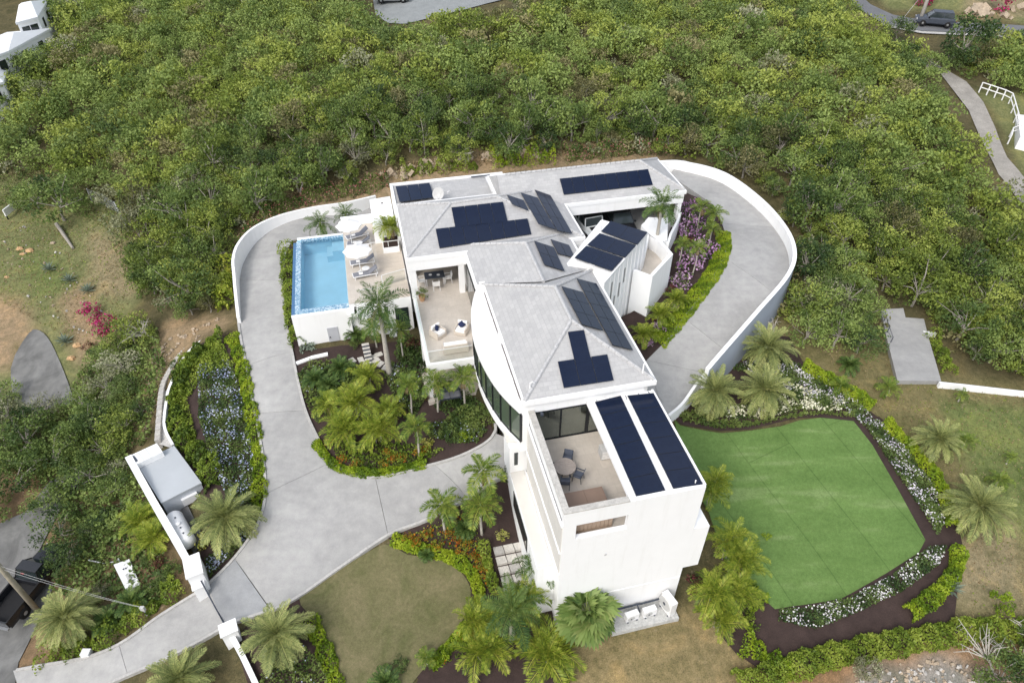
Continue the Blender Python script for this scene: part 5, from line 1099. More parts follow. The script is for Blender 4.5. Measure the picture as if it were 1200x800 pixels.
drape('mulch_bed', W2([(276, 388), (284, 420), (297, 490), (306, 540), (307, 585), (298, 615), (272, 653), (245, 682), (232, 660), (240, 632), (235, 565), (205, 522), (196, 500), (198, 470), (202, 450), (217, 421), (237, 402), (257, 395)]), mulch, 0.03)
drape('mulch_bed', W2([(786, 484), (800, 474), (822, 452), (850, 428), (885, 390), (925, 395), (950, 440), (985, 458), (1028, 488), (1034, 500), (1015, 512), (1000, 494), (960, 489), (935, 490), (880, 503), (845, 505), (797, 497)]), mulch, 0.03)
drape('mulch_bed', W2([(1000, 492), (1030, 488), (1060, 515), (1100, 555), (1122, 610), (1130, 650), (1122, 690), (1118, 728), (1140, 737), (1010, 772), (900, 790), (862, 765), (845, 745), (830, 700), (905, 690), (985, 690), (1060, 640), (1080, 636), (1040, 560)]), mulch, 0.025)
drape('mulch_bed', W2([(332, 292), (346, 288), (353, 366), (362, 408), (346, 415), (334, 370)]), mulch, 0.04)
drape('mulch_bed', W2([(312, 713), (350, 702), (372, 732), (390, 775), (402, 830), (300, 830), (274, 748)]), mulch, 0.03)
drape('turf_lawn', W2([(790, 492), (797, 499), (845, 508), (880, 505), (915, 500), (937, 493), (962, 490), (1000, 494), (1022, 522), (1052, 574), (1084, 633), (1076, 648), (1038, 672), (985, 702), (948, 708), (908, 714), (880, 690), (850, 660), (830, 600), (800, 540)]), turf, 0.07, cell=0.6)
drape('lawn', W2([(351, 702), (375, 683), (402, 665), (450, 638), (478, 650), (520, 656), (543, 674), (552, 695), (543, 725), (520, 757), (493, 788), (470, 812), (430, 812), (398, 800), (380, 760), (365, 725)], 3), lawn_brown, 0.06)
# doorstep of square pavers
pat = thing('paved_step', G(600, 650), None, None); pat['kind'] = 'structure'
q = [G(577, 641), G(612, 634), G(634, 690), G(592, 700)]; zz = max(p.z for p in q[:2])+0.02
for i in range(3):
    for j in range(5):
        f = lambda s, v: q[0].lerp(q[1], s).lerp(q[3].lerp(q[2], s), v)
        e = 0.012; off = 0.5/3*(j % 2)*0
        c = [f(i/3+e, j/5+e), f((i+1)/3-e, j/5+e), f((i+1)/3-e, (j+1)/5-e), f(i/3+e, (j+1)/5-e)]
        cc2 = sum(c, Vector())/4; cz = bz(cc2.x, cc2.y)+0.13; mb = MB(); mb.prism([(p.x-pat.location.x, p.y-pat.location.y) for p in c], cz-0.3-pat.location.z, cz+random.uniform(0, 0.012)-pat.location.z)
        mb.build('paver', tile_white if (i+j) % 3 else tile_grey, pat)
for i, (x, y) in enumerate([(430, 425), (437, 419), (444, 416), (441, 423), (446, 427), (452, 431), (458, 434), (465, 435), (423, 422), (413, 423)]):
    p = G(x, y); m = MB(); an = 0.25*i; m.obox((0, 0, 0), (0.27*math.cos(an), 0.27*math.sin(an), 0), (-0.2*math.sin(an), 0.2*math.cos(an), 0), (0, 0, 0.05)); o = m.build('stepping_stone', tile_white, origin=None); o.location = p+Vector((0, 0, 0.05))
    tag(o, 'pale square stepping stone in the curved garden path by the royal palm', 'stepping stone', 'stepping stones by the royal palm')
wl = wall_obj('planter_wall', [(347, 425, -3.1), (366, 418, -3.0), (384, 414, -2.95)], 'low white planter wall in front of the pool pump door', 0.3, 1.2, n=0); wl['kind'] = 'thing'
# roads, slabs
drape('old_concrete_slab', W2([(34, 391), (47, 388), (60, 402), (76, 438), (86, 470), (74, 476), (25, 482), (13, 432)], 3), conc_old, 0.06)
drape('dirt_road', W2([(-60, 640), (30, 600), (60, 562), (88, 545), (104, 540), (96, 560), (64, 610), (44, 650), (62, 690), (40, 740), (22, 776), (14, 830), (-80, 850)]), conc_old, 0.05)
drape('road', W2([(1000, -12), (1020, 6), (1046, 18), (1090, 26), (1140, 28), (1200, 31), (1300, 38), (1300, 50), (1200, 43), (1140, 40), (1080, 37), (1034, 28), (1008, 12), (985, -8)], 0), asphalt, 0.08)
drape('verge_kerb', W2([(1034, 28.6), (1080, 37.6), (1140, 40.6), (1200, 43.6), (1300, 50.6), (1300, 53), (1200, 46), (1140, 43), (1080, 40), (1034, 31)], 0), kerb_mat, 0.1)
drape('gravel_path', W2([(1090, 72), (1108, 82), (1132, 96), (1152, 120), (1166, 150), (1180, 185), (1215, 235), (1195, 240), (1170, 205), (1150, 165), (1135, 130), (1112, 100)], 0), simple('gravel', (0.33, 0.31, 0.28), 0.95, 0.2, 0.8, 8, 0.3), 0.06)
drape('parking_lot', W2([(435, -14), (440, 18), (455, 28), (475, 29), (545, 12), (600, -2), (640, -14)]), simple('grey_gravel', (0.27, 0.285, 0.285), 0.95, 0.12, 0.9, 10, 0.2), 0.08)
sl_ = [G(x, y) for x, y in ((1031, 366), (1057, 364.5), (1059.5, 375.5), (1081, 377), (1101, 450), (1050, 449.5))]
drape('concrete_pad', [tuple(p[:2]) for p in sl_], conc, 0.32, skirt=1.2)
wl = wall_obj('boundary_wall', [tuple((x, y, bz(*G(x, y)[:2])+0.4)) for x, y in ((1101, 448), (1130, 451), (1165, 455), (1210, 460), (1300, 470))], 'low white boundary wall from the concrete pad to the right edge', 0.22, 1.0, n=0); wl['kind'] = 'thing'
wl = wall_obj('wing_wall', [tuple((x, y, bz(*G(x, y)[:2])+0.3)) for x, y in ((1082, 388), (1097, 390))], 'short white stub wall beside the concrete pad', 0.2, 0.8, n=0); wl['kind'] = 'thing'
for o in bpy.data.objects:
    if o.name.split('.')[0] in ('garden_wall', 'retaining_wall', 'court_wall', 'kerb_wall'): o['kind'] = 'thing'
# ------------------------------------------------------------------ foliage builders
def rhomb(C, L, Wd, D, Nn):
    "leaf quads: centres C, long axis D, normal-ish Nn -> V, F"
    D = D/np.linalg.norm(D, axis=1)[:, None]; S = np.cross(Nn, D); S /= np.maximum(np.linalg.norm(S, axis=1), 1e-6)[:, None]
    L = np.broadcast_to(L, (len(C),))[:, None]; Wd = np.broadcast_to(Wd, (len(C),))[:, None]
    V = np.stack([C-D*L, C-S*Wd+D*L*0.1, C+D*L, C+S*Wd+D*L*0.1], 1).reshape(-1, 3)
    return V, np.arange(len(C)*4).reshape(-1, 4)
def rdir(n, rng, up=0.0):
    d = rng.normal(size=(n, 3)); d[:, 2] += up; return d/np.linalg.norm(d, axis=1)[:, None]
def clump_cloud(rng, nclump, nleaf, rx, rz, csize, z0=0.0, flat=0.75):
    "leaf centres grouped in clumps over an ellipsoid's upper shell"
    d = rdir(nclump, rng, 0.35); r = rng.uniform(0.55, 1.0, nclump)[:, None]; K = d*r*np.array([rx, rx, rz])
    K[:, 2] = np.maximum(K[:, 2], -rz*0.55); K[:, :2] *= rng.uniform(0.85, 1.2, (nclump, 1)); K[:, 2] += z0
    t = rng.uniform(0, 1, nclump); ci = rng.integers(0, nclump, nleaf)
    g = rng.normal(size=(nleaf, 3)); g /= np.linalg.norm(g, axis=1)[:, None]; g *= rng.uniform(0.3, 1.0, (nleaf, 1))**0.6; g[:, 2] *= flat
    cs = rng.uniform(0.7, 1.3, nclump)[ci][:, None]*csize
    return K[ci]+g*cs, t[ci], K, g
def crown_data(seed, r, hgt, nclump, nleaf, leaf, csize):
    rng = np.random.default_rng(seed); C, t, K, g = clump_cloud(rng, nclump, nleaf, r, hgt, csize)
    nn = rdir(nleaf, rng, 0.8)+g*0.5; V, F = rhomb(C, leaf*rng.uniform(0.7, 1.3, nleaf), leaf*rng.uniform(0.42, 0.7, nleaf), rdir(nleaf, rng), nn)
    return V, F, np.repeat(t, 4), K
def crown_mesh(name, seed, r, hgt, nclump, nleaf, leaf, csize, mat):
    V, F, t, K = crown_data(seed, r, hgt, nclump, nleaf, leaf, csize); return np_mesh(name, V, F, [mat], t), K
def trunk_mesh(seed, hgt, K, r0, mat, twigs=0):
    rng = np.random.default_rng(seed); m = MB(); top = Vector((rng.normal()*0.15, rng.normal()*0.15, hgt*0.55))
    m.tube([(0, 0, -0.4), top*0.5+Vector((rng.normal()*0.08, rng.normal()*0.08, 0)), top], [r0, r0*0.8, r0*0.6], 6)
    for k in K[rng.permutation(len(K))[:7]]:
        e = Vector(k)+Vector((0, 0, hgt)); mid = top.lerp(e, 0.5)+Vector((rng.normal()*0.15, rng.normal()*0.15, 0.1)); m.tube([top, mid, e], [r0*0.5, r0*0.32, r0*0.12], 5)
    for _ in range(twigs):
        d = rdir(1, rng, 0.9)[0]; s = top+Vector(d*[0.3, 0.3, 0.2]); e = s+Vector(d)*hgt*0.75; m.tube([s, s.lerp(e, 0.5)+Vector((rng.normal()*0.2, rng.normal()*0.2, 0.1)), e], [r0*0.3, r0*0.2, r0*0.06], 4)
        e2 = s.lerp(e, 0.5); m.tube([e2, e2+Vector(rdir(1, rng, 0.6)[0])*hgt*0.3], [r0*0.16, r0*0.05], 4)
    o = m.build('trunk', mat); me = o.data; bpy.data.objects.remove(o); return me
# feather fronds -------------------------------------------------------
def frond_mesh(name, seed, L, n, ll, lw, mat, droop=1.0, vee=0.5, fwd=0.75, plume=0.0, stem=0.12):
    rng = np.random.default_rng(seed); V = []; F = []; T = []
    s = np.linspace(0, 1, 13); ang = -droop*(s**1.6)*1.25; dx = np.cos(ang); dz = np.sin(ang)
    X = np.concatenate([[0], np.cumsum((dx[1:]+dx[:-1])/2)])*L/12; Z = np.concatenate([[0], np.cumsum((dz[1:]+dz[:-1])/2)])*L/12
    at = lambda t: np.array([np.interp(t, s, X), 0, np.interp(t, s, Z)])
    def quad(a, b, c, d, t):
        i = len(V); V.extend([a, b, c, d]); F.append([i, i+1, i+2, i+3]); T.extend([t]*4)
    for k in range(6):
        a, b = at(k/6), at((k+1)/6); w0, w1 = 0.035*(1-k/7), 0.035*(1-(k+1)/7); y = np.array([0, 1, 0])
        quad(a-y*w0, a+y*w0, b+y*w1, b-y*w1, 0.95)
    for k in range(n):
        t = stem+(1-stem)*(k+0.5)/n; p = at(t); tg = at(min(1, t+0.03))-at(max(0, t-0.03)); tg /= np.linalg.norm(tg); nr = np.array([-tg[2], 0, tg[0]])
        for sd in (-1, 1):
            l = ll*(0.35+0.65*math.sin(math.pi*min(1, (t*0.92+0.12)))**0.7)*rng.uniform(0.85, 1.15)
            ve = vee+rng.normal()*0.1+plume*rng.uniform(-1, 1)
            d = tg*(fwd+rng.normal()*0.08)+np.array([0, sd, 0])+nr*ve; d /= np.linalg.norm(d)
            e = p+d*l; e[2] -= l*l*0.35*rng.uniform(0.5, 1.5)
            mid = p+d*l*0.45; u = np.cross(d, nr); u /= np.linalg.norm(u); u *= lw*rng.uniform(0.8, 1.2)
            quad(p, mid-u, e, mid+u, rng.uniform(0.1, 0.85))
    return np_mesh(name, np.array(V), np.array(F), [mat], T)
def fan_mesh(name, seed, L, mat):
    rng = np.random.default_rng(seed); V = []; F = []; T = []; n = 19; pl = L*0.5
    def quad(q, t):
        i = len(V); V.extend([np.array(x, float) for x in q]); F.append([i, i+1, i+2, i+3]); T.extend([t]*4)
    quad([(0, -0.02, 0), (0, 0.02, 0), (pl, 0.015, 0), (pl, -0.015, 0)], 0.9)
    for k in range(n):
        a = (k/(n-1)-0.5)*R(250); r = L*0.62*(1-0.12*abs(a))*rng.uniform(0.92, 1.05); w_ = R(250)/n*1.0
        e = np.array([pl+r*math.cos(a), r*math.sin(a), -0.3*r*rng.uniform(0.6, 1.3)]); m0 = np.array([pl+r*0.6*math.cos(a-w_), r*0.6*math.sin(a-w_), -0.03*r]); m1 = np.array([pl+r*0.6*math.cos(a+w_), r*0.6*math.sin(a+w_), -0.03*r+0.05])
        quad([(pl, 0, 0), m0, e, m1], rng.uniform(0.15, 0.8))
    return np_mesh(name, np.array(V), np.array(F), [mat], T)
FR = {'date': [frond_mesh('frond', 10+i, 2.3, 26, 0.43, 0.030, LF_date, d, 0.35, 0.8) for i, d in enumerate((0.55, 0.8, 1.05))],
      'royal': [frond_mesh('frond', 20+i, 2.7, 30, 0.62, 0.034, LF_royal, d, 0.15, 0.5, 0.35) for i, d in enumerate((0.8, 1.1, 1.4))],
      'adonidia': [frond_mesh('frond', 30+i, 1.6, 20, 0.50, 0.034, LF_palm, d, 0.35, 0.6) for i, d in enumerate((0.9, 1.2, 1.5))],
      'areca': [frond_mesh('frond', 40+i, 1.85, 22, 0.50, 0.028, LF_areca, d, 0.5, 0.75) for i, d in enumerate((0.75, 1.1, 1.5))],
      'bush': [frond_mesh('frond', 50+i, 1.3, 18, 0.34, 0.032, LF_royal, d, 0.3, 0.7) for i, d in enumerate((0.8, 1.1, 1.3))],
      'fan': [fan_mesh('frond', 60+i, 1.55, LF_fan) for i in range(3)]}
FRD = {k: frond_mesh('frond', 90+i, l, 18, 0.36, 0.03, LF_dry, 1.2, 0.1, 0.9) for i, (k, l) in enumerate((('date', 1.7), ('royal', 2.0), ('adonidia', 1.2), ('areca', 1.3)))}
SPEC = {'date': (58, 82, -38), 'royal': (20, 78, -28), 'adonidia': (13, 70, -12), 'areca': (34, 84, 2), 'bush': (30, 82, -5), 'fan': (30, 82, -35)}
NPALM = [0]
def palm(kind, px, py, th, label, sc=1.0, fn=bz, stems=1, group=None, base=None, name=None, spread=0.5):
    "crown centre seen at (px, py), trunk height th"
    NPALM[0] += 1; rng = np.random.default_rng(900+NPALM[0])
    top = ground(px, py, fn, th) if base is None else Vector(base)+Vector((0, 0, th)); b = top-Vector((0, 0, th))
    t = thing(name or {'date': 'date_palm', 'royal': 'royal_palm', 'adonidia': 'palm_tree', 'areca': 'areca_palm', 'bush': 'bushy_palm', 'fan': 'fan_palm'}[kind], b, label, 'palm', 0, group)
    n, e0, e1 = SPEC[kind]; heads = []
    for s in range(stems):
        a = 2*math.pi*s/stems+rng.uniform(0, 1); rad = 0 if stems == 1 else spread*rng.uniform(0.5, 1.0)*sc
        hx = Vector((rad*math.cos(a), rad*math.sin(a), th*rng.uniform(0.75, 1.0) if stems > 1 else th)); heads.append(hx)
        if th > 0.25:
            r0 = {'date': 0.2, 'royal': 0.145, 'adonidia': 0.085, 'areca': 0.05, 'bush': 0.06, 'fan': 0.16}[kind]*max(sc, 0.7); m = MB(); b0 = Vector((hx.x*0.35, hx.y*0.35, -0.3))
            if kind == 'royal': m.tube([b0, b0+Vector((0, 0, 0.7)), hx*0.5, hx*0.86, hx], [r0*1.9, r0*1.7, r0*1.15, r0, r0*0.7], 8)
            else: m.tube([b0, b0.lerp(hx, 0.15), b0.lerp(hx, 0.6)+Vector((rng.normal()*0.05, rng.normal()*0.05, 0)), hx], [r0*1.3, r0*1.05, r0*0.9, r0*0.85], 7)
            m.build('trunk', bark_pale if kind in ('adonidia', 'royal') else bark_grey, t, smooth=True)
            if kind in ('adonidia', 'royal'): m = MB(); m.tube([hx*0.86, hx*0.94, hx+Vector((0, 0, 0.12))], [r0*1.05, r0*1.2, r0*0.5], 7); m.build('crownshaft', simple('crownshaft_green', (0.16, 0.22, 0.06), 0.5) if 'crownshaft_green' not in MATS else MATS['crownshaft_green'], t, smooth=True)
    per = max(7, n//stems)
    for hx in heads:
        for k in range(per):
            u = (k+0.5)/per; az = k*2.39996+rng.normal()*0.12; el = e0+(e1-e0)*u**(0.8 if kind in ('date', 'fan') else 1.0)+rng.normal()*6
            s = sc*rng.uniform(0.85, 1.1)*(0.72+0.28*min(1, u*2)); me = FR[kind][0 if u < 0.33 else (1 if u < 0.7 else 2)]
            child('frond', me, t, hx, (rng.normal()*0.15, -R(el), az), s)
    if kind in FRD and th > 1.0:
        for k in range(3 if kind == 'areca' else 2): child('dead_frond', FRD[kind], t, heads[k % len(heads)]-Vector((0, 0, 0.08)), (0, R(rng.uniform(25, 50)), rng.uniform(0, 6.28)), sc*rng.uniform(0.8, 1.0))
    return t
SHB = {}
def shrub_mesh(kind, var):
    k = (kind, var)
    if k not in SHB:
        rng = np.random.default_rng(300+var*7+sum(map(ord, kind)))
        mats = {'shrub': [LF_shrub], 'lime': [LF_lime], 'hedge': [LF_hedge], 'croton': [LF_croton, LF_hedge], 'yellow': [LF_yellow, LF_hedge], 'wine': [LF_wine, LF_shrub], 'purple': [PT_purple, LF_shrub], 'magenta': [PT_magenta, LF_shrub],
                'dark': [LF_dark], 'dry': [LF_dry, LF_grey], 'pink': [PT_pink, LF_shrub], 'blue': [PT_blue, LF_shrub], 'grey': [LF_grey, LF_shrub]}[kind]
        nl = 420; C, t, K, g = clump_cloud(rng, 14, nl, 0.8, 0.62, 0.32, 0.45); C[:, 2] = np.maximum(C[:, 2], 0.02)
        V, F = rhomb(C, 0.085*rng.uniform(0.7, 1.35, nl), 0.048*rng.uniform(0.7, 1.3, nl), rdir(nl, rng, 0.5), rdir(nl, rng, 0.9)+g*0.5)
        mi = None
        if len(mats) > 1:
            fr = {'purple': 0.6, 'magenta': 0.75, 'croton': 0.45, 'yellow': 0.8, 'wine': 0.7, 'dry': 0.5, 'pink': 0.3, 'blue': 0.3, 'grey': 0.6}[kind]
            out = np.linalg.norm(g, axis=1)+rng.normal(size=nl)*0.25; mi = (out < np.quantile(out, 1-fr)).astype(int)
        SHB[k] = np_mesh(kind+'_shrub', V, F, mats, np.repeat(t, 4), mi)
    return SHB[k]
NS = [0]
def shrub(kind, px, py, r, label, hgt=None, fn=bz, group=None, name='shrub', base=None, cat='shrub'):
    NS[0] += 1; p = ground(px, py, fn) if base is None else Vector(base)
    o = mesh_obj(name, shrub_mesh(kind, NS[0] % 3), p); o.scale = (r/0.95, r/0.95, (hgt or r*1.1)/1.0); o.rotation_euler = (0, 0, NS[0]*1.7); tag(o, label, cat, group); return o
def leaf_run(name, pts, width, hgt, mat, label=None, cat='hedge', kind=None, per_m=210, leaf=0.075, flowers=None, fshare=0.25, fsize=0.06, lump=0.18, group=None, fn=bz):
    "hedge or border: leaves filling a lumpy rounded band along world points"
    q = spline(pts, 5) if len(pts) > 2 else pts; seg = [(q[i+1]-q[i]).to_2d().length for i in range(len(q)-1)]; L = sum(seg); n = int(per_m*L*(0.5+width*0.5)); rng = np.random.default_rng(len(name)*31+n)
    cum = np.concatenate([[0], np.cumsum(seg)]); s = rng.uniform(0, L, n); A = np.array([(p.x, p.y) for p in q]); X = np.interp(s, cum, A[:, 0]); Y = np.interp(s, cum, A[:, 1]); dx = np.interp(s+0.05, cum, A[:, 0])-np.interp(s-0.05, cum, A[:, 0]); dy = np.interp(s+0.05, cum, A[:, 1])-np.interp(s-0.05, cum, A[:, 1])
    nn = np.hypot(dx, dy)+1e-9; an = rng.uniform(-0.15, math.pi+0.15, n); rr = rng.uniform(0.55, 1.0, n)**0.5
    lum = 1+lump*np.sin(s*3.1+1)+lump*0.8*np.sin(s*7.3)+lump*0.6*np.sin(s*1.3+2)
    off = np.cos(an)*rr*width/2*lum; up = np.maximum(0.02, np.abs(np.sin(an))**0.6*rr*hgt*lum)
    X = X-dy/nn*off; Y = Y+dx/nn*off; gz = (base_h if fn is bz else rise_h)(X, Y); o0 = Vector((X.mean(), Y.mean(), gz.mean()))
    C = np.stack([X-o0.x, Y-o0.y, gz+up-o0.z], 1); tn = np.clip(0.5+0.35*np.sin(s*2.3)+0.3*np.sin(s*5.7+off*6)+rng.normal(size=n)*0.15, 0, 1)
    nv = rdir(n, rng, 0.5)+np.stack([-dy/nn*np.cos(an), dx/nn*np.cos(an), np.abs(np.sin(an))], 1)*0.6; sz = leaf*rng.uniform(0.7, 1.35, n); mi = None; mats = [mat]
    if flowers:
        mats = [mat, flowers]; mi = ((rng.uniform(0, 1, n) < fshare) & (rr > 0.8)).astype(int); sz = np.where(mi == 1, fsize, sz); C[mi == 1, 2] += 0.05
    V, F = rhomb(C, sz, sz*0.6*np.where(mi == 1, 1.5, 1) if flowers else sz*0.6, rdir(n, rng, 0.4), nv)
    o = mesh_obj(name, np_mesh(name, V, F, mats, np.repeat(tn, 4), mi), o0); tag(o, label, cat if kind is None else None, group, kind); return o
def area_cover(name, poly, mat, hgt, per_m2, leaf, flowers=None, fshare=0.3, fsize=0.06, fn=base_h, kind='stuff', patch=0.5, seed=1):
    rng = np.random.default_rng(seed); A = np.array([p[:2] for p in poly]); lo, hi = A.min(0), A.max(0); ar = (hi-lo).prod(); n = int(per_m2*ar); X = rng.uniform(lo[0], hi[0], n); Y = rng.uniform(lo[1], hi[1], n)
    ok = inside(A, X, Y); X, Y = X[ok], Y[ok]; pat = np.sin(X*2.1+1.3*np.sin(Y*1.7))+np.sin(Y*2.6+seed)+0.8*np.sin(X*4.3+Y*3.1); ok = pat+rng.normal(size=len(X))*0.5 > -2.4+patch*1.6; X, Y, pat = X[ok], Y[ok], pat[ok]; n = len(X)
    gz = fn(X, Y); up = rng.uniform(0.15, 1, n)*hgt*(0.75+0.2*pat.clip(-1, 1)); o0 = Vector((X.mean(), Y.mean(), gz.mean())); C = np.stack([X-o0.x, Y-o0.y, gz+up-o0.z], 1)
    sz = leaf*rng.uniform(0.7, 1.3, n); mats = [mat]; mi = None; nv = rdir(n, rng, 1.2)
    if flowers:
        mats.append(flowers); fp = np.sin(X*3.3+seed)+np.sin(Y*3.9+X*1.1); mi = ((rng.uniform(0, 1, n) < fshare*(1+0.7*fp)) & (up > hgt*0.35)).astype(int); sz = np.where(mi == 1, fsize*rng.uniform(0.7, 1.3, n), sz)
    V, F = rhomb(C, sz, sz*(np.where(mi == 1, 0.95, 0.55) if flowers else 0.55), rdir(n, rng, 0.3), nv); tn = np.clip(0.5+pat*0.2+rng.normal(size=n)*0.15, 0, 1)
    o = mesh_obj(name, np_mesh(name, V, F, mats, np.repeat(tn, 4), mi), o0); tag(o, kind=kind); return o
# ------------------------------------------------------------------ palms
DP = [(900, 406, 2.2, 'tall date palm at the top of the trio below the retaining wall', 1.0), (838, 457, 1.7, 'date palm at the left of the trio, leaning over the end of the drive', 1.0), (897, 456, 1.7, 'date palm at the lower right of the trio, among cream flowers', 1.0),
      (1101, 514, 1.8, 'date palm on the dry grass right of the long clipped hedge', 0.82), (1148, 592, 1.8, 'date palm on the dry grass at the right, beside the lower hedge', 1.08), (263, 605, 1.8, 'date palm in the blue flower bed next to the gas tank', 1.06),
      (324, 742, 2.0, 'date palm beside the gate pier and the dry lawn', 0.95), (76, 722, 2.2, 'date palm beside the black pickup truck', 0.92), (210, 795, 1.8, 'date palm cut by the bottom edge below the ramp', 0.9)]
for x, y, th, lb, s in DP: palm('date', x, y, th, lb, s)
palm('royal', 444, 358, 6.2, 'large royal palm with a swollen trunk in front of the deck stair', 0.92)
palm('royal', 375, 262, 2.6, 'small wind-bent palm behind the pool at its back left corner', 0.62); palm('royal', 405, 252, 2.4, 'small palm half hidden behind the parapet of the pool deck', 0.6)
palm('royal', 776, 240, 4.6, 'tall palm in front of the open garage', 0.8, rz_)
for x, y, th, lb, s in [(518, 592, 2.6, 'slim palm with pale trunk at the edge of the lower drive', 0.95), (566, 552, 4.2, 'tallest of the pale trunked palms beside the side wing', 1.0), (563, 592, 2.9, 'palm with pale trunk beneath the tallest one beside the side wing', 1.0),
        (510, 447, 2.8, 'palm with a leaning pale trunk in front of the terrace column', 0.88), (543, 442, 2.6, 'palm with a pale trunk in front of the lower patio bench', 0.88), (468, 385, 3.0, 'slender palm between the royal palm and the terrace', 0.7), (478, 450, 2.9, 'palm in a pair left of the terrace corner', 0.75), (487, 500, 2.7, 'palm with a short forked trunk in the middle of the centre bed', 0.85), (438, 385, 1.8, 'small palm beside the zigzag stair wall', 0.8)]:
    palm('adonidia', x, y, th, lb, s)
for x, y, th, lb, s in [(822, 243, 2.4, 'palm beside the court wall above the purple flowers', 0.75), (838, 250, 2.2, 'palm at the bend of the drive above the purple flowers', 0.8), (818, 290, 2.6, 'drooping palm in the middle of the purple bougainvillea', 0.62), (800, 285, 2.2, 'palm close to the round balcony wall', 0.6), (835, 268, 1.6, 'short palm with a thick stem by the curved lime border', 0.6)]:
    palm('adonidia', x, y, th, lb, s, rz_)
for x, y, th, lb, s, st in [(793, 350, 1.0, 'feathery palm at the foot of the balcony wall', 0.62, 2), (773, 368, 1.0, 'feathery palm below the stair tower, middle of three', 0.62, 2), (755, 390, 0.9, 'feathery palm below the stair tower, nearest the main roof', 0.62, 2)]:
    palm('areca', x, y, th, lb, s, rz_, st)
palm('areca', 453, 268, 1.1, 'bushy bright green palm growing in the deck planter', 0.75, stems=2, base=W((pq[0].x+pq[2].x)/2, (pq[0].y+pq[2].y)/2, 0.47))
for x, y, th, lb, s, st in [(415, 470, 1.6, 'big areca palm clump in the middle of the centre bed', 0.95, 4), (405, 500, 1.5, 'areca palm clump at the left of the centre bed near the drive', 0.9, 3), (440, 500, 1.5, 'areca palm clump at the front of the centre bed', 0.92, 4), (385, 470, 1.2, 'areca palm clump by the drive on the left of the centre bed', 0.72, 3), (455, 480, 1.3, 'areca palm clump right of the centre of the bed, by the mulch', 0.65, 3), (430, 440, 1.0, 'lime areca palm clump beside the stepping stones', 0.7, 3),
        (838, 566, 2.4, 'areca palm clump behind the tower against the green turf', 0.8, 2), (858, 632, 2.2, 'areca palm clump right of the side bay, uppermost', 0.82, 3), (872, 655, 2.0, 'areca palm clump overlapping the edge of the green turf', 0.85, 4), (838, 692, 2.0, 'areca palm clump nearest the tower base', 0.85, 4), (866, 690, 1.8, 'areca palm clump by the lower left corner of the turf', 0.82, 4), (845, 722, 1.4, 'areca palm clump on the edge of the dry ground below the turf', 0.78, 3),
        (612, 702, 2.6, 'arching palm clump in front of the side wing', 0.85, 2), (560, 725, 1.6, 'palm clump at the corner of the dry lawn', 0.8, 2), (640, 762, 1.0, 'low spreading palm at the foot of the tower corner', 1.1, 3), (568, 762, 1.0, 'low palm at the bottom of the shrub bed', 0.9, 2),
        (165, 608, 1.2, 'bright palm clump outside the long yard wall, upper', 0.85, 3), (178, 628, 1.2, 'bright palm clump outside the long yard wall, lower', 0.8, 3)]:
    palm('areca', x, y, th, lb, s, stems=st)
palm('royal', 632, 660, 2.8, 'palm whose frond brushes the corner of the tower', 0.62); palm('royal', 600, 715, 3.2, 'big leaning palm in front of the side wing with wide green fronds', 0.8)
palm('fan', 688, 716, 2.2, 'large fan palm against the white front wall of the tower', 1.2)
for x, y, lb, s in [(370, 445, 'blue green bushy palm by the planter wall, left', 0.9), (400, 432, 'blue green bushy palm by the planter wall, right', 0.95), (385, 452, 'blue green bushy palm in front of the planter wall', 0.8), (415, 392, 'small bushy palm beside the pump door', 0.7), (155, 705, 'bushy palm beside the ramp above the kerb', 0.9), (125, 727, 'bushy palm between the big date palm and the ramp', 0.85), (222, 566, 'bushy palm at the corner of the shed', 0.6),
                     (452, 800, 'bushy palm at the bottom edge below the dry lawn', 0.8), (995, 428, 'young bushy palm on the grass above the clipped hedge', 0.8), (520, 455, 'bushy palm under the terrace front', 0.7), (545, 620, 'bushy palm among the orange crotons', 0.6), (525, 600, 'bushy palm left of the pale trunked palms', 0.55), (500, 650, 'bushy palm in the croton bed near the lime border', 0.45)]:
    palm('bush', x, y, 0.35, lb, s)
for x, y, lb, s in [(985, 452, 'young palm sapling on the grass, nearest the concrete pad', 0.7), (1042, 455, 'young palm sapling below the concrete pad', 0.75), (1132, 515, 'thin palm sapling on the right hand grass', 0.6), (1172, 562, 'small palm sapling near the right edge', 0.6), (1128, 462, 'tiny palm sapling below the boundary wall', 0.4), (1185, 535, 'dark palm sapling close to the right edge', 0.4), (500, 770, 'yellowish palm sapling at the tip of the shrub bed', 0.5)]:
    palm('adonidia', x, y, 0.7, lb, s, name='palm_sapling')
child('leaf_cluster', shrub_mesh('dark', 0), POT, (0, 0, 0.4), (0, 0, 0), 0.55)
# ------------------------------------------------------------------ hedges and borders
def gp(px): return [G(x, y) for x, y in px]
leaf_run('hedge', gp([(337, 296), (340, 330), (345, 375), (351, 408)]), 1.25, 1.1, LF_hedge, 'clipped hedge along the left side of the swimming pool', per_m=420)
leaf_run('border_hedge', gp([(370, 520), (392, 546), (415, 554), (445, 556), (480, 549), (500, 545)]), 0.6, 0.38, LF_lime, 'bright low border round the tip of the centre bed', per_m=620, lump=0.08)
leaf_run('border_hedge', gp([(272, 396), (284, 430), (294, 482), (302, 535), (304, 580), (298, 607)]), 0.95, 0.4, LF_lime, 'bright low border between the blue flowers and the drive', per_m=420)
leaf_run('hedge', gp([(262, 398), (235, 412), (218, 435), (208, 465), (206, 495), (222, 525), (245, 550), (250, 575)]), 1.15, 0.8, LF_hedge, 'shaggy hedge inside the slim curved retaining wall', per_m=420, leaf=0.1, lump=0.3)
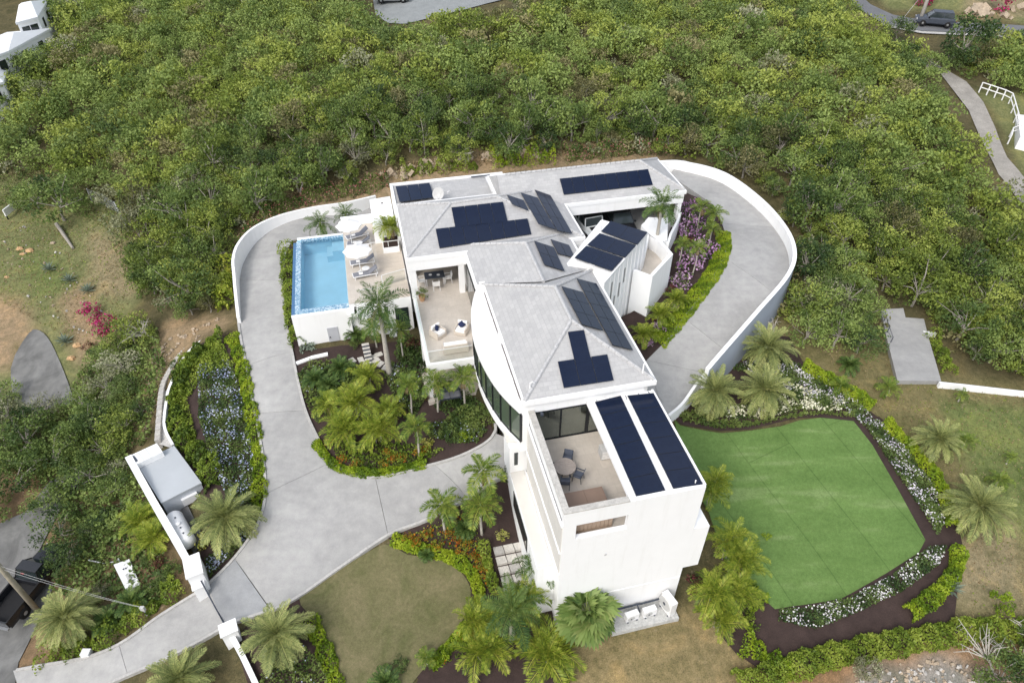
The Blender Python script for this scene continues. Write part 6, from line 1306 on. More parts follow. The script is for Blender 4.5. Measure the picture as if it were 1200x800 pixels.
leaf_run('border_hedge', gp([(460, 633), (490, 644), (525, 653), (550, 669), (562, 696), (560, 715)]), 0.7, 0.4, LF_lime, 'bright low border along the top of the dry lawn', per_m=620, lump=0.08)
leaf_run('border_hedge', gp([(548, 735), (528, 757), (504, 782)]), 0.7, 0.4, LF_lime, 'bright low border along the right edge of the dry lawn', per_m=620, lump=0.08)
leaf_run('hedge', gp([(566, 642), (573, 668), (580, 695)]), 0.65, 0.8, LF_hedge, 'narrow clipped hedge beside the square paved step', per_m=500)
leaf_run('border_hedge', [GR(x, y) for x, y in ((846, 272), (848, 290), (836, 320), (815, 348), (795, 374), (770, 402))], 1.35, 0.2, LF_lime, 'wide lime green border along the inner side of the right drive', per_m=900, leaf=0.06, lump=0.05, fn=rz_)
leaf_run('hedge', gp([(940, 432), (975, 450), (1000, 466), (1022, 480)]), 1.1, 0.8, LF_lime, 'clipped lime hedge above the white and lilac flowers', per_m=620, lump=0.1)
leaf_run('hedge', gp([(1036, 498), (1060, 522), (1085, 550), (1105, 582), (1116, 622)]), 0.9, 0.8, LF_lime, 'long clipped hedge along the right side of the turf', per_m=620, lump=0.1)
leaf_run('hedge', gp([(1122, 648), (1116, 675), (1094, 700), (1062, 722)]), 0.95, 0.8, LF_lime, 'curved clipped hedge round the lower right corner of the turf', per_m=620, lump=0.1)
leaf_run('hedge', gp([(868, 752), (888, 764), (905, 778), (930, 790)]), 1.1, 0.8, LF_lime, 'short hedge at the lower left of the dark mulch', per_m=450, lump=0.3)
leaf_run('hedge', gp([(860, 805), (930, 784), (985, 768), (1050, 756), (1110, 746), (1165, 740), (1290, 752)]), 1.25, 0.9, LF_hedge, 'long clipped hedge along the bottom right boundary', per_m=620, lump=0.1)
leaf_run('flowering_hedge', [P(x, y, z) for x, y, z in ((275, 285, -2.4), (300, 262, -2.0), (340, 244, -1.6), (400, 229, -1.2), (456, 214, -0.6))], 1.2, 0.95, LF_shrub, 'hedge with small red flowers outside the wall behind the pool', per_m=420, flowers=PT_pink, fshare=0.13)
leaf_run('hedge', gp([(470, 205), (520, 199), (560, 197)]), 1.0, 0.9, LF_hedge, 'patchy green hedge behind the flat roof with three panels', per_m=380, lump=0.4)
leaf_run('hedge', gp([(575, 195), (610, 191), (650, 188)]), 1.1, 1.1, LF_lime, 'lime green hedge behind the middle of the garage roof', per_m=380, lump=0.4)
leaf_run('flowering_hedge', gp([(660, 186), (700, 182), (745, 178), (785, 178)]), 1.2, 1.0, LF_shrub, 'hedge with red flowers behind the right half of the garage roof', per_m=380, flowers=PT_pink, fshare=0.15, lump=0.3)
leaf_run('border_hedge', gp([(362, 728), (378, 756), (390, 790), (396, 820)]), 1.0, 0.5, LF_lime, 'bright border left of the dry lawn', per_m=420)
leaf_run('hedge', gp([(52, 768), (90, 760), (130, 742), (165, 722), (195, 700), (210, 684)]), 1.3, 0.6, LF_hedge, 'uneven green border along the upper side of the entrance ramp', per_m=360, lump=0.4)
leaf_run('hedge', gp([(1090, 396), (1100, 415), (1112, 440)]), 1.0, 0.8, LF_hedge, 'dense hedge beside the concrete pad', per_m=420, lump=0.3)
leaf_run('hedge', gp([(560, 488), (545, 505), (520, 500)]), 1.8, 0.7, LF_shrub, 'mound of dark green shrubs under the curved window', per_m=520, lump=0.3)
leaf_run('hedge', gp([(268, 318), (266, 345), (262, 366)]), 1.0, 1.1, LF_areca, 'yellow green shrubs outside the upper left drive wall', per_m=300, leaf=0.12, lump=0.4)
# ------------------------------------------------------------------ flower beds (uncountable)
area_cover('blue_flowers', W2([(233, 430), (272, 425), (288, 480), (298, 540), (297, 595), (268, 590), (250, 545), (233, 490)]), LF_shrub, 0.45, 330, 0.075, PT_blue, 0.21, 0.055, patch=-0.4, seed=3)
area_cover('blue_flowers', W2([(240, 655), (262, 640), (292, 620), (285, 640), (262, 662), (246, 678)]), LF_shrub, 0.45, 300, 0.075, PT_blue, 0.30, 0.055, patch=-1, seed=4)
area_cover('lilac_flowers', W2([(905, 415), (935, 428), (968, 448), (1000, 470), (1020, 488), (1028, 500), (1012, 500), (985, 478), (950, 470), (915, 455), (880, 440), (850, 432)]), LF_dark, 0.45, 360, 0.075, PT_lilac, 0.27, 0.06, patch=-1, seed=5)
area_cover('cream_flowers', W2([(810, 462), (860, 478), (930, 452), (990, 470), (985, 483), (940, 482), (890, 492), (850, 492), (812, 480)]), LF_shrub, 0.4, 330, 0.075, PT_cream, 0.36, 0.075, patch=-1, seed=6)
area_cover('tufted_grass', W2([(792, 484), (812, 482), (850, 494), (890, 494), (940, 484), (1000, 485), (1000, 490), (960, 486), (930, 490), (880, 501), (845, 503), (800, 494)]), LF_shrub, 0.35, 240, 0.10, patch=-1, seed=7)
area_cover('white_flowers', W2([(1012, 498), (1030, 495), (1062, 530), (1092, 570), (1105, 615), (1098, 628), (1080, 600), (1050, 555)]), LF_dark, 0.5, 420, 0.075, PT_lilac, 0.24, 0.055, patch=-1, seed=8)
area_cover('white_flowers', W2([(1108, 640), (1100, 662), (1060, 692), (1005, 718), (955, 738), (912, 728), (912, 716), (950, 712), (990, 704), (1045, 674), (1088, 642)]), LF_dark, 0.5, 420, 0.075, PT_white, 0.24, 0.055, patch=-1, seed=9)
area_cover('ground_cover', W2([(460, 425), (490, 440), (500, 470), (478, 500), (462, 470), (450, 440)]), LF_shrub, 0.5, 200, 0.09, PT_blue, 0.06, 0.05, patch=-0.4, seed=10)
area_cover('ground_cover', W2([(490, 500), (520, 495), (560, 500), (572, 505), (560, 520), (530, 520), (500, 512)]), LF_shrub, 0.5, 240, 0.09, PT_blue, 0.10, 0.05, patch=0.0, seed=11)
area_cover('ground_cover', W2([(348, 440), (365, 425), (400, 425), (440, 440), (420, 460), (390, 480), (372, 500), (360, 475)]), LF_shrub, 0.5, 190, 0.09, PT_blue, 0.03, 0.05, patch=-0.4, seed=12)
area_cover('ground_cover', W2([(380, 500), (420, 520), (470, 520), (520, 530), (480, 548), (430, 552), (395, 538)]), LF_hedge, 0.45, 170, 0.09, patch=-0.4, seed=13)
area_cover('ground_cover', W2([(500, 440), (560, 470), (575, 490), (545, 500), (510, 480)]), LF_shrub, 0.6, 220, 0.09, patch=-0.4, seed=14)
area_cover('ground_cover', W2([(470, 632), (500, 620), (540, 605), (560, 625), (575, 660), (572, 690), (556, 668), (530, 650), (490, 641)]), LF_hedge, 0.4, 110, 0.08, LF_croton, 0.22, 0.07, patch=0.4, seed=25)
area_cover('ground_cover', W2([(545, 725), (565, 715), (590, 740), (560, 765), (530, 775), (515, 785)]), LF_hedge, 0.4, 130, 0.08, LF_croton, 0.18, 0.07, patch=0.2, seed=26)
area_cover('ground_cover', W2([(312, 770), (350, 750), (385, 790), (390, 830), (300, 830)]), LF_shrub, 0.6, 190, 0.09, PT_blue, 0.06, 0.05, patch=0.1, seed=15)
area_cover('ground_cover', W2([(210, 420), (260, 402), (275, 430), (240, 440), (220, 470), (232, 520), (215, 515), (203, 470)]), LF_hedge, 0.5, 190, 0.1, patch=-0.4, seed=16)
area_cover('ground_cover', W2([(470, 395), (500, 405), (502, 440), (480, 440), (462, 420)]), LF_shrub, 0.8, 200, 0.1, patch=-0.4, seed=17)
area_cover('ground_cover', W2([(352, 396), (366, 400), (372, 410), (352, 416)]), LF_agave, 0.4, 200, 0.09, patch=0.0, seed=18)
area_cover('scrub_undergrowth', W2([(120, 400), (185, 385), (195, 430), (175, 520), (150, 530), (190, 620), (130, 640), (110, 700), (60, 700), (95, 640), (70, 580), (30, 560), (-30, 560), (-30, 480), (80, 480), (100, 430)]), LF_shrub, 0.9, 95, 0.11, LF_forest, 0.5, 0.11, patch=0.0, seed=31)
area_cover('scrub_undergrowth', W2([(-60, 180), (70, 190), (140, 240), (165, 300), (165, 340), (150, 330), (125, 270), (60, 240), (-60, 240)]), LF_forest, 0.7, 45, 0.10, LF_olive, 0.4, 0.10, patch=0.7, seed=32)
area_cover('scrub_undergrowth', W2([(100, 600), (150, 590), (190, 640), (210, 690), (150, 720), (110, 690)]), LF_dark, 0.4, 60, 0.14, PT_purple, 0.01, 0.06, patch=0.1, seed=19)
area_cover('dry_grass', W2([(-50, 220), (60, 215), (125, 245), (155, 290), (160, 345), (110, 415), (60, 385), (-50, 330)]), LF_dry, 0.14, 26, 0.07, LF_hedge, 0.35, 0.06, patch=0.3, seed=41)
area_cover('dry_grass', W2([(960, 410), (1040, 405), (1050, 450), (1200, 460), (1260, 480), (1260, 740), (1140, 730), (1130, 640), (1060, 505), (1000, 460)]), LF_dry, 0.09, 20, 0.06, LF_hedge, 0.4, 0.05, patch=0.3, seed=42)
area_cover('dry_grass', W2([(280, 270), (330, 232), (460, 196), (620, 178), (790, 166), (790, 180), (640, 192), (460, 212), (330, 250)]), LF_dry, 0.5, 32, 0.13, patch=0.3, seed=20)
# ------------------------------------------------------------------ single shrubs
CRG = 'orange crotons in the bed above the dry lawn'
for x, y in [(478, 632), (489, 637), (500, 628), (512, 640), (526, 628), (537, 632), (541, 645), (556, 655), (562, 663), (569, 672), (548, 640), (505, 645), (560, 740), (554, 748), (571, 735)]:
    shrub('croton', x, y, 0.42, 'small orange red croton in the mulch above the dry lawn', 0.5, group=CRG, name='croton')
for x, y in [(386, 520), (402, 540), (418, 545), (450, 545), (462, 540), (472, 538), (490, 530), (455, 533), (500, 528)]:
    shrub('croton', x, y, 0.42, 'small orange croton near the front tip of the centre bed', 0.45, group='orange crotons in the centre bed', name='croton')
for x, y, r, lb in [(550, 604, 0.55, 'pale yellow shrub left of the tall pale trunked palm'), (573, 610, 0.42, 'pale yellow shrub right of the tall pale trunked palm'), (588, 630, 0.45, 'pale yellow shrub next to the paved step'), (608, 735, 0.5, 'yellow green shrub at the foot of the side wing'), (243, 638, 0.7, 'yellow mottled shrub under the date palm by the gas tank'), (500, 522, 0.5, 'bright yellow shrub at the front of the centre bed'), (225, 640, 0.5, 'small yellow shrub beside the gas tank')]:
    shrub('yellow', x, y, r, lb, r*1.2, name='yellow_shrub')
for x, y, r, lb in [(862, 665, 0.9, 'lime green shrub between the areca palms and the turf, upper'), (884, 705, 0.9, 'lime green shrub at the lower left corner of the turf'), (848, 690, 0.8, 'lime green shrub beneath the areca palms by the tower')]: shrub('lime', x, y, r, lb)
shrub('lime', 497, 538, 0.5, 'lime green shrub at the front right of the centre bed', 0.5); shrub('shrub', 592, 560, 0.5, 'round dark shrub at the corner of the side wing', 1.0); shrub('lime', 545, 515, 0.5, 'green shrub below the curved window, at the mulch edge')
for x, y, r, lb in [(531, 612, 0.4, 'dark red shrub between the two palm trunks'), (812, 690, 0.7, 'dark red shrub behind the areca palms by the tower'), (485, 408, 0.7, 'reddish shrub beside the terrace column'), (500, 470, 0.4, 'pink flowered shrub below the terrace corner')]: shrub('wine', x, y, r, lb, r*1.3, name='red_shrub')
for x, y, r, lb in [(812, 258, 1.35, 'purple bougainvillea bush nearest the garage court wall'), (806, 275, 1.35, 'purple bougainvillea bush beside the round balcony'), (822, 300, 1.35, 'purple bougainvillea bush nearest the lime border'), (805, 318, 1.35, 'purple bougainvillea bush below the balcony, upper'), (797, 335, 1.0, 'purple bougainvillea bush at the foot of the balcony wall'), (772, 385, 0.5, 'small purple flowering bush between the feathery palms'), (758, 405, 0.55, 'small purple flowering bush nearest the main roof corner'), (790, 362, 0.4, 'small purple flowering bush by the upper feathery palm')]:
    shrub('purple', x, y, r, lb, r*1.15, rz_, name='bougainvillea')
for x, y, r, lb in [(788, 345, 0.6, 'dark red shrub under the balcony wall'), (768, 378, 0.4, 'dark red shrub between the feathery palms, lower'), (806, 288, 0.6, 'dark red shrub under the purple flowers by the balcony')]: shrub('wine', x, y, r, lb, r*1.2, rz_, name='red_shrub')
for x, y, r, lb in [(108, 372, 1.15, 'magenta bougainvillea on the dry slope, left of the two'), (125, 386, 1.3, 'magenta bougainvillea on the dry slope, right of the two')]: shrub('magenta', x, y, r, lb, r, name='bougainvillea')
shrub('magenta', 1080, 6, 1.5, 'magenta bougainvillea above the road behind the wooden pole', 1.5, name='bougainvillea'); shrub('magenta', 1165, 12, 2.2, 'large magenta bougainvillea above the road near the rocks', 2.2, name='bougainvillea')
for k, (x, y) in enumerate(((82, 330), (103, 342), (77, 402), (58, 317), (1112, 690))):
    t = thing('agave', G(x, y), ['silver green agave on the dry slope, uppermost', 'dark agave with a flower stalk on the dry slope', 'silver agave beside the orange rocks', 'tiny agave among the stones', 'young agave on the lower right grass'][k], 'agave')
    for j in range(22):
        m = MB(); l = 0.95*random.uniform(0.8, 1.1); m.face([(0, -0.06, 0), (l*0.5, -0.09, 0.03), (l, 0, -0.04), (l*0.5, 0.09, 0.03)])
        if j == 0: lme = None
        o = m.build('leaf', LF_agave, t); o.rotation_euler = (0, -R(12+60*(j/22)), j*2.4); o.location = (0, 0, 0.06)
for i, (k, x, y, r, lb) in enumerate([('grey', 120, 355, 0.0, ''), ('wine', 105, 410, 0.6, 'low red brown shrub below the magenta bougainvillea'), ('shrub', 184, 690, 0.6, 'green shrub at the top of the ramp border'), ('lime', 204, 690, 0.5, 'lime shrub next to the gate at the top of the ramp'), ('wine', 185, 662, 0.55, 'reddish shrub beside the generator box'), ('shrub', 205, 672, 0.7, 'green shrub left of the gate pier'), ('dark', 172, 640, 0.6, 'dark green shrub right of the generator box'), ('lime', 1170, 710, 0.9, 'thin bright shrub on the lower right grass'), ('shrub', 415, 408, 0.5, 'dark shrub by the stair foot'),
      ('dark', 470, 780, 0.5, 'dark shrub at the bottom of the dry lawn'), ('lime', 520, 770, 0.5, 'lime shrub at the lower tip of the bed'), ('hedge', 880, 732, 0.7, 'green shrub with yellow leaves at the turf corner'), ('shrub', 205, 430, 0.5, 'shrub growing between the two curved walls'), ('lime', 898, 630, 0.35, 'small bright shrub at the right end of the white flowers') , ('hedge', 715, 262, 0.0, '')]):
    if r: shrub(k, x, y, r, lb)
shrub('hedge', 694, 270, 0.8, 'leafy shrub in front of the parked white car', 1.4, rz_)
# ------------------------------------------------------------------ forest
KINDS = [('olive', LF_forest, 'olive green scrub tree in the dense forest on the hillside', 1.0), ('leafy', LF_light, 'light green leafy tree standing in the hillside forest', 1.0), ('grey', LF_grey, 'pale grey green tree with bare twigs in the hillside forest', 0.8), ('dark', LF_dark, 'dark green tree in the hillside forest', 1.05), ('brownish', LF_olive, 'brownish olive thin leaved tree in the hillside forest', 0.9)]
PROTO = []
for ki, (nm, mt, lb, s) in enumerate(KINDS):
    for v in range(4 if ki < 2 else 2):
        sd = 100+ki*10+v; r = 1.55+0.15*v; hg = 1.15+0.12*(v % 3)
        me, K = crown_mesh('crown', sd, r, hg, 30, 1650 if nm != 'grey' else 950, 0.092, 0.56, mt); tr = trunk_mesh(sd, 1.75, K, 0.10, bark_grey, 5 if nm == 'grey' else 2)
        PROTO.append((ki, me, tr))
FOREST = [[(-200, 205), (60, 205), (128, 240), (160, 290), (168, 350), (200, 375), (262, 366), (264, 318), (268, 290), (296, 262), (345, 236), (420, 216), (470, 196), (560, 192), (640, 187), (760, 179), (800, 186), (850, 200), (896, 236), (926, 272), (934, 300), (927, 332), (905, 375), (945, 392), (985, 404), (1028, 398), (1030, 356), (1060, 352), (1085, 368), (1105, 392), (1130, 440), (1200, 446), (1500, 470), (1500, 270), (1212, 262), (1150, 215), (1112, 150), (1085, 112), (1066, 84), (1035, 62), (1000, 36), (972, 0), (990, -75), (-300, -75)],
          [(1108, 72), (1140, 66), (1200, 68), (1500, 75), (1500, 115), (1200, 114), (1180, 116), (1150, 104), (1125, 88)]]
HOLES = [[(425, -60), (432, 40), (460, 54), (500, 44), (560, 30), (640, 4), (700, -60)], [(-80, 20), (0, -10), (62, -10), (72, 40), (66, 66), (20, 112), (-80, 130)]]
FW = [wpoly(f) for f in FOREST]; HW = [wpoly(f) for f in HOLES]
RWALL = [(P(x, y, 0.5)[0], P(x, y, 0.5)[1]) for x, y in ((560, 203), (680, 195), (775, 186), (806, 187), (852, 200), (896, 231), (926, 266), (935, 297), (926, 326), (892, 367), (852, 414), (800, 420), (600, 300))]
def occupied(X, Y):
    ok = np.zeros(np.shape(X), bool)
    for f in FW: ok |= inside(f, X, Y)
    for f in HW: ok &= ~inside(f, X, Y)
    return ok & ~inside(RAISED, X, Y) & ~inside(RWALL, X, Y)
    return ok
rng = np.random.default_rng(42); sp = 2.1; gx, gy = np.meshgrid(np.arange(-95, 105, sp), np.arange(35, 150, sp*0.9)); gx = gx+(np.arange(gx.shape[0]) % 2)[:, None]*sp/2
gx = (gx+rng.uniform(-0.85, 0.85, gx.shape)).ravel(); gy = (gy+rng.uniform(-0.85, 0.85, gy.shape)).ravel(); ok = occupied(gx, gy); gx, gy = gx[ok], gy[ok]; gz = base_h(gx, gy)
PX = np.array([pix((a, b, c)) for a, b, c in zip(gx, gy, gz)]); vis = (PX[:, 0] > -140) & (PX[:, 0] < 1340) & (PX[:, 1] > -60) & (PX[:, 1] < 520); gx, gy, gz, PX = gx[vis], gy[vis], gz[vis], PX[vis]
dist = np.sqrt(gx**2+gy**2+(gz-HC)**2); infr = (PX[:, 0] > -5) & (PX[:, 0] < 1205) & (PX[:, 1] > -5); order = np.argsort(dist+np.where(infr, 0, 500))
near = order[:255]; farr = order[255:]
kin = rng.choice(len(PROTO), len(gx), p=[0.115]*4+[0.085]*4+[0.02]*2+[0.03]*2+[0.05]*2); NTREE = 0
def tree(proto, loc, sc, rz, label, group=None, name='forest_tree'):
    ki, me, tr = proto; t = thing(name, loc, label, 'tree', rz, group); child('trunk', tr, t, (0, 0, 0), (0, 0, 0), sc); child('crown', me, t, (0, 0, 1.55*sc[2]), (0, 0, 0), sc); return t
for i in near:
    s = rng.choice([0.62, 0.8, 0.95, 1.1, 1.3])*rng.uniform(0.9, 1.1); ki = PROTO[kin[i]][0]
    tree(PROTO[kin[i]], (gx[i], gy[i], gz[i]-0.1), (s, s, s*rng.uniform(0.85, 1.25)), rng.uniform(0, 6.28), KINDS[ki][2], KINDS[ki][0]+' trees in the hillside forest')
CD = []
for ki, (nm, mt, lb, s) in enumerate(KINDS):
    for v in range(3): CD.append((ki, crown_data(700+ki*10+v, 1.55, 1.2, 34, 500, 0.127, 0.5)))
acc = {k: [] for k in range(5)}
for i in farr:
    ki = PROTO[kin[i]][0]; V, F, t, K = CD[ki*3+rng.integers(0, 3)][1]; a = rng.uniform(0, 6.28); c, s_ = math.cos(a), math.sin(a); s = rng.choice([0.65, 0.85, 1.0, 1.15, 1.35])*rng.uniform(0.9, 1.1)
    Vr = np.stack([V[:, 0]*c-V[:, 1]*s_, V[:, 0]*s_+V[:, 1]*c, V[:, 2]*rng.uniform(0.9, 1.2)], 1)*s+np.array([gx[i], gy[i], gz[i]+1.55*s]); acc[ki].append((Vr, np.clip(t*0.7+rng.uniform(-0.3, 0.55), 0, 1)))
# low understorey filling the gaps beneath the crowns
ux = rng.uniform(-95, 105, 4600); uy = rng.uniform(36, 135, 4600); k = occupied(ux, uy); ux, uy = ux[k], uy[k]; uz = base_h(ux, uy); UP = np.array([pix((a, b, c)) for a, b, c in zip(ux, uy, uz)]); k = (UP[:, 0] > -100) & (UP[:, 0] < 1300) & (UP[:, 1] > -30) & (UP[:, 1] < 500); ux, uy, uz = ux[k], uy[k], uz[k]
UD = [crown_data(800+v, 1.0, 0.75, 12, 130, 0.14, 0.42) for v in range(4)]
for a_, b_, c_ in zip(ux, uy, uz):
    V, F, t, K = UD[rng.integers(0, 4)]; an = rng.uniform(0, 6.28); c, s_ = math.cos(an), math.sin(an); s = rng.uniform(0.7, 1.3); Vr = np.stack([V[:, 0]*c-V[:, 1]*s_, V[:, 0]*s_+V[:, 1]*c, V[:, 2]], 1)*s+np.array([a_, b_, c_+0.35]); acc[rng.choice([0, 0, 1, 2, 3, 4])].append((Vr, np.clip(t*0.7+rng.uniform(-0.2, 0.35), 0, 1)))
VV = []; TT = []; MI = []
for ki in range(5):
    for Vr, t in acc[ki]: VV.append(Vr); TT.append(t); MI.append(np.full(len(Vr)//4, {0: 0, 1: 3, 2: 1, 3: 2, 4: 4}[ki]))
VV = np.concatenate(VV); TT = np.concatenate(TT); MI = np.concatenate(MI)
tag(mesh_obj('forest', np_mesh('forest', VV, np.arange(len(VV)).reshape(-1, 4), [LF_forest, LF_grey, LF_dark, LF_light, LF_olive], TT, MI)), kind='stuff')
print('FOREST', len(near), len(farr), len(VV)//2)
# trees and bushes one by one outside the forest
TR = [(0, 76, 250, 1.9, 'wide olive tree shading the dry clearing at the left', 0.9), (0, 45, 235, 1.2, 'olive tree at the front of the dry clearing', 0.85), (1, 30, 240, 0.8, 'light green tree behind the white board at the left', 0.9), (4, 160, 395, 1.0, 'round leafy tree above the curved stepped wall', 1.0), (9, 150, 430, 0.95, 'dark glossy tree below the magenta bougainvillea', 0.8), (9, 128, 455, 0.9, 'dark tree right of the old concrete slab', 0.8),
      (1, 118, 500, 1.1, 'leafy tree below the old concrete slab', 1.0), (4, 150, 500, 0.95, 'leafy tree beside the long yard wall top', 0.9), (0, 40, 520, 1.3, 'big olive tree at the left edge below the slab', 1.0), (2, 75, 535, 1.1, 'olive tree by the dirt track', 1.0), (8, 20, 490, 1.0, 'grey bare-twigged tree at the left edge', 1.1), (3, 110, 560, 1.0, 'olive tree above the generator box', 0.9), (10, 85, 655, 0.85, 'dense glossy tree between the pickup and the generator box', 1.0), (0, 75, 620, 1.0, 'olive tree above the pickup truck', 0.8), (10, 122, 600, 0.6, 'dark bush tree left of the palm clumps', 0.4),
      (3, 100, 470, 0.8, 'small leafy tree beside the old concrete slab', 0.8), (5, 130, 530, 0.9, 'light green tree between slab and yard wall', 0.9), (0, 940, 395, 1.0, 'tree with reddish twigs below the retaining wall', 1.0), (1, 975, 400, 1.15, 'round tree on the grass left of the concrete pad', 1.0), (10, 1005, 405, 1.0, 'dark round tree nearest the concrete pad', 0.9), (0, 955, 365, 1.1, 'olive tree right against the retaining wall', 1.1), (4, 1190, 425, 1.2, 'bright leafy tree above the boundary wall at the right edge', 0.9),
      (11, 1125, 70, 2.0, 'large round dark tree beside the road', 1.0), (1, 1170, 790, 1.0, 'leafy tree in the bottom right corner', 0.8), (2, 1195, 770, 1.0, 'olive tree at the bottom right edge', 0.8), (0, 20, 70, 1.2, 'tree in front of the white roofed house', 1.0), (3, 60, 75, 1.2, 'tree right of the white roofed house', 1.0), (11, 30, 85, 1.1, 'dark tree below the white roofed house', 1.0), (0, -10, 600, 1.1, 'olive tree cut by the left edge', 0.9), (1, 1050, 40, 1.1, 'tree at the near edge of the road', 0.9), (0, 1052, 72, 1.3, 'olive tree between the road and the hillside forest', 0.9), (3, 1084, 84, 1.2, 'tree at the head of the gravel path', 0.9), (10, 1108, 74, 1.1, 'small dark tree left of the big round tree by the road', 0.9), (9, 1160, 62, 1.4, 'dark tree below the right end of the road', 0.9), (1, 1190, 66, 1.5, 'leafy tree below the road at the right edge', 0.9)]
for pi, x, y, s, lb, zs in TR: tree(PROTO[pi], G(x, y+8)-Vector((0, 0, 0.1)), (s, s, s*zs), x*0.37, lb, name='tree')
LB = [(0, 170, 300, 0.9), (1, 185, 330, 0.8), (9, 205, 350, 0.85), (0, 225, 362, 0.8), (10, 150, 455, 0.8), (3, 165, 480, 0.6), (8, 140, 545, 0.55), (10, 108, 618, 0.5), (0, 60, 590, 0.8), (2, 30, 560, 1.0), (11, 20, 530, 1.0), (9, 55, 480, 0.75), (1, 90, 520, 0.9), (10, 100, 500, 0.8), (0, 140, 570, 0.7), (11, 176, 652, 0.3), (10, 192, 676, 0.35), (9, 118, 690, 0.35), (3, 108, 700, 0.35), (0, 120, 420, 0.7), (5, 140, 405, 0.7), (2, 5, 470, 0.9)]
WD = ['rounded', 'spreading', 'compact', 'ragged', 'bushy', 'glossy']
for k, (pi, x, y, s) in enumerate(LB): tree(PROTO[pi], G(x, y+6)-Vector((0, 0, 0.25)), (s*1.1, s*1.1, s*0.85), x*0.5, '%s scrub bush %s' % (WD[k % 6], ['at the edge of the dry clearing, uppermost', 'on the right edge of the dry clearing', 'near the upper left bend of the drive', 'between the clearing and the drive wall', 'left of the stepped wall', 'just below the end of the stepped wall', 'left of the white plant cabinet', 'left of the white generator box', 'beside the dirt track', 'at the left edge above the dirt track', 'at the far left below the concrete slab', 'touching the bottom of the concrete slab', 'right of the dirt track end', 'below the right corner of the concrete slab', 'outside the long yard wall top', 'behind the white generator box', 'in front of the gate pier', 'between date palm and generator box', 'right of the pickup truck', 'below the left magenta bougainvillea', 'below the right magenta bougainvillea', 'cut by the left edge beside the slab'][k]), name='scrub_bush')
t = tree(PROTO[8], G(1008, 795), (0.5, 0.5, 0.9), 0.4, 'thin pale stemmed tree growing out of the bottom hedge', name='tree')
# bare dead trees
def dead_tree(px, py, hgt, label, n=9, lean=(0, 0)):
    p = G(px, py); t = thing('dead_tree', p, label, 'dead tree'); rg = np.random.default_rng(int(px)); m = MB(); tp = Vector((lean[0], lean[1], hgt*0.4)); m.tube([(0, 0, -0.2), tp*0.5+Vector((0.05, 0, 0)), tp], [0.09, 0.07, 0.05], 6); m.build('trunk', dead_wood, t)
    for k in range(n):
        m = MB(); d = Vector(rdir(1, rg, 0.5)[0]); d.x += lean[0]*0.5; d.y += lean[1]*0.5; e = tp+d*hgt*rg.uniform(0.5, 0.9); mid = tp.lerp(e, 0.5)+Vector((rg.normal()*0.1, rg.normal()*0.1, 0.1)); m.tube([tp*rg.uniform(0.6, 1.0), mid, e], [0.045, 0.03, 0.01], 5)
        for q in range(3): s = mid.lerp(e, rg.uniform(0, 0.7)); m.tube([s, s+Vector(rdir(1, rg, 0.4)[0])*hgt*0.28], [0.018, 0.006], 4)
        m.build('branch', dead_wood, t)
    return t
dead_tree(1165, 785, 2.6, 'bleached bare tree leaning over the bottom right hedge', 12, (-0.8, 0.3)); dead_tree(185, 398, 2.0, 'fallen bare branches above the curved stepped wall', 10, (-0.8, -0.2)); dead_tree(545, 193, 2.2, 'white bare sapling on the cut bank behind the house', 5); dead_tree(612, 178, 2.4, 'forked bare white tree on the bank behind the house', 6); dead_tree(10, 520, 2.5, 'grey bare tree at the left edge', 9); dead_tree(1195, 745, 1.6, 'thin bare twigs near the right edge', 7); dead_tree(905, 390, 1.4, 'bare white sapling by the retaining wall', 4)
# rocks and rubble on the bank and slope
def rubble(name, poly, n, s0, s1, mats, seed):
    rg = np.random.default_rng(seed); A = np.array(poly); lo, hi = A.min(0), A.max(0); mb = MB(); c = 0
    while c < n:
        x, y = rg.uniform(lo, hi)
        if not inside(poly, np.array([x]), np.array([y]))[0]: continue
        c += 1; s = rg.uniform(s0, s1); z = bz(x, y); u = Vector(rdir(1, rg)[0]); v = u.orthogonal().normalized(); w3 = u.cross(v); mb.obox((x, y, z+s*0.2), u*s, v*s*rg.uniform(0.6, 1), w3*s*rg.uniform(0.4, 0.8), rg.integers(0, len(mats)))
    tag(mb.build(name, mats), kind='stuff')
rubble('bank_rocks', W2([(440, 205), (520, 184), (640, 178), (640, 186), (540, 196), (460, 212)]), 70, 0.12, 0.38, [rock, rock], 1); rubble('slope_stones', W2([(0, 260), (60, 270), (110, 330), (130, 400), (60, 380), (0, 330)]), 60, 0.04, 0.11, [rock, tile_grey], 2); rubble('bank_stones', W2([(185, 400), (255, 372), (262, 380), (215, 412), (190, 460), (170, 520), (165, 500)]), 80, 0.04, 0.13, [rock, rock], 3); rubble('roadside_rocks', W2([(1120, 12), (1200, 8), (1260, 20), (1200, 24), (1130, 24)]), 26, 0.25, 0.7, [rock], 4); rubble('rubble', W2([(1000, 785), (1090, 772), (1170, 785), (1150, 830), (1010, 830)]), 260, 0.04, 0.11, [rock, tile_grey], 5)
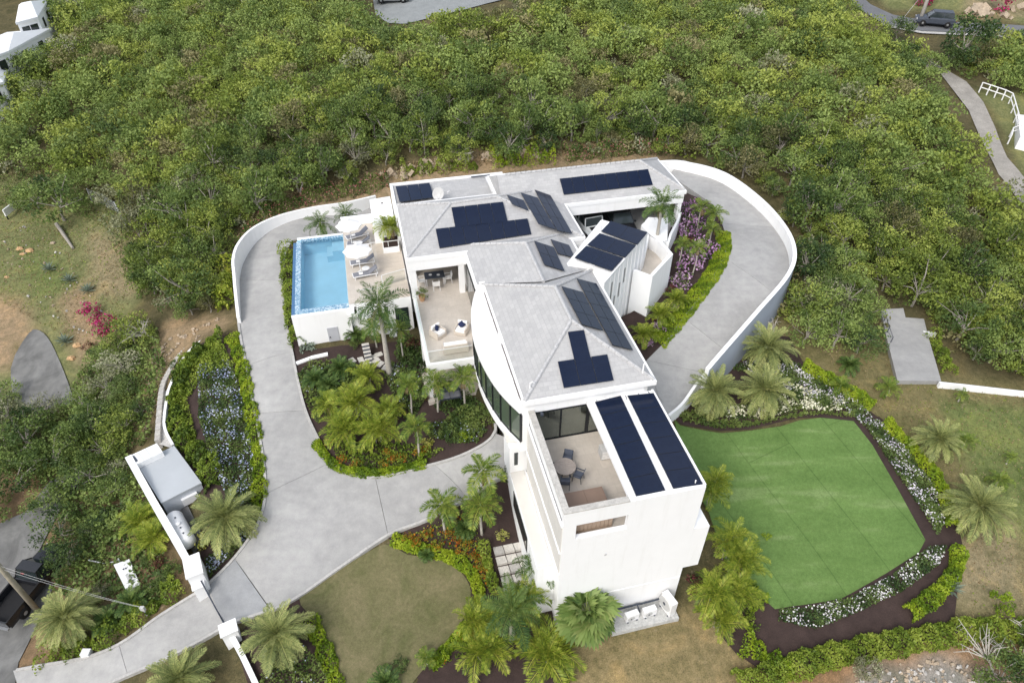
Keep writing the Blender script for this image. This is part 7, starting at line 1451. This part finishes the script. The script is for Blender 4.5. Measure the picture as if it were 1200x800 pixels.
for k, (x, y, s) in enumerate(((23, 292, 0.35), (27, 298, 0.3), (35, 294, 0.4), (90, 405, 0.35), (84, 420, 0.4), (8, 325, 0.25), (62, 285, 0.3), (182, 420, 0.3), (215, 395, 0.3))):
    m = MB(); rg = np.random.default_rng(k); m.lathe([(s*0.5, -s*0.3), (s, 0), (s*0.85, s*0.4), (s*0.3, s*0.6)], (0, 0, 0), 7); m.v = [(a*(1+rg.normal()*0.14), b*(0.7+rg.normal()*0.14), c*(1+rg.normal()*0.14)) for a, b, c in m.v]; o = m.build('boulder', rock_orange if k < 6 else rock); o.location = G(x, y); tag(o, ['orange boulder at the left of the rock pile in the clearing', 'orange boulder at the front of the rock pile in the clearing', 'long orange boulder at the right of the rock pile', 'orange boulder below the magenta bougainvillea', 'orange boulder beside the silver agave', 'small orange boulder at the left edge', 'boulder beside the fallen log', 'grey tan boulder outside the stepped wall', 'tan boulder near the fallen branches'][k], 'rock')
# ------------------------------------------------------------------ vehicles
def wheel(t, x, y, r, wd):
    m = MB(); m.lathe([(r*0.6, -wd/2), (r*0.95, -wd/2), (r, -wd*0.35), (r, wd*0.35), (r*0.95, wd/2), (r*0.6, wd/2)], (0, 0, 0), 18); w_ = m.build('wheel', black_rubber, t, smooth=True); w_.location = (x, y, r); w_.rotation_euler = (R(90), 0, 0)
    m = MB(); m.lathe([(0.05, -wd/2-0.01), (r*0.6, -wd/2+0.01), (r*0.6, wd/2-0.01), (0.05, wd/2+0.01)], (0, 0, 0), 12); m.build('rim', steel, w_)
def loft(st, m=None):
    "hull from (x, half width, z low, z high, shoulder) stations"
    mb = MB(); k = 10
    for x, hw, zl, zh, sh in st:
        for y, z in ((-hw*0.86, zl), (-hw, zl+0.16), (-hw, zh-0.2), (-hw*0.96, zh-0.06), (-hw*sh, zh), (hw*sh, zh), (hw*0.96, zh-0.06), (hw, zh-0.2), (hw, zl+0.16), (hw*0.86, zl)): mb.v.append((x, y, z))
    n = len(st)
    for i in range(n-1):
        for j in range(k):
            l = (j+1) % k; mb.f.append([i*k+j, i*k+l, (i+1)*k+l, (i+1)*k+j]); mb.m.append(0)
    mb.f.append(list(range(k))[::-1]); mb.f.append([(n-1)*k+j for j in range(k)]); mb.m += [0, 0]; return mb
def cabin(t, prof, hw0, hw1, zb, zt, roofmat, tint=None):
    "greenhouse: prof = x of (front base, front top, rear top, rear base)"
    a, b, c, d = prof; P8 = [(a, -hw0, zb), (a, hw0, zb), (d, hw0, zb), (d, -hw0, zb), (b, -hw1, zt), (b, hw1, zt), (c, hw1, zt), (c, -hw1, zt)]
    m = MB(); m.v = P8; m.f = [[0, 1, 5, 4], [1, 2, 6, 5], [2, 3, 7, 6], [3, 0, 4, 7]]; m.m = [0]*4; m.f = [f[::-1] for f in m.f]; m.build('windows', car_glass, t)
    m = MB(); m.prism([(b+0.06, -hw1-0.02), (b+0.06, hw1+0.02), (c-0.06, hw1+0.02), (c-0.06, -hw1-0.02)], zt-0.02, zt+0.05); m.build('roof', roofmat, t)
    for i, j in ((0, 4), (1, 5), (2, 6), (3, 7)): m = MB(); m.tube([P8[i], P8[j]], 0.045, 5); m.build('pillar', roofmat, t)
    xm = (b+c)/2
    for s in (-1, 1): m = MB(); m.tube([(xm-0.1, s*hw0*1.005, zb), (xm-0.05, s*(hw1+0.012), zt)], 0.04, 5); m.build('pillar', roofmat, t)
def lamps(t, xf, xr, hw, zf, zr, lw=0.2, mf=None):
    for s in (-1, 1):
        m = MB(); m.box(xf-0.05, xf+0.02, s*hw*0.72-lw, s*hw*0.72+lw, zf-0.09, zf+0.09); m.build('headlight', lamp_clear, t); m = MB(); m.box(xr-0.02, xr+0.04, s*hw*0.82-0.1, s*hw*0.82+0.1, zr-0.16, zr+0.16); m.build('tail_light', lamp_red, t)
        m = MB(); m.box(xf*0.38, xf*0.38+0.12, s*hw*1.06-0.1, s*hw*1.06+0.1, 1.02, 1.16); m.build('mirror', frame_dark, t)
def car(kind, loc, heading, label, paint, cat='car', name='parked_car', roof=None):
    t = thing(name, loc, label, cat, heading); roof = roof or paint
    if kind == 'suv':
        loft([(-2.35, 0.82, 0.42, 0.95, 0.8), (-2.25, 0.93, 0.34, 1.08, 0.85), (-1.2, 0.97, 0.28, 1.12, 0.88), (0.6, 0.97, 0.28, 1.10, 0.88), (1.3, 0.96, 0.28, 1.06, 0.84), (2.15, 0.92, 0.32, 0.98, 0.8), (2.38, 0.80, 0.42, 0.80, 0.8)]).build('body', paint, t, smooth=False)
        cabin(t, (1.15, 0.45, -1.75, -2.2), 0.88, 0.72, 1.06, 1.72, roof); lamps(t, 2.34, -2.36, 0.95, 0.80, 0.95)
        m = MB(); m.box(2.30, 2.40, -0.5, 0.5, 0.5, 0.74); m.build('grille', steel, t); m = MB(); m.box(2.28, 2.44, -0.88, 0.88, 0.32, 0.46); m.build('bumper', steel, t)
        for x in (-1.45, 1.5):
            for y in (-0.86, 0.86): wheel(t, x, y, 0.37, 0.24)
    elif kind == 'jeep':
        loft([(-1.9, 0.78, 0.45, 1.05, 0.9), (-1.7, 0.82, 0.4, 1.08, 0.92), (0.5, 0.82, 0.4, 1.08, 0.92), (0.7, 0.72, 0.42, 1.05, 0.85), (1.75, 0.66, 0.45, 0.98, 0.85)]).build('body', paint, t)
        cabin(t, (0.6, 0.4, -1.75, -1.85), 0.8, 0.74, 1.05, 1.75, roof); m = MB(); m.box(-1.85, 0.42, -0.78, 0.78, 1.76, 1.84); m.build('soft_top', black_rubber, t)
        for s in (-1, 1): m = MB(); m.lathe([(0.12, 0), (0.12, 0.05)], (0, 0, 0), 12); o = m.build('headlight', lamp_clear, t); o.location = (1.75, s*0.4, 0.82); o.rotation_euler = (0, R(90), 0)
        for s in (-1, 1): m = MB(); m.box(0.75, 1.7, s*0.78-0.14, s*0.78+0.14, 0.78, 0.86); m.build('fender', paint, t)
        m = MB(); m.box(1.8, 1.95, -0.7, 0.7, 0.45, 0.6); m.build('bumper', black_rubber, t); m = MB(); m.box(0.75, 1.65, -0.5, 0.5, 1.02, 1.06); m.build('bonnet', black_rubber, t)
        for x in (-1.2, 1.2):
            for y in (-0.72, 0.72): wheel(t, x, y, 0.38, 0.24)
    else:
        loft([(0.0, 0.94, 0.45, 1.12, 0.88), (0.9, 0.96, 0.42, 1.14, 0.88), (1.6, 0.95, 0.42, 1.12, 0.84), (2.5, 0.92, 0.45, 1.06, 0.82), (2.75, 0.84, 0.5, 0.95, 0.8)]).build('body', paint, t)
        m = MB(); m.box(-2.75, 0.0, -0.94, 0.94, 0.45, 0.66); m.box(-2.75, 0.0, -0.94, -0.84, 0.66, 1.14); m.box(-2.75, 0.0, 0.84, 0.94, 0.66, 1.14); m.box(-0.1, 0.0, -0.84, 0.84, 0.66, 1.14); m.build('cargo_bed', paint, t)
        m = MB(); m.box(-2.83, -2.75, -0.88, 0.88, 0.58, 1.13); tg = m.build('tailgate', paint, t); m = MB(); m.box(-2.86, -2.83, -0.14, 0.14, 0.88, 0.98); m.build('handle', steel, tg)
        m = MB(); m.box(-2.7, -0.1, -0.84, 0.84, 0.66, 0.68); m.build('bed_liner', black_rubber, t)
        m = MB(); m.box(-2.98, -2.84, -0.85, 0.85, 0.46, 0.58); m.build('bumper', steel, t)
        for s in (-1, 1): m = MB(); m.box(-2.7, 0.0, s*0.9-0.05, s*0.9+0.05, 1.14, 1.18); m.build('bed_rail', black_rubber, t)
        cabin(t, (1.45, 0.85, -0.05+0.35, 0.02), 0.88, 0.72, 1.12, 1.78, roof); lamps(t, 2.70, -2.80, 0.94, 0.85, 0.9)
        m = MB(); m.box(0.0, 0.05, -0.12, 0.12, 1.8, 1.84); m.build('brake_light', lamp_red, t)
        for x in (-1.7, 1.75):
            for y in (-0.85, 0.85): wheel(t, x, y, 0.40, 0.26)
    return t
car('suv', W(13.35, 28.7, 0.03), ANG-R(92), 'black sport utility vehicle parked nose out in the open garage', car_black)
car('jeep', W(10.75, 28.4, 0.03), ANG-R(84), 'small white open-topped vehicle with a black top in the garage, left of the black one', car_white, 'off-roader')
p, q = G(24, 722), G(58, 660); c = (p+q)/2; d = q-p; t = car('pickup', (c.x, c.y, bz(c.x, c.y)+0.06), math.atan2(d.y, d.x), 'black pickup truck with an empty bed parked beside the utility pole', car_black, 'pickup truck', 'pickup_truck')
p = G(460, 3); car('suv', (p.x, p.y, p.z+0.1), R(4), 'grey car at the top edge on the gravel parking area', car_silver)
p, q = G(1075, 29), G(1112, 32); c = (p+q)/2; d = p-q; car('suv', (c.x, c.y, bz(c.x, c.y)+0.09), math.atan2(d.y, d.x), 'dark car driving on the road behind the utility pole', charcoal, name='car')
# ------------------------------------------------------------------ poles, wires, fences
def pole(px, py, hgt, label, mt, r=0.15):
    p = G(px, py); t = thing('utility_pole', p, label, 'utility pole'); m = MB(); m.tube([(0, 0, -0.5), (0, 0, hgt*0.5), (0, 0, hgt)], [r*1.15, r, r*0.8], 10); m.build('shaft', mt, t, smooth=True)
    m = MB(); m.box(-1.0, 1.0, -0.06, 0.06, hgt-0.8, hgt-0.68); m.build('crossarm', pole_wood, t)
    for x in (-0.9, -0.3, 0.3, 0.9): m = MB(); m.lathe([(0.05, 0), (0.07, 0.08), (0.03, 0.16)], (x, 0, hgt-0.68), 8); m.build('insulator', grey_box, t)
    return p
p = pole(45, 716, 9.0, 'mottled wooden utility pole standing beside the black pickup', pole_wood)
def wire(a, b, sag, label, r=0.008):
    a, b = Vector(a), Vector(b); pts = [a.lerp(b, k/12)-Vector((0, 0, sag*4*(k/12)*(1-k/12))) for k in range(13)]; m = MB(); m.tube(pts, r, 4); o = m.build('overhead_wire', grey_box, origin=a); tag(o, label, 'wire', 'thin wires running down from the utility pole'); return o
e = G(172, 720)
m = MB(); m.tube([(0, 0, -0.2), (0, 0, 0.8)], 0.05, 6); m.box(-0.12, 0.12, -0.08, 0.08, 0.5, 0.9); o = m.build('service_post', grey_box); o.location = e; tag(o, 'small grey service post among the shrubs above the ramp', 'post')
wire(p+Vector((0, 0, 5.3)), e+Vector((0, 0, 0.9)), 0.25, 'thin overhead wire from the left pole to the service post, upper'); wire(p+Vector((0, 0, 4.9)), e+Vector((0.1, 0, 0.8)), 0.3, 'thin overhead wire from the left pole to the service post, lower')
p2 = pole(1076, 30, 9.0, 'pale utility pole standing beside the far road', simple('pale_pole', (0.45, 0.42, 0.38), 0.9, 0.15, 3), 0.22)
g_ = G(1051, 31); m = MB(); m.tube([p2+Vector((0, 0, 5.5)), g_], 0.025, 4); o = m.build('guy_wire', grey_box, origin=g_); tag(o, 'pale guy wire slanting from the far pole to the roadside', 'wire')
m = MB(); m.box(-0.25, 0.25, -0.2, 0.2, -0.2, 0.4); o = m.build('kerb_box', white_metal); o.location = G(103, 767); tag(o, 'small white utility box by the kerb of the ramp', 'utility box')
def rail_fence(px, label, hgt=1.0, mt=white_metal, rails=(0.5, 0.98), r=0.045, cat='fence'):
    q = [G(x, y) for x, y in px]; t = thing('rail_fence', q[0], label, cat)
    for p in q: m = MB(); m.tube([p-q[0]-Vector((0, 0, 0.2)), p-q[0]+Vector((0, 0, hgt))], r, 6); m.build('post', mt, t)
    for k in rails:
        for i in range(len(q)-1): m = MB(); m.tube([q[i]-q[0]+Vector((0, 0, k*hgt)), q[i+1]-q[0]+Vector((0, 0, k*hgt))], r*0.8, 5); m.build('rail', mt, t)
    return t
rail_fence([(1147, 108), (1156, 111), (1165, 114), (1174, 117), (1182, 121), (1185, 132), (1188, 143), (1190, 153)], 'white rail fence on the grass beside the gravel path', 1.1, r=0.07)
rail_fence([(1181, 168), (1183, 160), (1192, 157), (1197, 166)], 'short white railing round the steps at the right edge', 1.0, r=0.07)
rail_fence([(1031, 367), (1034, 380), (1038, 393), (1042, 405)], 'dark handrail along the left edge of the concrete pad', 0.9, charcoal, (0.95,), 0.03, 'railing')
def small_house(name, px, z, hh, label, roofm, ins=0.93):
    c = [P(x, y, z) for x, y in px]; o0 = Vector((c[0].x, c[0].y, z-hh)); t = thing(name, o0, label, 'house'); cen = sum(c, Vector())/len(c)
    L = [Vector((p.x-o0.x, p.y-o0.y, 0)) for p in c]; cc_ = Vector((cen.x-o0.x, cen.y-o0.y, 0)); inn = [cc_+(p-cc_)*ins for p in L]
    m = MB(); m.prism([(p.x, p.y) for p in inn], -3, hh-0.25); m.build('wall', stucco, t)
    m = MB(); m.prism([(p.x, p.y) for p in L], hh-0.25, hh); rf = m.build('roof', roofm, t)
    if len(L) == 4:
        e = 0.32; A, B = (L[0].lerp(L[3], 0.5)).lerp(L[1].lerp(L[2], 0.5), e), (L[0].lerp(L[3], 0.5)).lerp(L[1].lerp(L[2], 0.5), 1-e); up = Vector((0, 0, hh+1.1)); z1 = Vector((0, 0, hh+0.01)); m = MB(); q = [p+z1 for p in L]; a, b = A+up, B+up
        m.face([q[0], q[1], b, a]); m.face([q[1], q[2], b]); m.face([q[2], q[3], a, b]); m.face([q[3], q[0], a]); m.build('roof_slope', roofm, rf)
    for i in range(len(inn)):
        p, q_ = inn[i], inn[(i+1) % len(inn)]; d = q_-p
        for s in (0.3, 0.7):
            mm = MB(); n = Vector((d.y, -d.x, 0)).normalized(); c2 = p.lerp(q_, s); mm.obox((c2.x, c2.y, hh-1.3), d.normalized()*0.5, n*0.04, (0, 0, 0.55)); f = mm.build('window', frame_dark, t); mm = MB(); mm.obox((c2.x, c2.y, hh-1.3), d.normalized()*0.45, n*0.05, (0, 0, 0.5)); mm.build('pane', glass_dark, f)
    return t
white_roof = simple('white_roof_coating', (0.78, 0.79, 0.80), 0.6, 0.04, 0.6)
small_house('white_house', [(-35, 76), (10, 60), (60, 33), (8, 38)], 3.6, 3.2, 'white roofed house at the left edge, nearer of the two', white_roof)
small_house('white_house', [(18, 27), (44, 20), (56, 0), (22, 6)], 5.2, 3.2, 'small white roofed house in the top left corner', white_roof)
small_house('white_house', [(-40, 110), (4, 96), (10, 78), (-40, 92)], 1.6, 2.4, 'low white outbuilding at the left edge below the big roof', white_roof)
p = [P(x, y, 1.2) for x, y in ((1192, 134), (1230, 138), (1232, 168), (1196, 160))]
t = thing('small_house', (p[0].x, p[0].y, 0), 'small white and rusty red building cut by the right edge', 'house'); L = [(q.x-p[0].x, q.y-p[0].y) for q in p]
m = MB(); m.prism(L, -2, 1.2); m.build('wall', stucco, t); m = MB(); m.prism([(x*0.8+0.8, y*0.8-0.4) for x, y in L], 1.2, 1.9); m.build('upper_wall', brick_red, t); m = MB(); m.prism([(x*0.84+0.7, y*0.84-0.4) for x, y in L], 1.9, 2.0); m.build('roof', white_roof, t)
b_ = G(16, 250); t = thing('white_board', b_, 'white board standing on end at the edge of the clearing', 'board', R(85)); m = MB(); m.box(-1.1, 1.1, -0.06, 0.06, 0.25, 1.0); m.build('panel', white_metal, t)
for x in (-0.9, 0.9): m = MB(); m.box(x-0.06, x+0.06, 0.06, 0.14, -0.3, 0.95); m.build('leg', frame_dark, t)
a, b = G(68, 266), G(86, 292); m = MB(); m.tube([a+Vector((0, 0, 0.35)), a.lerp(b, 0.5)+Vector((0, 0, 0.22)), b+Vector((0, 0, 0.12))], [0.2, 0.17, 0.12], 8); o = m.build('fallen_log', bark_grey, origin=a); tag(o, 'weathered fallen log lying on the dry clearing', 'log')
q = [G(x, y) for x, y in ((108, 236), (126, 243), (140, 252), (148, 266))]; t = thing('wire_fence', q[0], 'rusty wire mesh fence at the corner of the dry clearing', 'fence')
for p in q: m = MB(); m.tube([p-q[0]-Vector((0, 0, 0.2)), p-q[0]+Vector((0, 0, 1.5))], 0.04, 6); m.build('post', rust_pipe, t)
for i in range(3):
    for k in range(8): m = MB(); m.tube([q[i]-q[0]+Vector((0, 0, 0.15+k*0.18)), q[i+1]-q[0]+Vector((0, 0, 0.15+k*0.18))], 0.008, 3); m.build('strand', rust_pipe, t)
    for k in range(1, 10): m = MB(); c = q[i].lerp(q[i+1], k/10)-q[0]; m.tube([c+Vector((0, 0, 0.1)), c+Vector((0, 0, 1.45))], 0.007, 3); m.build('strand', rust_pipe, t)
# striped steps by the lower patio
s0, s1 = G(427, 402), G(433, 426); t = thing('garden_steps', (s1.x, s1.y, s1.z), 'narrow flight of white steps with dark risers by the small palm', 'steps'); d = (s0-s1); d.z = 0; u = d.normalized(); n = Vector((-u.y, u.x, 0))
for k in range(6):
    z = 0.1+k*0.17; c = u*(k*0.22); m = MB(); m.obox((c.x, c.y, z), u*0.11, n*0.26, (0, 0, 0.03)); m.build('tread', tile_white, t); m = MB(); m.obox((c.x-u.x*0.12, c.y-u.y*0.12, z-0.1), u*0.02, n*0.25, (0, 0, 0.07)); m.build('riser', charcoal, t)
